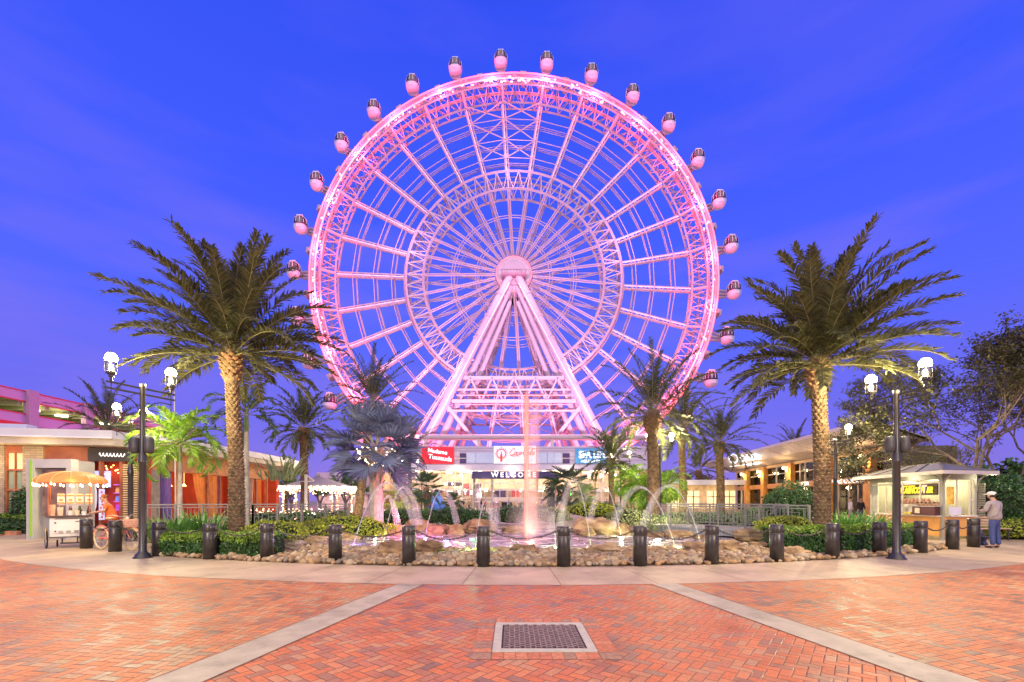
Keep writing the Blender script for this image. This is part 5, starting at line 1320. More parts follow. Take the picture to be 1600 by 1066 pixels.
plamp(W(1022, 800, 21.6)+Vector((0, -.4, .3)), 170, (1, .82, .45), .1, 'garden_uplight'); plamp(W(1066, 798, 29.3)+Vector((0, -.6, .3)), 160, (1, .8, .4), .1, 'garden_uplight')
# banana like broad leaves over the restaurant end
t = thing('banana_plant', 'broad leaved plant showing above the end of the restaurant roof', 'plant', (X(447, 42), 42, 0))
b = MB()
for i in range(9):
    az = i*2.4; el = R(rg.uniform(50, 88)); p = Vector((X(447, 42), 42, 3.0)); L = rg.uniform(2.0, 3.6); d = Vector((math.cos(el)*math.cos(az), math.cos(el)*math.sin(az), math.sin(el))); s = d.cross(Vector((0, 1, .2))).normalized()*.33
    pts = [p+d*L*k-Vector((0, 0, .5*k*k)) for k in (0, .3, .6, .85, 1)]; ws = [.1, .8, 1, .7, .05]
    for j in range(4): b.quad(pts[j]-s*ws[j], pts[j]+s*ws[j], pts[j+1]+s*ws[j+1], pts[j+1]-s*ws[j+1])
b.build('leaves', mat('leaf_banana', (.10, .22, .05), island=.25, transl=.3), t)
b = MB(); b.tube([(X(447, 42), 42, 0), (X(447, 42), 42, 3.2)], [.2, .12], 8); b.build('stem', trunk_m, t)

# ---------------------------------------------------------------- hedges, shrubs, ground plants
def leafquad(b, p, nrm, s, rg):
    a = Vector((rg.gauss(0, 1), rg.gauss(0, 1), rg.gauss(0, 1)))*.7+nrm; a.normalize()
    u = a.orthogonal().normalized(); v = a.cross(u); th = rg.random()*6.28
    u, v = u*math.cos(th)+v*math.sin(th), v*math.cos(th)-u*math.sin(th)
    b.add([p-u*s, p+v*s*.5, p+u*s, p-v*s*.5], [(0, 1, 2, 3)])
def hedge_strip(name, label, path, w, z0, z1, m_side, m_top, dens=900, ls=.035, topband=.14, wob=.05, seed=1, cat='hedge', group=None):
    "clipped hedge along a path of (x, y)"
    rg = random.Random(seed); t = thing(name, label, cat, (path[0][0], path[0][1], 0), group)
    P = [Vector((x, y, 0)) for x, y in path]
    core = MB(); lf = MB()
    for i in range(len(P)-1):
        a, c = P[i], P[i+1]; d = (c-a); L = d.length; d.normalize(); nn = Vector((-d.y, d.x, 0))
        core.add([a-nn*(w/2-.05)+Vector((0, 0, z0)), a+nn*(w/2-.05)+Vector((0, 0, z0)), c+nn*(w/2-.05)+Vector((0, 0, z0)), c-nn*(w/2-.05)+Vector((0, 0, z0)),
                  a-nn*(w/2-.07)+Vector((0, 0, z1-.06)), a+nn*(w/2-.07)+Vector((0, 0, z1-.06)), c+nn*(w/2-.07)+Vector((0, 0, z1-.06)), c-nn*(w/2-.07)+Vector((0, 0, z1-.06))],
                 [(0, 1, 5, 4), (1, 2, 6, 5), (2, 3, 7, 6), (3, 0, 4, 7), (4, 5, 6, 7)])
        def put(q, nr, top):
            k = noise.noise(q*2.3)*wob*1.6+noise.noise(q*7)*wob*.7
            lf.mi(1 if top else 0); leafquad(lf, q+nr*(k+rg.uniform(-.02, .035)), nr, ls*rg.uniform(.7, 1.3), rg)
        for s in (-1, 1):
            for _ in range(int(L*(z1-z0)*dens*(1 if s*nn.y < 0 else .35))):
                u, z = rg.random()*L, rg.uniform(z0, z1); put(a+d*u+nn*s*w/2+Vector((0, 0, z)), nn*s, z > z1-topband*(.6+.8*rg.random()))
        for _ in range(int(L*w*dens)):
            put(a+d*rg.random()*L+nn*rg.uniform(-w/2, w/2)+Vector((0, 0, z1)), Vector((0, 0, 1)), True)
        if i in (0, len(P)-2):
            e = a if i == 0 else c; dd = -d if i == 0 else d
            for _ in range(int(w*(z1-z0)*dens)): put(e+nn*rg.uniform(-w/2, w/2)+Vector((0, 0, rg.uniform(z0, z1))), dd, False)
            if i == 0 and len(P) == 2:
                for _ in range(int(w*(z1-z0)*dens)): put(c+nn*rg.uniform(-w/2, w/2)+Vector((0, 0, rg.uniform(z0, z1))), d, False)
    core.build('dark_core', mat('hedge_core', (.018, .030, .010), rough=1, var=.3), t)  # dark inner box behind the leaf shell, no twigs modelled
    lf.build('leaves', [m_side, m_top], t); return t
def shrub(name, label, c, r, m, n=1600, ls=.05, seed=1, cat='shrub', core=True, flat=0.0, group=None, lobes=5):
    rg = random.Random(seed); t = thing(name, label, cat, (c[0], c[1], 0), group); c = Vector(c); b = MB()
    off = Vector((seed*3.1, seed*1.7, 0))
    for _ in range(n):
        d = Vector((rg.gauss(0, 1), rg.gauss(0, 1), rg.gauss(0, 1))).normalized()
        if d.z < -.6: continue
        k = 1+.22*noise.noise(d*2.2+off)+.12*noise.noise(d*5+off); k *= rg.uniform(.86, 1.04)
        q = c+Vector((d.x*r[0], d.y*r[1], d.z*r[2]))*k; q.z = max(q.z, .03)
        leafquad(b, q, d, ls*rg.uniform(.7, 1.3), rg)
    b.build('leaves', m, t)
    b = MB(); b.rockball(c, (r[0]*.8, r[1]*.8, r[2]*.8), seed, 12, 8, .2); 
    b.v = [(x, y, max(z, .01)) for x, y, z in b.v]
    b.build('dark_core', mat('hedge_core', (.018, .030, .010)), t); return t  # solid dark filler inside the leaves, no twigs modelled
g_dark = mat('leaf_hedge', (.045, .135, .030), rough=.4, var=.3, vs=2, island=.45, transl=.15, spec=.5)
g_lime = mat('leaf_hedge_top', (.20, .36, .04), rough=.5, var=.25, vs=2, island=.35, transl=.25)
g_yel = mat('leaf_golden', (.34, .42, .04), rough=.5, var=.25, vs=2, island=.35, transl=.3)
g_mid = mat('leaf_mid', (.10, .24, .05), rough=.5, var=.3, vs=2, island=.4, transl=.2)
g_pale = mat('leaf_pale', (.28, .36, .16), rough=.5, var=.3, vs=3, island=.35, transl=.25)
# planting bed
b = MB(); pts = [arc_pt(24.94, R(a)) for a in [-22.5+47*i/40*1.13 for i in range(41)]]
bed = [(x, y, .012) for x, y in pts]+[(13.6, 18.5, .012), (9, 24, .012), (-12, 24, .012), (-11.5, 17, .012)]
b.add(bed, [tuple(range(len(bed)))]); struct(b.build('soil', mat('soil', (.16, .11, .07), rough=.95, var=.4, vs=4, bump=.8, bs=25)))
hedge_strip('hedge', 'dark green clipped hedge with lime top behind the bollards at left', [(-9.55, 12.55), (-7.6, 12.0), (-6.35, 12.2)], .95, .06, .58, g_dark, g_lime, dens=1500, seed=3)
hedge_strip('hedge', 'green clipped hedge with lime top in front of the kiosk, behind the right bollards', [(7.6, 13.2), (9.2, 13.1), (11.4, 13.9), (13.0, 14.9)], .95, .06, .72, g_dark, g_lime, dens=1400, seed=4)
shrub('shrub', 'golden leaved shrub just right of the left date palm trunk', (-7.35, 13.9, .52), (1.0, .6, .36), g_yel, 2200, .04, 5)
shrub('shrub', 'wide golden leaved shrub at the foot of the silver fan palm', (X(540, 17.0), 17.0, .42), (1.75, .7, .48), g_yel, 4200, .05, 6)
shrub('shrub', 'golden leaved shrub at the right end of the bridge, left of the right date palm', (X(1225, 15.5), 15.5, .62), (.95, .6, .34), g_yel, 2200, .045, 7)
shrub('round_shrub', 'large round clipped dark green shrub in front of the tan shop building', (X(1235, 20.5), 20.5, 1.0), (1.25, 1.1, 1.28), g_dark, 6500, .055, 8)
shrub('hedge', 'big dark green bush behind the standing man at the far right', (X(1590, 18.6), 18.6, 1.15), (1.7, 1.2, 1.42), g_dark, 6500, .06, 9, cat='bush')
shrub('shrub', 'low lime shrub at the far right beyond the standing man', (X(1600, 17.2), 17.2, .35), (1.5, .6, .42), g_yel, 2200, .05, 10)
hedge_strip('hedge', 'clipped hedge under the restaurant window at the far left', [(-23.8, 20.0), (-19.9, 20.6)], .8, .05, .85, g_dark, g_lime, dens=500, seed=12, ls=.06)
shrub('round_shrub', 'tall rounded shrub beside the restaurant window at the far left', (X(35, 20.2), 20.2, 1.0), (.42, .4, 1.0), g_dark, 1600, .06, 13)
for i, (px, D, rx, rz_, m, lb, cz) in enumerate((
    (620, 26, 1.6, .55, g_mid, 'mid green hedge clump behind the fountain, left of the purple jets', .5), (668, 27, 1.4, .5, g_mid, 'mid green hedge clump behind the flat topped boulder', .5),
    (707, 25, 1.1, .62, g_dark, 'dark green clump behind the rear boulders, left of the green jet', .55), (733, 25.5, 1.2, .55, g_dark, 'dark green clump directly behind the green jet', .5),
    (800, 27, 1.25, .62, g_dark, 'clipped dark green clump just left of the central plume', .6), (862, 28, 1.2, .5, g_pale, 'pale green clump just right of the central plume', .5),
    (920, 24, 1.3, .42, g_yel, 'yellow green low plant on the right planter rock', .95), (985, 23, 1.3, .45, g_pale, 'pale loose shrub at the left end of the bridge', .6), (1065, 22.5, 1.4, .4, g_mid, 'green planting seen through the bridge railing, left', .5), (1120, 22.5, 1.6, .45, g_mid, 'green planting seen through the bridge railing, middle', .5),
    (840, 40, 1.8, .6, g_mid, 'far green clump in front of the entrance doors', .5), (945, 38, 2.2, .8, g_mid, 'far green clump right of the entrance doors', .6), (470, 24, 1.3, .5, g_mid, 'green clump behind the left railing', .5), (520, 23, 1.2, .5, g_mid, 'green clump by the end of the left railing', .5), (420, 22, 1.2, .5, g_mid, 'green clump behind the left railing near the restaurant end', .45),
    (1180, 24, 1.2, .6, g_mid, 'green clump left of the round shrub', .5), (205, 17.5, .9, .4, g_lime, 'lime green clump behind the bicycle', .38), (258, 14.6, .7, .40, g_lime, 'lime green clump between the left lamp post and the hedge', .36))):
    shrub('shrub', lb, (X(px, D), D, cz), (rx, rx*.6, rz_), m, 1500 if D > 21 else 1300, .06 if D > 21 else .045, 30+i)
# strappy clumps
def strap_clump(c, r, h, n, label, m, seed, name='strappy_plant', w=.05):
    rg = random.Random(seed); b = MB(); c = Vector(c)
    for i in range(n):
        a = rg.random()*6.28; rr_ = r*math.sqrt(rg.random())*.75; p = c+Vector((math.cos(a)*rr_*1.2, math.sin(a)*rr_*.7, 0)); a2 = a+rg.uniform(-.9, .9)
        L = h*rg.uniform(.7, 1.25); e = R(rg.uniform(48, 85)); dr = R(rg.uniform(40, 100)); q = p; prev = None; s = Vector((-math.sin(a2), math.cos(a2), 0))*w*.5
        for k in range(5):
            ww = (.6, 1, .95, .6, .04)[k]
            cur = (q-s*ww, q+s*ww)
            if prev: b.quad(prev[0], prev[1], cur[1], cur[0])
            prev = cur; ee = e-dr*(k/4)**1.5; q = q+Vector((math.cos(ee)*math.cos(a2), math.cos(ee)*math.sin(a2), math.sin(ee)))*L/4
    o = b.build(name, m); tag(o, label, 'plant'); rebase(o); return o
g_strap = mat('leaf_strap', (.14, .34, .07), rough=.4, var=.25, vs=2, island=.3, transl=.25)
strap_clump((X(272, 13.4), 13.4, .3), .7, .85, 190, 'strappy light green lily clump right of the left lamp post, nearer one', g_strap, 1)
strap_clump((X(318, 14.2), 14.2, .25), .75, 1.0, 200, 'strappy light green lily clump left of the left date palm trunk', g_strap, 2)
strap_clump((X(1322, 14.6), 14.6, .38), .7, .8, 200, 'strappy light green lily clump right of the right date palm trunk', g_strap, 3)
strap_clump((X(1362, 15.4), 15.4, .38), .65, .75, 160, 'strappy light green lily clump left of the right lamp post', g_strap, 4)
strap_clump((X(1048, 21), 21, .1), 1.0, .8, 160, 'loose grassy clump in front of the bridge at its left end', g_pale, 5, w=.04)
strap_clump((X(1010, 20), 20, .1), .9, .7, 140, 'loose grassy clump by the rocks near the bridge end', g_pale, 6, w=.04)
strap_clump((X(437, 25), 25, 2.6), 1.2, 1.6, 60, 'fan shaped spiky plant beyond the end of the restaurant', g_pale, 8, w=.1)

# ---------------------------------------------------------------- trees
def tree(name, label, base, H, spread, seed, m, leaf=.07, nl=9, depth=6, lean=(0, 0), rt=.13, ntw=2.2, bark=None, group=None, first=.22, tmax=99999):
    rg = random.Random(seed); t = thing(name, label, 'tree', base, group); base = Vector(base)
    wood = MB(); lf = MB(); tips = []
    def grow(p, d, L, r, lv):
        n = 3; pts = [p]; q = p
        for i in range(n):
            d = (d+Vector((rg.gauss(0, .13), rg.gauss(0, .13), rg.gauss(0, .07)+.03))).normalized(); q = q+d*L/n; pts.append(q)
        wood.tube(pts, [r*(1-.1*i) for i in range(n+1)], 7 if lv < 2 else (5 if lv < 4 else 3), caps=False)
        if lv >= depth-2: tips.extend(pts[1:])
        if lv >= depth: return
        k = 3 if lv < 4 else 2
        for j in range(k):
            a = rg.random()*6.28+j*6.28/k; u = d.orthogonal().normalized(); v = d.cross(u); sp = rg.uniform(.45, .85)*spread
            nd = (d+(u*math.cos(a)+v*math.sin(a))*sp+Vector((0, 0, .05))).normalized()
            grow(q if j < 2 else pts[2], nd, L*rg.uniform(.70, .86), r*.66, lv+1)
    d0 = Vector((lean[0], lean[1], 1)).normalized()
    wood.tube([base, base+d0*H*first*.5, base+d0*H*first], [rt*1.3, rt*1.05, rt], 10)
    for j in range(3):
        a = j*2.1+rg.random(); grow(base+d0*H*first, (d0+Vector((math.cos(a), math.sin(a), 0))*.55*spread).normalized(), H*.24, rt*.75, 1)
    if m:
        for p in tips:
            for _ in range(nl):
                q = p+Vector((rg.gauss(0, .16), rg.gauss(0, .16), rg.gauss(0, .12))); leafquad(lf, q, Vector((0, 0, 1)), leaf*rg.uniform(.6, 1.3), rg)
    wood.build('trunk', bark or mat('bark_grey', (.19, .155, .12), rough=.9, var=.3, vs=6, bump=.5, bs=20), t)
    if lf.v: lf.build('crown', m, t)
    return t
g_tree = mat('leaf_tree', (.06, .075, .035), rough=.5, var=.3, vs=1, island=.45, transl=.2, col2=(.12, .12, .05))
tree('tree', 'fine leaved spreading tree with pale forked trunk behind the kiosk at far right', (X(1522, 19.8), 19.8, 0), 8.4, 1.15, 3, g_tree, leaf=.07, nl=20, depth=6, rt=.10, first=.30, lean=(.02, 0))
tree('tree', 'dark leaved tree behind the far right bush', (X(1585, 24), 24, 0), 9.6, 1.1, 8, mat('leaf_tree2', (.07, .085, .04), island=.45, transl=.2, var=.3), leaf=.07, nl=9, depth=6, rt=.11, first=.2)
tree('tree', 'tree with thin yellow green twigs behind the kiosk roof', (X(1440, 26), 26, 0), 5.2, 1.15, 15, mat('leaf_lighttwig', (.26, .28, .10), island=.35, transl=.3), leaf=.06, nl=5, depth=5, rt=.12, first=.3)
g_red = mat('leaf_redlit', (.18, .12, .08), rough=.5, var=.3, island=.4, transl=.2)  # reddish light on these far trees is put into the leaf colour
far = [(1085, 66, 7.2, 'red lit bushy tree beyond the bridge, left of the script sign'), (1045, 70, 8.0, 'bushy tree behind the centre right date palm'), (985, 90, 8.0, 'distant bushy tree at the right end of the entrance building'), (1112, 74, 7.0, 'bushy tree behind the low grey roofed shop'),
       (500, 60, 6.0, 'distant bushy tree behind the patio canopy, left of the silver fan palm'), (540, 66, 7.0, 'distant bushy tree right behind the patio canopy'), (455, 70, 6.5, 'distant bushy tree past the restaurant roof tip'), (1480, 40, 6.8, 'leafy tree behind the tan shop building at right'), (1560, 36, 6.0, 'leafy tree far right behind the fine leaved tree')]
for i, (px, D, H, lb) in enumerate(far):
    tree('tree', lb, (X(px, D), D, 0), H, 1.1, 40+i, g_red if 0 < px-1040 < 80 else g_mid, leaf=.22, nl=5, depth=4, rt=.2, first=.15, group=None)
# ================================================================ fountain
PCX, PCY, PRX, PRY = .3, 17.4, 7.9, 4.9
def in_pool(x, y, k=1.0): return ((x-PCX)/PRX/k)**2+((y-PCY)/PRY/k)**2 < 1
def water_mat():
    m = bpy.data.materials.new('pool_water'); m.use_nodes = True; t = m.node_tree; b = t.nodes['Principled BSDF']; L = t.links.new
    tc = t.nodes.new('ShaderNodeTexCoord'); mp = t.nodes.new('ShaderNodeMapping'); mp.inputs['Scale'].default_value = (1, 2.4, 1); L(tc.outputs['Object'], mp.inputs[0])
    n1 = t.nodes.new('ShaderNodeTexNoise'); n1.inputs['Scale'].default_value = 2.2; n1.inputs['Detail'].default_value = 6; n1.inputs['Distortion'].default_value = .6; L(mp.outputs[0], n1.inputs[0])
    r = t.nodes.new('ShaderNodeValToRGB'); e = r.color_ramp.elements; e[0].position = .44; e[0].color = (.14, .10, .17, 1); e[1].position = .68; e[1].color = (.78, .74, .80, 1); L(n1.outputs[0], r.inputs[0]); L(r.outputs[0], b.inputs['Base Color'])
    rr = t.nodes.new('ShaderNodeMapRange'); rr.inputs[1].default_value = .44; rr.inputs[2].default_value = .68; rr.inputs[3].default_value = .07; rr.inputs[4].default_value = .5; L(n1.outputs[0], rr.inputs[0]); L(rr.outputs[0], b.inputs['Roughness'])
    n2 = t.nodes.new('ShaderNodeTexNoise'); n2.inputs['Scale'].default_value = 9; n2.inputs['Detail'].default_value = 4; L(mp.outputs[0], n2.inputs[0])
    bp = t.nodes.new('ShaderNodeBump'); bp.inputs['Strength'].default_value = .35; bp.inputs['Distance'].default_value = .03; L(n2.outputs[0], bp.inputs['Height']); L(bp.outputs[0], b.inputs['Normal'])
    b.inputs['Specular IOR Level'].default_value = .8
    return m
b = MB(); n = 64
b.add([(PCX+PRX*math.cos(2*math.pi*i/n)*(1+.03*math.sin(5*i)), PCY+PRY*math.sin(2*math.pi*i/n)*(1+.03*math.sin(3*i)), .07) for i in range(n)], [tuple(range(n))])
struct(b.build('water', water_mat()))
# boulders
rockA = mat('rock_ochre', (.36, .22, .10), rough=.85, var=.4, vs=2.2, bump=.9, bs=7, col2=(.55, .40, .22)); rockB = mat('rock_brown', (.20, .12, .07), rough=.85, var=.45, vs=2.6, bump=.9, bs=7, col2=(.42, .27, .14)); rockC = mat('rock_pale', (.44, .36, .26), rough=.85, var=.3, vs=2, bump=.8, bs=8)
def boulder(px, yb, wp_, hp, label, m, dy=.8, seed=0, D=None, z=0.0, rz=0):
    D = D or F*CH/(yb-HY); w_ = wp_/F*D/2; h = hp/F*D; c = Vector((X(px, D), D+dy*.5*w_, z+h*.42))
    b = MB(); b.rockball((0, 0, 0), (w_*1.05, w_*dy, h*.62), seed, 18, 12, .42, boxy=.42)
    q = Matrix.Rotation(rz, 3, 'Z'); b.v = [tuple(q @ Vector(p)+c) for p in b.v]
    o = b.build('boulder', m); tag(o, label, 'boulder'); 
    return rebase(o)
BL = [(612, 871, 62, 25, 'angular brown boulder at the pool front, between the sixth and seventh bollards', rockB), (672, 870, 44, 26, 'brown boulder just right of the seventh bollard at the pool front', rockB),
 (819, 868, 40, 17, 'dark brown boulder left of the ninth bollard at the pool front', rockB), (783, 868, 34, 13, 'low ochre boulder right of the eighth bollard', rockA),
 (947, 869, 52, 18, 'ochre boulder between the ninth and tenth bollards at the pool front', rockA), (1030, 868, 40, 13, 'low ochre boulder right of the tenth bollard', rockA), (1088, 868, 48, 20, 'dark ochre boulder left of the eleventh bollard', rockB),
 (1143, 868, 42, 22, 'big ochre boulder right of the eleventh bollard', rockA), (1190, 860, 36, 13, 'flat ochre rock left of the twelfth bollard', rockA), (1244, 872, 46, 17, 'pale ochre boulder right of the twelfth bollard', rockA), (1276, 858, 34, 20, 'tall ochre boulder at the right hedge end', rockA), (1255, 852, 40, 12, 'flat ochre rock behind the boulders right of the twelfth bollard', rockA),
 (470, 841, 62, 22, 'pale flat topped boulder right of the left hedge', rockC), (455, 858, 34, 14, 'grey boulder beside the fifth bollard', rockC), (492, 852, 44, 14, 'low ochre rock left of the sixth bollard', rockA), (540, 846, 46, 14, 'low ochre rock in front of the golden shrub', rockA), (500, 836, 40, 10, 'flat ochre rock behind the pale flat topped boulder', rockA),
 (612, 838, 40, 18, 'ochre boulder under the right end of the golden shrub', rockA), (650, 832, 34, 20, 'flat topped reddish boulder at the pool back left', rockA), (682, 838, 40, 18, 'reddish brown boulder at the pool back behind the magenta jet', rockB), (711, 838, 28, 18, 'ochre boulder at the pool back between two reddish ones', rockA), (748, 836, 60, 22, 'long rounded brown boulder at the pool back left of the central plume', rockB),
 (802, 835, 38, 14, 'low ochre boulder at the pool back beside the central plume', rockA), (930, 838, 66, 28, 'large angular split boulder at the pool back right', rockA), (918, 840, 26, 14, 'small ochre rock under the large angular boulder', rockA), (966, 838, 40, 20, 'ochre boulder right of the large angular boulder', rockA), (995, 836, 34, 14, 'low ochre boulder near the bridge left end', rockA),
 (1062, 842, 46, 12, 'long flat ochre rock under the bridge left half', rockA), (1025, 842, 26, 10, 'small ochre rock left of the flat one under the bridge', rockB), (1178, 846, 48, 18, 'ochre boulder under the bridge right end', rockA), (1213, 842, 36, 14, 'ochre rock below the golden shrub at the bridge end', rockA), (1100, 846, 30, 10, 'small ochre rock under the middle of the bridge', rockB), (1222, 856, 40, 12, 'flat rock just behind the twelfth bollard', rockA)]
for i, (px, yb, w_, h_, lb, m) in enumerate(BL): boulder(px, yb, w_, h_, lb, m, seed=i*7+3)
# river cobbles
cob = [mat('cobble%d' % i, c, rough=.75, var=.22, vs=9, bump=.25, bs=30) for i, c in enumerate(((.37, .27, .16), (.27, .18, .10), (.44, .35, .23), (.22, .18, .13), (.40, .25, .12)))]
tmpl = []
for i in range(10):
    b = MB(); rr_ = random.Random(i); b.rockball((0, 0, 0), (1, rr_.uniform(.6, .85), rr_.uniform(.5, .7)), 200+i, 10, 7, .28); tmpl.append((b, cob[i % 5]))
rg = random.Random(21); spots = []
th = -23.0
while th < 33:
    r = 24.86
    while r > 22.2:
        a = R(th+rg.uniform(-.2, .2)); rr_ = r+rg.uniform(-.06, .06); x, y = arc_pt(rr_, a)
        ok = not in_pool(x, y, .97)
        if (x < -6.1 or x > 7.3) and r < (24.55 if x < 0 else 24.4): ok = False
        if ok and -24.4 < x: spots.append((x, y, rg.uniform(.055, .10) if rg.random() < .86 else rg.uniform(.10, .145), .03+.045*max(0, (24.9-r)/2)+rg.uniform(0, .05)))
        r -= .105
    th += .27
spots.sort(key=lambda s: (s[0]**2+s[1]**2)**.5/s[2])
protos = {}
rest = MB()
for i, (x, y, s, z) in enumerate(spots):
    k = rg.randrange(10); rz = rg.random()*6.28
    if i < 300:
        if k not in protos:
            tb, tm = tmpl[k]; o = tb.build('river_cobble', tm, smooth=True)
            tag(o, 'rounded river cobble in the stone border between the bollards and the fountain', 'cobble', 'river cobbles round the fountain'); protos[k] = o
        else:
            o = protos[k].copy(); COL.objects.link(o)
        o.location = (x, y, z); o.scale = (s, s, s*rg.uniform(.8, 1.1)); o.rotation_euler = (rg.uniform(-.3, .3), rg.uniform(-.3, .3), rz)
    else:
        tb, tm = tmpl[k]; q = Matrix.Rotation(rz, 3, 'Z'); rest.k = k % 5
        rest.add([q @ (Vector(p)*s)+Vector((x, y, z)) for p in tb.v], tb.f)
o = rest.build('river_cobbles', cob, smooth=True); o['kind'] = 'stuff'

# jets
def jet_mat(name, a, col=(.9, .92, .95), sc=14.0, lo=.35, em=None, es=0):
    m = bpy.data.materials.new(name); m.use_nodes = True; t = m.node_tree; t.nodes.clear(); L = t.links.new
    o = t.nodes.new('ShaderNodeOutputMaterial'); tr = t.nodes.new('ShaderNodeBsdfTransparent'); df = t.nodes.new('ShaderNodeBsdfDiffuse'); tl = t.nodes.new('ShaderNodeBsdfTranslucent'); mm = t.nodes.new('ShaderNodeMixShader')
    df.inputs[0].default_value = col+(1,); tl.inputs[0].default_value = col+(1,); mm.inputs[0].default_value = .5; L(df.outputs[0], mm.inputs[1]); L(tl.outputs[0], mm.inputs[2])
    tc = t.nodes.new('ShaderNodeTexCoord'); mp = t.nodes.new('ShaderNodeMapping'); mp.inputs['Scale'].default_value = (sc, sc, sc*.12); L(tc.outputs['Object'], mp.inputs[0])
    nz = t.nodes.new('ShaderNodeTexNoise'); nz.inputs['Scale'].default_value = 1; nz.inputs['Detail'].default_value = 4; L(mp.outputs[0], nz.inputs[0])
    r = t.nodes.new('ShaderNodeMapRange'); r.inputs[1].default_value = lo; r.inputs[2].default_value = .7; r.inputs[3].default_value = a*.15; r.inputs[4].default_value = a; L(nz.outputs[0], r.inputs[0])
    lw = t.nodes.new('ShaderNodeLayerWeight'); lw.inputs[0].default_value = .45; iv = t.nodes.new('ShaderNodeMath'); iv.operation = 'SUBTRACT'; iv.inputs[0].default_value = 1; L(lw.outputs['Facing'], iv.inputs[1])
    mu = t.nodes.new('ShaderNodeMath'); mu.operation = 'MULTIPLY'; L(r.outputs[0], mu.inputs[0]); L(iv.outputs[0], mu.inputs[1])
    ms = t.nodes.new('ShaderNodeMixShader'); L(mu.outputs[0], ms.inputs[0]); L(tr.outputs[0], ms.inputs[1]); L(mm.outputs[0], ms.inputs[2]); L(ms.outputs[0], o.inputs[0])
    return m
jm = jet_mat('water_jet', .85, col=(.6, .62, .64), lo=.25); vm = jet_mat('water_veil', .26, sc=16, lo=.2); mist = jet_mat('water_mist', .16, sc=3.5)
noz = mat('nozzle', (.12, .11, .1), rough=.4, metal=.6)
jets = [((553, 853), (600, 757), .62, (.35, .25, 1), 'violet lit water jet at the far left of the pool'), ((600, 848), (628, 764), .60, (1, .8, .25), 'yellow lit water jet third from the left'), ((588, 842), (606, 778), .55, (1, .9, .6), 'pale thin water jet second from the left'),
        ((665, 840), (692, 768), .62, (1, .15, .8), 'magenta lit water jet in front of the reddish boulders'), ((742, 866), (757, 785), .4, (.35, 1, .3), 'green lit water jet just left of the eighth bollard'), ((766, 832), (773, 775), .3, (1, .5, .7), 'pink thin water jet right of the eighth bollard'),
        ((868, 856), (866, 806), .2, (.6, 1, .4), 'short green water jet left of the ninth bollard'), ((924, 862), (902, 752), .62, (.85, 1, .4), 'yellow green water jet right of the ninth bollard'), ((970, 840), (943, 764), .60, (.9, 1, .5), 'pale yellow water jet left of the tenth bollard'),
        ((1056, 862), (1012, 764), .62, (.85, 1, .45), 'yellow green arching jet in front of the bridge, left one'), ((1095, 852), (1052, 762), .60, (.95, 1, .5), 'yellow green arching jet in front of the bridge, right one')]
for i, (p, a, k, c, lb) in enumerate(jets):
    D = F*CH/(p[1]-HY); base = Vector((X(p[0], D), D, .07)); H = (p[1]-a[1])/F*D; ap = Vector((X(a[0], D), D+.15, .07+H)); hv = ap-base; hv.z = 0; hv.y = (17.5-D)*.18
    t = thing('water_jet', lb, 'water jet', base, 'coloured water jets of the fountain')
    P = lambda s: base+hv*s+Vector((0, 0, H*(2*s-s*s)))
    pts = [P(s/14*1.0) for s in range(15)]
    b = MB(); b.tube(pts, [.016+.018*(j/14)**1.5 for j in range(15)], 8, caps=False); b.build('rising_jet', jm, t, smooth=True)
    pts = [P(.8+s/12*1.05) for s in range(13)]
    b = MB(); b.tube(pts, [.045+.11*(j/12)**.9 for j in range(13)], 10, caps=False); b.build('falling_spray', vm, t, smooth=True)
    b = MB(); b.lathe([(.05, -.07), (.05, -.02), (.03, .0)], base, 10); b.build('nozzle', noz, t)
    plamp(base+Vector((.05*(1 if i < 6 else -1), -.32, .16)), 30, c, .05, 'jet_light', t)
cb = Vector((X(822.5, 17.3), 17.3, .07))
t = thing('fountain_plume', 'tall salmon lit central water plume rising in front of the welcome doors', 'water jet', cb)
b = MB(); zs = [i/16 for i in range(17)]; b.tube([cb+Vector((0, 0, 5.7*k)) for k in zs], [.085+.045*k if k < .93 else .13-.12*((k-.93)/.07)**2 for k in zs], 12, caps=False); b.build('core_jet', jet_mat('plume_core', .9, col=(.9, .55, .45), lo=.1, sc=20), t, smooth=True)  # salmon lamp glow is put into the water's colour as well
b = MB(); b.tube([cb+Vector((.10+.28*k+.02*math.sin(k*31), 0, .1+5.5*k)) for k in zs], [(.34-.12*k)*(1+.16*noise.noise(Vector((k*9, 2, 5)))) if k < .9 else .23*(1-((k-.9)/.1)**2)+.02 for k in zs], 16, caps=False); b.build('falling_veil', jet_mat('plume_veil', .34, col=(.95, .62, .54), sc=5, lo=.1), t, smooth=True)  # veil colour carries the same painted salmon light
b = MB(); b.rockball(cb+Vector((.35, 0, .75)), (1.25, 1.0, .95), 3, 24, 14, .15); b.v = [(x, y, max(z, .08)) for x, y, z in b.v]; b.build('mist', mist, t, smooth=True)
b = MB(); b.rockball(cb+Vector((.25, .2, .5)), (.8, .7, .8), 9, 20, 12, .2); b.v = [(x, y, max(z, .08)) for x, y, z in b.v]; b.build('mist', mist, t, smooth=True)
for k, z in enumerate((.35, 2.2, 4.2)): plamp(cb+Vector((.15, -.75, z)), (55, 42, 36)[k], (1, .34, .24), .12, 'plume_light', t)
plamp(W(700, 848, 15.5)+Vector((0, 0, .25)), 16, (.8, .2, 1), .1, 'pool_light')
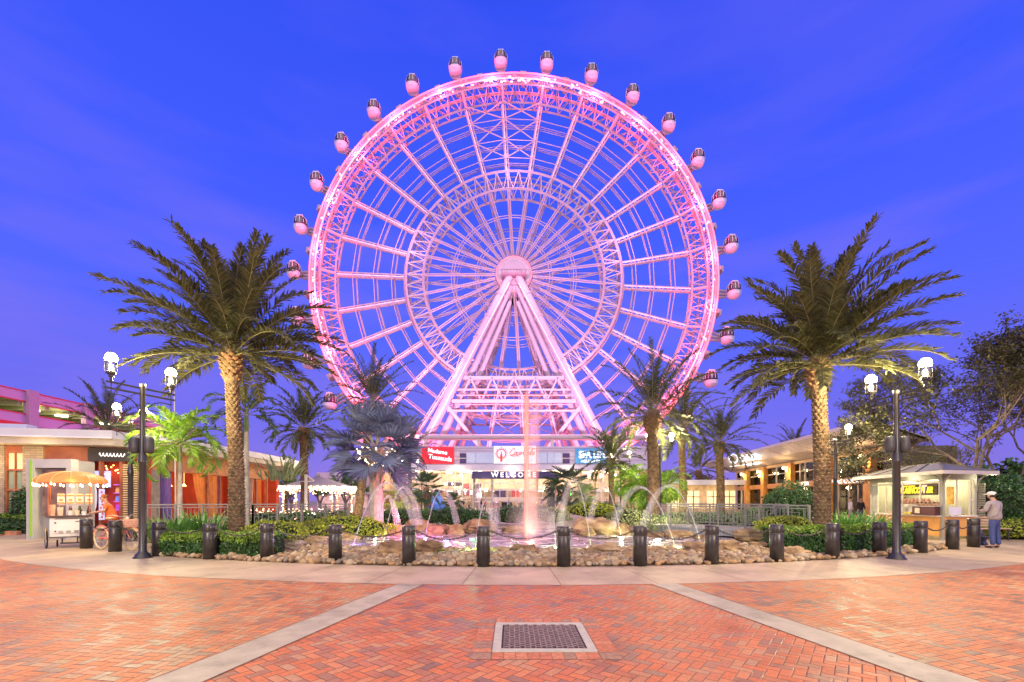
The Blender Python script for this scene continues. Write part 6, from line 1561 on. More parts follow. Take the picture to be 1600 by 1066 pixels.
for i, (px, py, c) in enumerate(((712, 851, (1, .5, .3)), (722, 853, (1, .8, .5)), (697, 848, (.4, .5, 1)), (738, 846, (.2, 1, .4)), (607, 848, (.3, .5, 1)), (1098, 846, (.4, .6, 1)), (865, 864, (1, .85, .5)))):
    D = F*CH/(py-HY); b = MB(); b.lathe([(0, .0), (.10, .0), (.10, .03), (.0, .045)], (X(px, D), D, .072), 10)
    o = b.build('pool_lamp', mat('plm%d' % i, c, var=0, emit=c, es=2.2)); tag(o, 'small round floating pool lamp glowing %s' % ['orange, left of the green jet', 'cream, left of the green jet', 'blue, in the purple water', 'green, beside the green jet', 'blue, near the yellow jet', 'blue, near the bridge', 'gold, by the ninth bollard'][i], 'lamp', 'small coloured lamps in the pool'); rebase(o)

# ================================================================ bridge and railings
rail_m = mat('rail_grey', (.20, .205, .20), rough=.5, var=.12, vs=3)
def railing(name, label, p, q, z, h, npan, cat='railing', orn=True, post=.06):
    p = Vector(p).to_3d() if len(p) == 3 else Vector((p[0], p[1], 0)); q = Vector((q[0], q[1], 0)); t = thing(name, label, cat, (p.x, p.y, z))
    up = Vector((0, 0, 1)); d = (q-p); L = d.length; d.normalize(); pw = L/npan
    A = lambda s, zz: p+d*s+up*(z+zz)
    b = MB(); b.bar(A(-.05, h), A(L+.05, h), .07, .045); b.bar(A(0, h-.10), A(L, h-.10), .03); b.bar(A(0, .09), A(L, .09), .035); b.build('rail', rail_m, t)
    for i in range(npan+1):
        b = MB(); b.bar(A(pw*i, 0), A(pw*i, h), post); b.build('post', rail_m, t)
    b = MB()
    for i in range(npan):
        s0 = pw*i; m = s0+pw/2; sz = (h-.19)/2; zc = .09+sz
        nb = max(4, int(pw/.11))
        for k in range(1, nb):
            s = s0+pw*k/nb
            if abs(s-m) < sz*.98 and orn: continue
            b.bar(A(s, .09), A(s, h-.10), .014)
        if orn:
            for f in (1.0, .62, .28):
                e = sz*f
                b.bar(A(m-e, zc-e), A(m-e, zc+e), .018); b.bar(A(m+e, zc-e), A(m+e, zc+e), .018); b.bar(A(m-e, zc-e), A(m+e, zc-e), .018); b.bar(A(m-e, zc+e), A(m+e, zc+e), .018)
            b.bar(A(m, .09), A(m, zc-sz*.28), .014); b.bar(A(m, zc+sz*.28), A(m, h-.1), .014); b.bar(A(m-sz, zc), A(m-sz*.28, zc), .014); b.bar(A(m+sz*.28, zc), A(m+sz, zc), .014)
    b.build('pickets', rail_m, t)
    return t
ra = (X(1016, 20.4), 20.4); rb_ = (X(1212, 16.0), 16.0); rc = (X(1264, 15.3), 15.3)
railing('bridge_railing', 'grey railing with square motifs on the near side of the footbridge', ra, rb_, .42, .92, 5)
railing('bridge_railing', 'short grey railing panel at the near right end of the footbridge beside the palm', rb_, rc, .42, .90, 1, post=.07)
off_ = Vector((1.3, 1.4, 0))
railing('bridge_railing', 'far side railing of the footbridge seen through the near one', (ra[0]+off_.x, ra[1]+off_.y), (rb_[0]+off_.x, rb_[1]+off_.y), .42, .92, 5)
br = thing('footbridge', 'low grey footbridge deck beneath the railing right of the fountain', 'bridge', (ra[0], ra[1], 0))
b = MB(); v = [Vector((ra[0], ra[1], 0)), Vector((rb_[0], rb_[1], 0)), Vector((rc[0], rc[1], 0)), Vector((rc[0]+off_.x, rc[1]+off_.y, 0)), Vector((ra[0]+off_.x, ra[1]+off_.y, 0))]
b.prism([(x.x, x.y) for x in v], .34, .42); b.build('deck', mat('deck_grey', (.30, .30, .28), rough=.6, var=.1), br)
b = MB(); d = (v[1]-v[0]); nl = 8
b.bar(v[0]+Vector((0, -.03, .37)), v[1]+Vector((0, -.03, .37)), .05, .08); b.bar(v[0]+Vector((0, -.03, .14)), v[1]+Vector((0, -.03, .14)), .05, .06)
b.bar(v[0]+Vector((0, .03, .25)), v[1]+Vector((0, .03, .25)), .02, .24)
for k in range(nl+1): p = v[0]+d*k/nl; b.bar(p+Vector((0, -.05, .1)), p+Vector((0, -.05, .40)), .05)
b.build('side_beam', mat('beam_bluegrey', (.34, .36, .36), rough=.5, var=.1), br)
la = (X(230, 15.6), 15.6); lb_ = (X(395, 17.2), 17.2); lc = (X(545, 18.0), 18.0)
railing('patio_railing', 'grey metal railing in front of the restaurant windows, left of the fountain', la, lb_, .40, .95, 4, orn=False)
railing('patio_railing', 'grey metal railing with square motifs between the left date palm and the silver fan palm', lb_, lc, .40, .95, 4)
b = MB(); b.prism([la, lb_, lc, (lc[0]-.3, 19.4), (la[0]-1, 18.0)], .16, .40); o = b.build('patio_deck', mat('deck_grey', (.30, .30, .28))); tag(o, 'raised grey deck under the railings left of the fountain', 'deck'); rebase(o)

# ================================================================ patio canopy with fairy lights
D = 31; cc = Vector((X(497, D), D, 0))
t = thing('patio_canopy', 'round cream patio canopy edged with a thick fringe of glowing fairy lights', 'canopy', cc)
b = MB(); n = 12; Rr = 2.45
ringp = [cc+Vector((Rr*math.cos(2*math.pi*i/n), Rr*.8*math.sin(2*math.pi*i/n), 2.45)) for i in range(n)]; ap = cc+Vector((0, 0, 3.2))
for i in range(n): b.tri(ringp[i], ringp[(i+1) % n], ap)
b.lathe([(.12, 3.15), (.16, 3.2), (.1, 3.35), (0, 3.38)], cc, 8); b.build('canvas', mat('canvas_cream', (.60, .56, .46), rough=.8, var=.08), t)
for i in range(6):
    p = cc+Vector((Rr*.92*math.cos(i*1.047+.2), Rr*.72*math.sin(i*1.047+.2), 0)); b = MB(); b.bar(p, p+Vector((0, 0, 2.5)), .1); b.build('post', mat('post_cream', (.6, .45, .3), var=.1), t)
fl = mat('fairy_light', (1, .8, .6), var=0, emit=(1, .58, .34), es=3.2); fl2 = mat('fairy_light_white', (1, .9, .8), var=0, emit=(1, .86, .66), es=4.5)
rg = random.Random(31); b = MB()
for i in range(560):
    a = rg.random()*6.28; k = rg.uniform(.95, 1.06); p = cc+Vector((Rr*k*math.cos(a), Rr*.8*k*math.sin(a), 2.46-abs(rg.gauss(0, .22)))); b.k = int(rg.random() < .3); b.box(p, (.055,)*3)
for i in range(170):
    q = i % 6; p = cc+Vector((Rr*.92*math.cos(q*1.047+.2)+rg.uniform(-.09, .09), Rr*.72*math.sin(q*1.047+.2)-.08, rg.uniform(.2, 2.3))); b.k = int(rg.random() < .3); b.box(p, (.045,)*3)
b.build('fairy_lights', [fl, fl2], t)['kind'] = 'stuff'
plamp(cc+Vector((0, -.5, 1.9)), 60, (1, .6, .35), .3, 'canopy_lamp', t)
b = MB()
for i in range(260): b.k = int(rg.random() < .3); b.box((X(rg.uniform(395, 520), 24), 24+rg.uniform(-.8, .8), rg.uniform(.1, 1.05)), (.04,)*3)
o = b.build('fairy_lights', [fl, fl2]); o['kind'] = 'stuff'
# lights wound up the trunks
def trunk_lights(px0_, px1_, D, z0, z1, r, turns, label, n=220):
    b = MB(); rgx = random.Random(int(px0_))
    for i in range(n):
        k = i/n; a = 2*math.pi*turns*k; c = Vector((X(px0_+(px1_-px0_)*k, D), D, z0+(z1-z0)*k)); b.box(c+Vector((r*math.cos(a), r*math.sin(a), 0)), (.04, .04, .04))
    o = b.build('light_string', mat('warm_string', (1, .9, .6), var=0, emit=(1, .78, .40), es=2.5)); tag(o, label, 'string lights'); rebase(o)
rg = random.Random(5); b = MB()
for i in range(70):
    a = rg.random()*6.28; k = rg.random(); c = W(588, 700, 18.3)+Vector((math.cos(a)*(.25+.6*k), math.sin(a)*(.25+.6*k), -.75+.7*k)); b.box(c, (.035, .035, .035))
o = b.build('light_string', mat('warm_string', (1, .9, .6), var=0, emit=(1, .85, .55), es=5)); tag(o, 'tiny warm bulbs strung among the leaf stems of the silver fan palm', 'string lights'); o['kind'] = 'stuff'
pole = thing('sail_pole', 'white slanted sail pole in front of the glowing patio canopy', 'pole', (X(478, 26), 26, 0))
b = MB(); b.bar((X(478, 26), 26, 0), (X(478, 26), 26, 3.0), .12); b.build('post', alu, pole)
b = MB(); b.bar((X(478, 26), 26, 2.98), (X(487, 26), 26.3, 2.65), .07); b.bar((X(470, 26), 26, 2.6), (X(487, 26), 26.3, 2.62), .05); b.build('arm', alu, pole)
fr = thing('rust_frame', 'rust coloured open metal frame beside the end of the restaurant', 'frame', (X(427, 30), 30, 0))
b = MB()
for px in (417, 435): b.bar((X(px, 30), 30, 0), (X(px, 30), 30, 3.0), .09)
b.bar((X(416, 30), 30, 3.0), (X(436, 30), 30, 3.0), .09); b.build('frame', mat('rust', (.40, .09, .04), rough=.6), fr)
# ================================================================ people
def skin(name, V, E, rad, m, parent, sub=2, org=None):
    me = bpy.data.meshes.new(name); me.from_pydata([tuple(Vector(v)) for v in V], E, []); me.materials.append(m)
    o = bpy.data.objects.new(name, me); COL.objects.link(o); o.parent = parent
    md = o.modifiers.new('skin', 'SKIN'); md.use_smooth_shade = True; md.branch_smoothing = .6
    if not me.skin_vertices: me.skin_vertices.new()
    for i, r in enumerate(rad):
        q = me.skin_vertices[0].data[i]; q.radius = r if isinstance(r, tuple) else (r, r); q.use_root = (i == 0)
    s = o.modifiers.new('sub', 'SUBSURF'); s.levels = sub; s.render_levels = sub
    # freeze to plain mesh
    bpy.context.view_layer.update()
    nm = bpy.data.meshes.new_from_object(o.evaluated_get(bpy.context.evaluated_depsgraph_get()))
    o.modifiers.clear(); o.data = nm; nm.materials.clear(); nm.materials.append(m)
    nm.polygons.foreach_set('use_smooth', [True]*len(nm.polygons))
    bpy.data.meshes.remove(me); nm.name = name
    return o
skin_m = mat('skin_tone', (.50, .28, .19), rough=.5, var=.08, vs=6)
def cm(name, c): return mat('cloth_'+name, c, rough=.8, var=.12, vs=7, bump=.25, bs=18)
def person(label, loc, rz, shirt, trousers, hairc=(.05, .03, .02), H=1.75, pose=None, fat=1.0, sleeves='long', shoes=(.05, .04, .05), hands=True, short=False, face=True, shirt_low=.86, group=None, hair=True, sub=2, skirt=False):
    """built facing -Y about the origin, then turned and placed"""
    J = dict(pel=(0, 0, .95), sp=(0, .01, 1.12), ch=(0, .0, 1.32), nb=(0, .01, 1.47), nk=(0, -.01, 1.54), h0=(0, -.03, 1.60), h1=(0, -.025, 1.67), h2=(0, -.01, 1.735),
             sl=(-.18, 0, 1.42), sr=(.18, 0, 1.42), el=(-.24, .02, 1.14), er=(.24, .02, 1.14), wl=(-.25, -.08, .90), wr=(.25, -.08, .90),
             hl=(-.09, 0, .90), hr=(.09, 0, .90), kl=(-.10, -.01, .50), kr=(.10, -.01, .50), al=(-.10, .02, .09), ar=(.10, .02, .09), tl=(-.12, -.15, .035), tr=(.12, -.15, .035))
    if pose: J.update(pose)
    k = H/1.75; J = {a: Vector(v)*k for a, v in J.items()}
    t = thing('person', label, 'person', (0, 0, 0), group)
    V = []; E = []; Rr = []; ix = {}
    def add(n, p, r, frm=None):
        ix[n] = len(V); V.append(Vector(p)); Rr.append(tuple(x*k for x in r) if isinstance(r, tuple) else r*k)
        if frm is not None: E.append((ix[frm], ix[n]))
    f = fat
    add('pel', J['pel'], .105*f); add('sp', J['sp'], .11*f, 'pel'); add('ch', J['ch'], .115*f, 'sp'); add('nb', J['nb'], (.065, .06), 'ch'); add('nk', J['nk'], .052, 'nb')
    add('h0', J['h0'], (.062, .078), 'nk'); add('h1', J['h1'], (.078, .098), 'h0'); add('h2', J['h2'], (.058, .07), 'h1')
    if face:
        fd = (J['h1']-J['nk']); fwd = Vector((0, -1, 0))
        if pose and 'fwd' in pose: fwd = Vector(pose['fwd']).normalized()
        add('nose', (J['h0']+J['h1'])/2+fwd*.105*k, .012, 'h0')
    for s in 'lr':
        add('s'+s, J['s'+s], .052*f, 'ch'); add('e'+s, J['e'+s], .040, 's'+s); add('w'+s, J['w'+s], .026, 'e'+s)
        d = (J['w'+s]-J['e'+s]).normalized(); sg = -1 if s == 'l' else 1
        add('p'+s, J['w'+s]+d*.07*k, (.034, .020), 'w'+s)
        if hands:
            side_ = d.cross(Vector((sg*.3, 0, 1))).normalized(); up = side_.cross(d)
            for j in range(4):
                o = J['w'+s]+d*.085*k+side_*(.012-.0*j)*0+side_.lerp(up, 0)*(.024-.016*j)*k
                L = (.062, .075, .07, .052)[j]*k; add('f%s%d' % (s, j), o+d*.02*k, .009, 'p'+s); add('g%s%d' % (s, j), o+d*L*.7-up*.012*k, .008, 'f%s%d' % (s, j)); add('i%s%d' % (s, j), o+d*L*.95-up*.035*k, .007, 'g%s%d' % (s, j))
            add('t%s0' % s, J['w'+s]+d*.045*k+side_*.035*k, .010, 'w'+s); add('t%s1' % s, J['w'+s]+d*.075*k+side_*.055*k-up*.012*k, .009, 't%s0' % s)
        add('h'+s, J['h'+s].lerp(J['pel'], .3)+Vector((0, 0, -.08*k)), .062, 'pel'); add('k'+s, J['k'+s], .055, 'h'+s); add('a'+s, J['a'+s], .036, 'k'+s); add('x'+s, J['t'+s], (.034, .026), 'a'+s)
    skin('body', V, E, Rr, skin_m, t, sub)
    # shirt
    V = []; E = []; Rr = []; ix = {}
    lowz = J['pel'].lerp(J['hl'].lerp(J['hr'], .5), 1.0)
    add('pel', lowz+Vector((0, 0, -.075*k)), .152*f); add('md', lowz.lerp(J['sp'], .5), .16*f, 'pel'); add('sp', J['sp'], .155*f, 'md'); add('ch', J['ch'], .15*f, 'sp'); add('nb', J['nb']+Vector((0, 0, .015*k)), (.085, .075), 'ch')
    for s in 'lr':
        add('s'+s, J['s'+s], .066*f, 'ch'); 
        if sleeves == 'long': add('e'+s, J['e'+s], .056, 's'+s); add('w'+s, J['w'+s]-(J['w'+s]-J['e'+s])*.05, .040, 'e'+s)
        else: add('e'+s, J['s'+s].lerp(J['e'+s], .75), .062, 's'+s)
    skin('shirt', V, E, Rr, shirt, t, sub)
    V = []; E = []; Rr = []; ix = {}
    add('pel', J['pel']+Vector((0, 0, .0)), .12*f); add('cr', J['pel']+Vector((0, 0, -.09*k)), .135*f, 'pel')
    for s in 'lr':
        add('h'+s, J['h'+s]+Vector((0, 0, -.17*k)), .088*f**.6, 'cr'); add('k'+s, J['k'+s], .070*f**.5, 'h'+s)
        if not short: add('a'+s, J['a'+s]+Vector((0, 0, .0)), .062*f**.5, 'k'+s)
    skin('trousers', V, E, Rr, trousers, t, sub)
    for s in 'lr':
        V = []; E = []; Rr = []; ix = {}
        d = (J['t'+s]-J['a'+s]); add('a', J['a'+s]+Vector((0, 0, -.035*k)), .046); add('b', J['a'+s]+d*.5+Vector((0, 0, -.02*k)), .046, 'a'); add('c', J['t'+s]+Vector((0, 0, .008*k)), (.045, .034), 'b'); skin('shoe', V, E, Rr, mat('shoe%.2f%.2f' % shoes[:2], shoes, rough=.5), t, 1)
    if hair:
        b = MB(); c = (J['h1']+J['h2'])/2; fwd = Vector((pose or {}).get('fwd', (0, -1, 0))).normalized()
        b.rockball(c-fwd*.018*k+Vector((0, 0, .012*k)), (.086*k, .1*k, .082*k), 5, 12, 8, .08); b.build('hair', mat('hair%.2f' % hairc[0], hairc, rough=.7, var=.2), t, smooth=True)
    if face and hands:
        fwd = Vector((pose or {}).get('fwd', (0, -1, 0))).normalized(); sd = fwd.cross(Vector((0, 0, 1)))
        for s in (-1, 1):
            b = MB(); b.rockball(J['h1']+fwd*.088*k+sd*.03*s*k+Vector((0, 0, -.005)), (.012*k,)*3, 1, 8, 6, 0); b.build('eye', mat('eye', (.05, .04, .04), rough=.2), t)
            b = MB(); b.rockball((J['h0']+J['h1'])/2+sd*.085*s*k+Vector((0, 0, .01)), (.014*k, .022*k, .032*k), 1, 8, 6, 0); b.build('ear', skin_m, t, smooth=True)
        b = MB(); m_ = J['h0']+fwd*.082*k+Vector((0, 0, .012*k)); b.bar(m_-sd*.024*k, m_+sd*.024*k, .008, .009); b.build('mouth', mat('lips', (.35, .12, .10)), t)
    t.location = loc; t.rotation_euler = (0, 0, rz)
    return t, J, k
# the standing man at the far right, back to us, reading a phone
grey_shirt = cm('grey_sweater', (.36, .32, .33)); jeans = cm('jeans', (.05, .075, .22))
mp_ = dict(el=(-.27, -.06, 1.13), er=(.27, -.06, 1.13), wl=(-.08, -.30, 1.17), wr=(.09, -.30, 1.15), h0=(0, -.075, 1.545), h1=(0, -.085, 1.61), h2=(0, -.07, 1.675), nk=(0, -.035, 1.50), sl=(-.20, -.01, 1.40), sr=(.20, -.01, 1.40), kl=(-.11, -.01, .50), kr=(.10, .0, .50), al=(-.13, .03, .09), ar=(.11, .03, .09), tl=(-.19, -.13, .035), tr=(.13, -.16, .035))
man, J, k = person('man in grey sweater, jeans and white cap, seen from behind, looking at his hands', (15.13, 14.05, 0), R(-168), grey_shirt, jeans, H=1.80, pose=mp_, fat=1.15, hair=False, shoes=(.06, .03, .05))
b = MB(); c = Vector((0, -.068, 1.66))*k
b.rockball(c, (.094*k, .112*k, .078*k), 2, 16, 10, .03); b.bar(c+Vector((0, -.08, -.005))*k, c+Vector((0, -.185, -.025))*k, .15*k, .012)
cap = b.build('cap', mat('cap_white', (.75, .73, .68), rough=.8, bump=.2, bs=30), man, smooth=True)
cap.data.transform(Matrix.Translation(wloc(man)))       # parts here are given in the person's own frame
b = MB(); b.rockball(c+Vector((0, .03, -.055))*k, (.084*k, .078*k, .06*k), 9, 12, 8, .1); o = b.build('hair', mat('hair_dark', (.05, .045, .04), rough=.8, var=.3, vs=20), man, smooth=True); o.data.transform(Matrix.Translation(wloc(man)))
b = MB(); b.rockball(c+Vector((0, .085, -.012))*k, (.045*k, .03*k, .035*k), 4, 10, 8, .1); o = b.build('cap_opening', mat('cap_green', (.06, .10, .03), rough=.7), cap); o.data.transform(Matrix.Translation(wloc(man)))
b = MB(); b.box(Vector((0.0, -.345, 1.20))*k, (.075, .012, .15), M=Matrix.Rotation(R(-35), 3, 'X')); ph = b.build('phone_body', mat('phone_black', (.02, .02, .025), rough=.2), None)
ph.name = 'phone'; ph.rotation_euler = (0, 0, R(-168)); ph.location = man.location; tag(ph, 'dark phone held by the man in the grey sweater', 'phone')
b = MB(); b.tube([Vector((-.15, .02, 1.42))*k, Vector((-.02, .17, 1.25))*k, Vector((.12, .17, 1.05))*k, Vector((.19, .06, .95))*k], .012, 5); b.build('strap_tmp', cm('strap', (.25, .22, .23)), None)
o = bpy.data.objects['strap_tmp']; o.name = 'bag_strap'; o.parent = man
# vendor in an orange shirt leaning on the cart
vp = dict(el=(-.25, -.16, 1.16), er=(.25, -.14, 1.18), wl=(-.22, -.42, 1.12), wr=(.24, -.40, 1.14), sp=(0, -.02, 1.12), ch=(0, -.09, 1.30), nb=(0, -.14, 1.44), nk=(0, -.17, 1.50), sl=(-.18, -.12, 1.38), sr=(.18, -.12, 1.38), h0=(0, -.21, 1.55), h1=(0, -.22, 1.62), h2=(0, -.21, 1.685))
person('vendor in a bright orange shirt leaning forward at the snack cart', (-13.25, 14.85, 0), R(-62), cm('orange_shirt', (.80, .16, .03)), cm('orange_trousers', (.45, .12, .04)), H=1.72, pose=vp, fat=1.05, sleeves='short', hairc=(.25, .08, .03))
# visitors by the entrance, tiny in the picture
rg = random.Random(77)
cols = [('white', (.75, .72, .7)), ('navy', (.05, .06, .16)), ('red', (.6, .06, .05)), ('grey', (.3, .3, .32)), ('pink', (.7, .3, .4)), ('black', (.03, .03, .035)), ('lilac', (.45, .35, .6)), ('teal', (.06, .3, .33)), ('tan', (.45, .32, .2))]
spots_ = [(891, 67, 'lilac', 'grey', 'walking alone right of the entrance doors'), (905, 70, 'white', 'navy', 'beside another visitor, right of the entrance doors'), (911, 70, 'navy', 'black', 'by the right entrance glazing'), (716, 70, 'white', 'red', 'in front of the left glazing'), (724, 71, 'black', 'tan', 'by the left glazing near the pink display'), (733, 69, 'tan', 'navy', 'next to the left entrance column'),
          (752, 69, 'black', 'grey', 'just left of the entrance doors'), (757, 70, 'red', 'navy', 'in front of the entrance doors at left'), (795, 70, 'grey', 'black', 'in the middle of the entrance doors'), (846, 70, 'pink', 'white', 'right of the entrance doors near the column'), (857, 69, 'teal', 'navy', 'under the right end of the welcome panel'), (702, 71, 'pink', 'tan', 'beside the small blue tent'), (874, 71, 'white', 'tan', 'just past the right entrance column'), (948, 66, 'navy', 'grey', 'walking at the far right of the entrance'), (672, 64, 'red', 'black', 'left of the small blue tent')]
for i, (px, D, a, c, lb) in enumerate(spots_):
    dc = dict(cols); st = rg.uniform(.05, .16)
    pz = dict(kl=(-.10, -st, .50), kr=(.10, st*.3, .50), al=(-.10, -st*.6, .09), ar=(.10, st*1.2, .10), tl=(-.12, -.15-st*.6, .035), tr=(.12, -.13+st*1.2, .04), wl=(-.26, -.1-st*.5, .92), wr=(.26, st, .92))
    person('visitor in a %s top and %s bottoms %s' % (a, c, lb), (X(px, D), D, 0), rg.uniform(-3, 3), cm(a, dc[a]), cm(c, dc[c]), hairc=rg.choice(((.05, .03, .02), (.2, .1, .04), (.3, .2, .1))), H=rg.uniform(1.58, 1.8), pose=pz, hands=False, sub=1, face=False, group='visitors by the entrance')
for i, (px, D, a, c, lb) in enumerate(((1345, 30.5, 'black', 'navy', 'at the lit shop window under the cocktails lettering'), (1329, 30.8, 'white', 'grey', 'left of the lit shop window, behind the lily clump'))):
    person('visitor in a %s top %s' % (a, lb), (X(px, D), D, 0), 1.2*i, cm(a, dict(cols)[a]), cm(c, dict(cols)[c]), H=1.7, hands=False, sub=1, face=False)
q = kk(kx0+.9, ky0+3.0)
person('kiosk attendant in a white top standing inside behind the counter', (q[0], q[1], 0), R(-80), cm('white', (.75, .72, .7)), cm('navy', (.05, .06, .16)), H=1.62, hands=False, sub=1)

# ================================================================ snack cart
CD = 13.9; cx = X(88, CD); ct = thing('snack_cart', 'white snack cart on wheels with orange domed canopy hung with bulbs, at the far left', 'cart', (cx, CD, 0))
cwhite = mat('cart_white', (.70, .68, .66), rough=.35, var=.06, vs=3); gold = mat('cart_gold', (.75, .45, .06), rough=.35, var=.1); rubber = mat('rubber', (.02, .02, .02), rough=.8, var=0); steel = mat('steel', (.55, .54, .52), rough=.3, metal=.8, var=.1)
yb = CD+.05
b = MB(); b.box((cx, yb+.38, .66), (1.02, .72, .60)); b.build('body', cwhite, ct, bevel=.02)
b = MB(); b.box((cx, yb+.38, 1.0), (1.22, .86, .05)); b.build('counter', mat('counter_dark', (.10, .06, .05), rough=.3), ct)
b = MB(); b.box((cx-.02, yb+.006, .69), (.80, .025, .44)); d_ = b.build('door', mat('door_white', (.74, .72, .70), rough=.3, var=.04), ct)
b = MB(); b.bar((cx-.36, yb-.015, .93), (cx+.42, yb-.015, .93), .03, .025); b.build('door_rail', mat('rail_dark', (.12, .10, .1), rough=.4), d_)
for z in (.54, .80): b = MB(); b.box((cx-.36, yb-.012, z), (.05, .02, .05)); b.build('hinge', mat('rail_dark', (.12, .10, .1)), d_)
b = MB(); b.box((cx+.22, yb-.01, .84), (.13, .02, .025)); b.build('handle', mat('rail_dark', (.12, .10, .1)), d_)
for k_ in (-.22, -.02, .18):
    b = MB()
    for j in range(4): b.box((cx+k_, yb-.012, .485+.022*j), (.13, .012, .010))
    b.build('vent', mat('vent_grey', (.30, .29, .28)), d_)
b = MB(); b.box((cx, yb+.36, .35), (1.04, .70, .04)); b.box((cx, yb+.36, .14), (.5, .06, .05)); b.bar((cx-.2, yb+.36, .14), (cx-.2, yb+.36, .34), .04); b.bar((cx+.2, yb+.36, .14), (cx+.2, yb+.36, .34), .04); b.build('chassis', mat('chassis', (.10, .09, .09), rough=.5), ct)
def wheel_(par, c, r, ax, nsp=16, tire=rubber, tr=.022, rimm=None, name='wheel', sp_m=None, hubr=.03):
    c = Vector(c); ax = Vector(ax).normalized(); u = ax.orthogonal().normalized() if abs(ax.z) < .1 else Vector((1, 0, 0)); u = Vector((0, 0, 1)); v = ax.cross(u).normalized()
    cir = lambda rr, n=28: [c+(u*math.cos(2*math.pi*k/n)+v*math.sin(2*math.pi*k/n))*rr for k in range(n)]
    b = MB(); b.tube(cir(r-tr), tr, 8, closed=True); o = b.build(name, tire, par, smooth=True)
    b = MB(); b.tube(cir(r-tr*2.2), tr*.4, 6, closed=True)
    b.build('rim', rimm or steel, o, smooth=True)
    b = MB()
    for k in range(nsp):
        a = 2*math.pi*k/nsp; p = c+(u*math.cos(a)+v*math.sin(a))*(r-tr*2.2); a2 = a+.5*(1 if k % 2 else -1); q_ = c+(u*math.cos(a2)+v*math.sin(a2))*hubr+ax*(.02 if k % 2 else -.02); b.tube([q_, p], .0035, 3)
    b.tube([c-ax*.035, c+ax*.035], hubr, 8); b.build('spokes', sp_m or steel, o)
    return o
for s in (-1, 1):
    wheel_(ct, (cx+s*.60, yb+.22, .29), .29, (1, .18, 0))
    b = MB(); pts = [Vector((cx+s*.60, yb+.22, .29))+Vector((0, math.cos(R(a))*.335, math.sin(R(a))*.335)) for a in range(5, 176, 17)]
    for i in range(len(pts)-1): b.bar(pts[i], pts[i+1], .10, .012, up=(1, 0, 0))
    b.build('mudguard', gold, ct)
for s in (-.22, .2): wheel_(ct, (cx+s*1.6, yb+.72, .12), .12, (1, 0, 0), 8, tr=.02)
# posts, domed canopy
copper = mat('canopy_copper', (.60, .24, .10), rough=.5, var=.15, transl=.45)
posts = [(cx+sx*.54, yb+.38+sy*.34) for sx in (-1, 1) for sy in (-1, 1)]
for x, y in posts: b = MB(); b.tube([(x, y, 1.02), (x, y, 2.12)], .016, 6); b.build('post', copper, ct)
b = MB(); rows = 6; n = 24; cc = Vector((cx+.05, yb+.38, 2.06))
grid_ = [[cc+Vector((1.02*math.sin(R(90)*j/rows)*math.cos(2*math.pi*i/n), .72*math.sin(R(90)*j/rows)*math.sin(2*math.pi*i/n), .36*math.cos(R(90)*j/rows))) for i in range(n)] for j in range(rows+1)]
for j in range(rows):
    for i in range(n): b.quad(grid_[j][i], grid_[j][(i+1) % n], grid_[j+1][(i+1) % n], grid_[j+1][i])
b.build('canopy', copper, ct, smooth=True)
b = MB()
for i in range(0, n, 2): b.tube([grid_[j][i]+Vector((0, 0, .008)) for j in range(rows+1)], .008, 4)
b.build('canopy_rib', mat('rib_orange', (.85, .45, .2), emit=(1, .45, .15), es=.4), ct)
bulb = mat('cart_bulb', (1, .8, .5), var=0, emit=(1, .66, .30), es=9); rg = random.Random(8); 
for i in range(24):
    a = 2*math.pi*i/24; p = cc+Vector((1.0*math.cos(a), .70*math.sin(a), -.05-.05*abs(math.sin(3*a)))); b = MB(); b.lathe([(0, -.04), (.026, -.02), (.022, .02), (.01, .045), (0, .05)], p, 8); b.build('bulb', bulb, ct, smooth=True)
for x in (-.55, 0, .55): plamp((cx+x, yb+.25, 1.98), 9, (1, .50, .20), .06, 'cart_lamp', ct)
plamp((cx+.1, yb-.25, 2.0), 8, (1, .5, .2), .06, 'cart_lamp', ct)
# orange and white snack bags over the counter
for i in range(4):
    b = MB(); x = cx-.24+.25*i; b.box((x, yb+.5, 1.54), (.20, .09, .34)); o = b.build('snack_bag', mat('bag_white', (.78, .70, .62), rough=.4, var=.1), None, bevel=.015); tag(o, 'orange and white snack bag in the row on the cart, %s from the left' % ORD[i], 'snack bag', 'snack bags on the cart')
    b = MB(); b.box((x, yb+.449, 1.66), (.19, .012, .05)); b.box((x, yb+.449, 1.52), (.10, .012, .07)); b.box((x, yb+.449, 1.42), (.19, .012, .05)); q_ = b.build('orange_print', mat('print_orange', (.85, .30, .08)), o)
    rebase(o); q_.data.transform(Matrix.Translation(-Vector(o.location)))
    b = MB(); b.lathe([(.05, 0), (.06, .1), (.035, .19), (.035, .24), (0, .25)], (x, yb+.45, 1.065), 10); o = b.build('syrup_bottle', mat('syr%d' % i, ((.06, .03, .02), (.10, .03, .02), (.05, .05, .02), (.08, .02, .03))[i], rough=.2), None, smooth=True); tag(o, 'dark syrup bottle under the snack bags on the cart, %s from the left' % ORD[i], 'bottle', 'bottles on the cart'); rebase(o)
b = MB(); b.box((cx+.13, yb+.5, 1.355), (.86, .14, .02)); 
for x in (-.28, .54): b.bar((cx+x, yb+.52, 1.03), (cx+x, yb+.52, 1.36), .02)
b.build('bag_shelf', steel, ct)
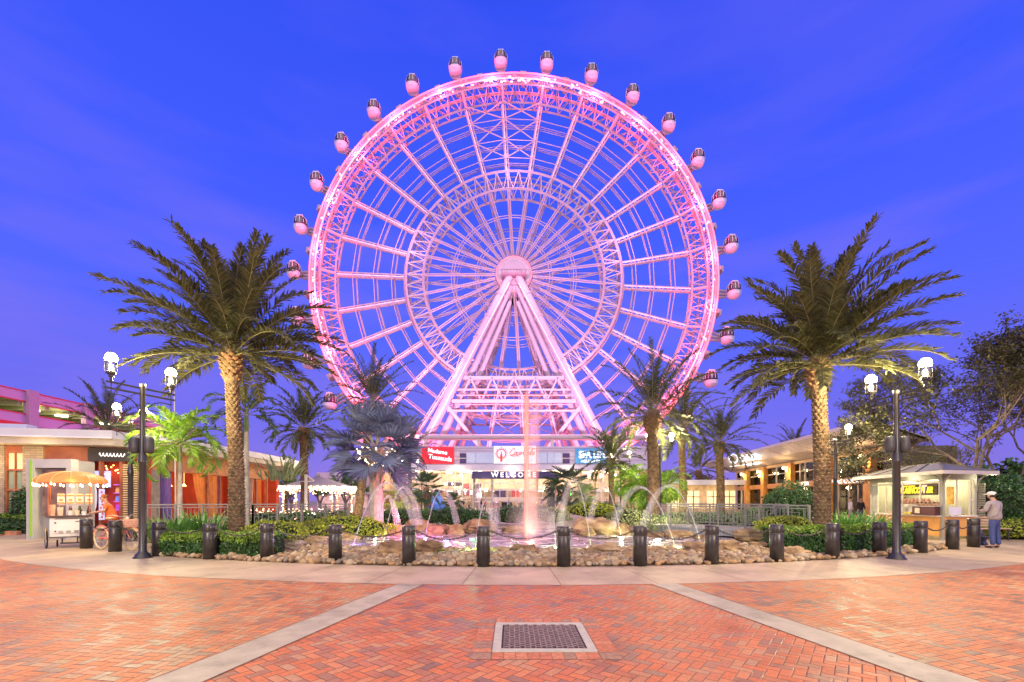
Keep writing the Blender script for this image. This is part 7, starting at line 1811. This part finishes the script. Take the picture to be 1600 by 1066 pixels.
for i, (x, w_, h_, c, lb) in enumerate(((-.46, .20, .34, (.75, .45, .28), 'tan carton at the left end of the cart counter'), (-.24, .16, .26, (.80, .66, .5), 'pale carton beside the tan one on the cart'), (.02, .13, .15, (.85, .78, .66), 'low cream tub on the cart front edge, left'), (.20, .13, .15, (.82, .62, .45), 'low tan tub on the cart front edge, middle'), (.38, .14, .12, (.80, .80, .78), 'low white tub on the cart front edge, right'))):
    b = MB(); b.lathe([(w_*.42, 0), (w_*.5, h_*.9), (w_*.5, h_), (w_*.4, h_), (0, h_*.96)], (cx+x, yb+.14, 1.027), 4 if h_ > .2 else 12); o = b.build('tub' if h_ < .2 else 'carton', mat('tub%d' % i, c, rough=.5, var=.2, vs=10), None); tag(o, lb, 'tub' if h_ < .2 else 'carton'); rebase(o)
def spin(objs, c, ang, sc=(1, 1, 1)):
    q = Matrix.Rotation(ang, 3, 'Z'); c = Vector(c)
    for o in objs:
        d = o.location-c; o.location = c+q @ Vector((d.x*sc[0], d.y*sc[1], d.z)); o.rotation_euler = (0, 0, o.rotation_euler.z+ang); o.scale = sc
cart_items = [o for o in COL.objects if o.parent is None and o.get('category') in ('snack bag', 'bottle', 'tub', 'carton') and abs(o.location.x-cx) < 1.2 and abs(o.location.y-CD) < 1.5]
spin([ct]+cart_items, (cx, CD+.43, 0), R(42), (.86, .92, 1))
# grey display booth behind the cart
BD = 17.2; bt = thing('display_booth', 'grey framed booth with dark poster panel and lime green edge stripe behind the snack cart', 'booth', (X(75, BD), BD, 0))
b = MB(); z1 = Z(719, BD)
def bb(xa, xb, za, zb, d0, d1): b.box(((X(xa, BD)+X(xb, BD))/2, BD+(d0+d1)/2, (za+zb)/2), (X(xb, BD)-X(xa, BD), d1-d0, zb-za))
b = MB(); bb(42, 110, 0, z1, .25, 1.0); b.build('cabinet', mat('booth_grey', (.32, .32, .32), rough=.5, var=.08), bt)
b = MB(); bb(41, 54, 0, z1+.04, 0, .3); bb(103, 111, 0, z1+.04, 0, .3); bb(54, 103, z1-.30, z1+.04, 0, .3); b.build('frame', mat('booth_frame', (.50, .49, .47), rough=.45, var=.06), bt)
b = MB(); bb(46.5, 50.5, .1, z1, -.02, .05); b.build('green_stripe', mat('stripe_lime', (.32, .62, .05), rough=.5, var=0), bt)
b = MB(); bb(62, 101, .9, z1-.36, .1, .24); b.build('poster', mat('poster_brown', (.22, .13, .09), rough=.3, var=.5, vs=1.6, col2=(.40, .26, .18)), bt)
for i, (px, c) in enumerate(((16, (.60, .26, .10)), (25, (.52, .24, .12)))):
    b = MB(); b.box((X(px, 19.3), 19.3, .09), (.26, .2, .18)); o = b.build('brick_block', mat('blk%d' % i, c, rough=.8, var=.2), None, bevel=.01); tag(o, ['terracotta block on the ground by the far left hedge, left one of two', 'terracotta block on the ground by the far left hedge, right one of two'][i], 'block'); rebase(o)

# ================================================================ bicycle
bk = thing('bicycle', 'pink cruiser bicycle with cream tyres and a front basket, behind the second bollard', 'bicycle', (X(182, 13.7), 13.7, 0))
pinkf = mat('bike_pink', (.80, .26, .20), rough=.35, var=.08); cream_t = mat('tyre_cream', (.72, .55, .28), rough=.6, var=.08)
rw = Vector((X(158.5, 13.75), 13.75, .35)); fw = Vector((X(206, 13.35), 13.35, .35)); dd = (fw-rw); dd.z = 0; Lb = dd.length; dd.normalize(); axb = dd.cross(Vector((0, 0, 1)))
Q = lambda x, z, y=0: rw+dd*x+axb*y+Vector((0, 0, z-.35))
wheel_(bk, rw, .345, axb, 24, cream_t, .026, sp_m=steel); wheel_(bk, fw, .345, axb, 24, cream_t, .026, sp_m=steel)
bbk = Q(Lb*.40, .30); seat_t = Q(Lb*.26, .80); head_t = Q(Lb*.80, .86); head_b = Q(Lb*.84, .68)
b = MB(); b.tube([bbk, seat_t], .018, 8); b.tube([head_t, head_b], .022, 8); b.tube([bbk, bbk.lerp(head_b, .5)+Vector((0, 0, -.03)), head_b], .02, 8); b.tube([seat_t-Vector((0, 0, .12)), seat_t.lerp(head_t, .5)-Vector((0, 0, .12)), head_t-Vector((0, 0, .03))], .018, 8)
for s in (-1, 1):
    b.tube([rw+axb*.055*s, bbk+axb*.03*s], .011, 6); b.tube([rw+axb*.055*s, seat_t-Vector((0, 0, .12))+axb*.02*s], .010, 6); b.tube([fw+axb*.055*s, head_b+axb*.04*s-Vector((0, 0, .02))], .013, 6)
b.build('frame', pinkf, bk, smooth=True)
for c in (rw, fw):
    b = MB(); pts = [c+dd*math.cos(R(a))*.375+Vector((0, 0, math.sin(R(a))*.375)) for a in range(15, 166, 15)]
    for i in range(len(pts)-1): b.bar(pts[i], pts[i+1], .05, .008, up=axb)
    b.build('mudguard', pinkf, bk)
b = MB(); b.tube([head_t, head_t+Vector((0, 0, .12))-dd*.02], .013, 6); hb = head_t+Vector((0, 0, .14)); b.tube([hb-dd*.26-axb*.30+Vector((0, 0, .04)), hb-dd*.12-axb*.27+Vector((0, 0, .06)), hb-axb*.05, hb+axb*.05, hb-dd*.12+axb*.27+Vector((0, 0, .06)), hb-dd*.26+axb*.30+Vector((0, 0, .04))], .011, 6); b.build('handlebar', steel, bk, smooth=True)
for s in (-1, 1): b = MB(); b.tube([hb-dd*.19+axb*s*.285+Vector((0, 0, .05)), hb-dd*.28+axb*s*.302+Vector((0, 0, .038))], .018, 8); b.build('grip', mat('grip_tan', (.5, .3, .15)), bk)
b = MB(); b.tube([seat_t, seat_t+Vector((0, 0, .12))], .012, 6); b.build('seat_post', steel, bk)
b = MB(); b.rockball((0, 0, 0), (.14, .10, .045), 6, 12, 8, .1); b.v = [tuple(seat_t+Vector((0, 0, .15))+dd*p[0]+axb*p[1]+Vector((0, 0, p[2]))) for p in b.v]; b.build('saddle', mat('saddle_tan', (.55, .35, .18), rough=.5), bk, smooth=True)
b = MB(); o_ = head_t+dd*.20+Vector((0, 0, -.02)); n = 9
for z in (-.11, -.05, .01, .07):
    e = .14+.03*(z+.11)/.18; r_ = [o_+dd*e*.8*a+axb*e*c+Vector((0, 0, z)) for a, c in ((-1, -1), (1, -1), (1, 1), (-1, 1))]
    for i in range(4): b.bar(r_[i], r_[(i+1) % 4], .045, .05)
b.box(o_+Vector((0, 0, -.12)), (.22, .22, .02)); b.build('basket', mat('basket_pink', (.75, .40, .30), rough=.7, var=.2, vs=20), bk)
b = MB(); b.tube([bbk-axb*.06, bbk+axb*.06], .05, 12)
for s in (-1, 1): b.tube([bbk+axb*.07*s, bbk+axb*.07*s+dd*.12*s+Vector((0, 0, -.11*s))], .010, 5); b.box(bbk+axb*.11*s+dd*.12*s+Vector((0, 0, -.11*s)), (.08, .07, .02))
b.build('crank', steel, bk)
b = MB(); b.bar(bbk+axb*.05+Vector((0, 0, .03)), rw+axb*.05+Vector((0, 0, .03)), .012, .10, up=axb); b.build('chain_guard', mat('bike_pink2', (.78, .20, .16), rough=.4), bk)
b = MB(); b.tube([bbk, bbk+axb*.16-dd*.05+Vector((0, 0, -.29))], .009, 5); b.build('kickstand', steel, bk)
b = MB(); b.rockball(head_t+dd*.08+Vector((0, 0, .10)), (.05, .05, .05), 2, 10, 8, 0); b.build('headlamp', mat('lamp_cream', (.7, .55, .35), rough=.3), bk, smooth=True)

# ================================================================ bench and urn by the standing man
bn = thing('park_bench', 'tan slatted bench between the kiosk and the standing man', 'bench', (X(1542, 16.9), 16.9, 0))
bx = X(1545, 16.9); tanw = mat('bench_tan', (.55, .40, .24), rough=.6, var=.15, vs=6)
b = MB()
for k_ in range(5): b.box((bx, 16.72+.10*k_, .44), (1.25, .08, .03))
b.build('seat', tanw, bn)
b = MB()
for k_ in range(4): b.box((bx, 17.20+.03*k_, .54+.105*k_), (1.25, .025, .085))
b.build('backrest', tanw, bn)
for s in (-1, 1):
    b = MB(); b.bar((bx+s*.56, 16.75, 0), (bx+s*.56, 16.75, .43), .05); b.bar((bx+s*.56, 17.12, 0), (bx+s*.56, 17.32, .95), .05); b.bar((bx+s*.56, 16.72, .41), (bx+s*.56, 17.2, .41), .04); b.build('leg', post_black, bn)
b = MB(); b.lathe([(.10, 0), (.12, .02), (.13, .06), (.085, .10), (.07, .16), (.10, .22), (.155, .27), (.16, .30), (.13, .30), (.06, .24), (0, .22)], (X(1536, 14.9), 14.9, .0), 14)
o = b.build('urn', mat('urn_navy', (.02, .025, .07), rough=.35), None, smooth=True); tag(o, 'small dark blue urn on the paving between the last bollard and the standing man', 'urn'); rebase(o)
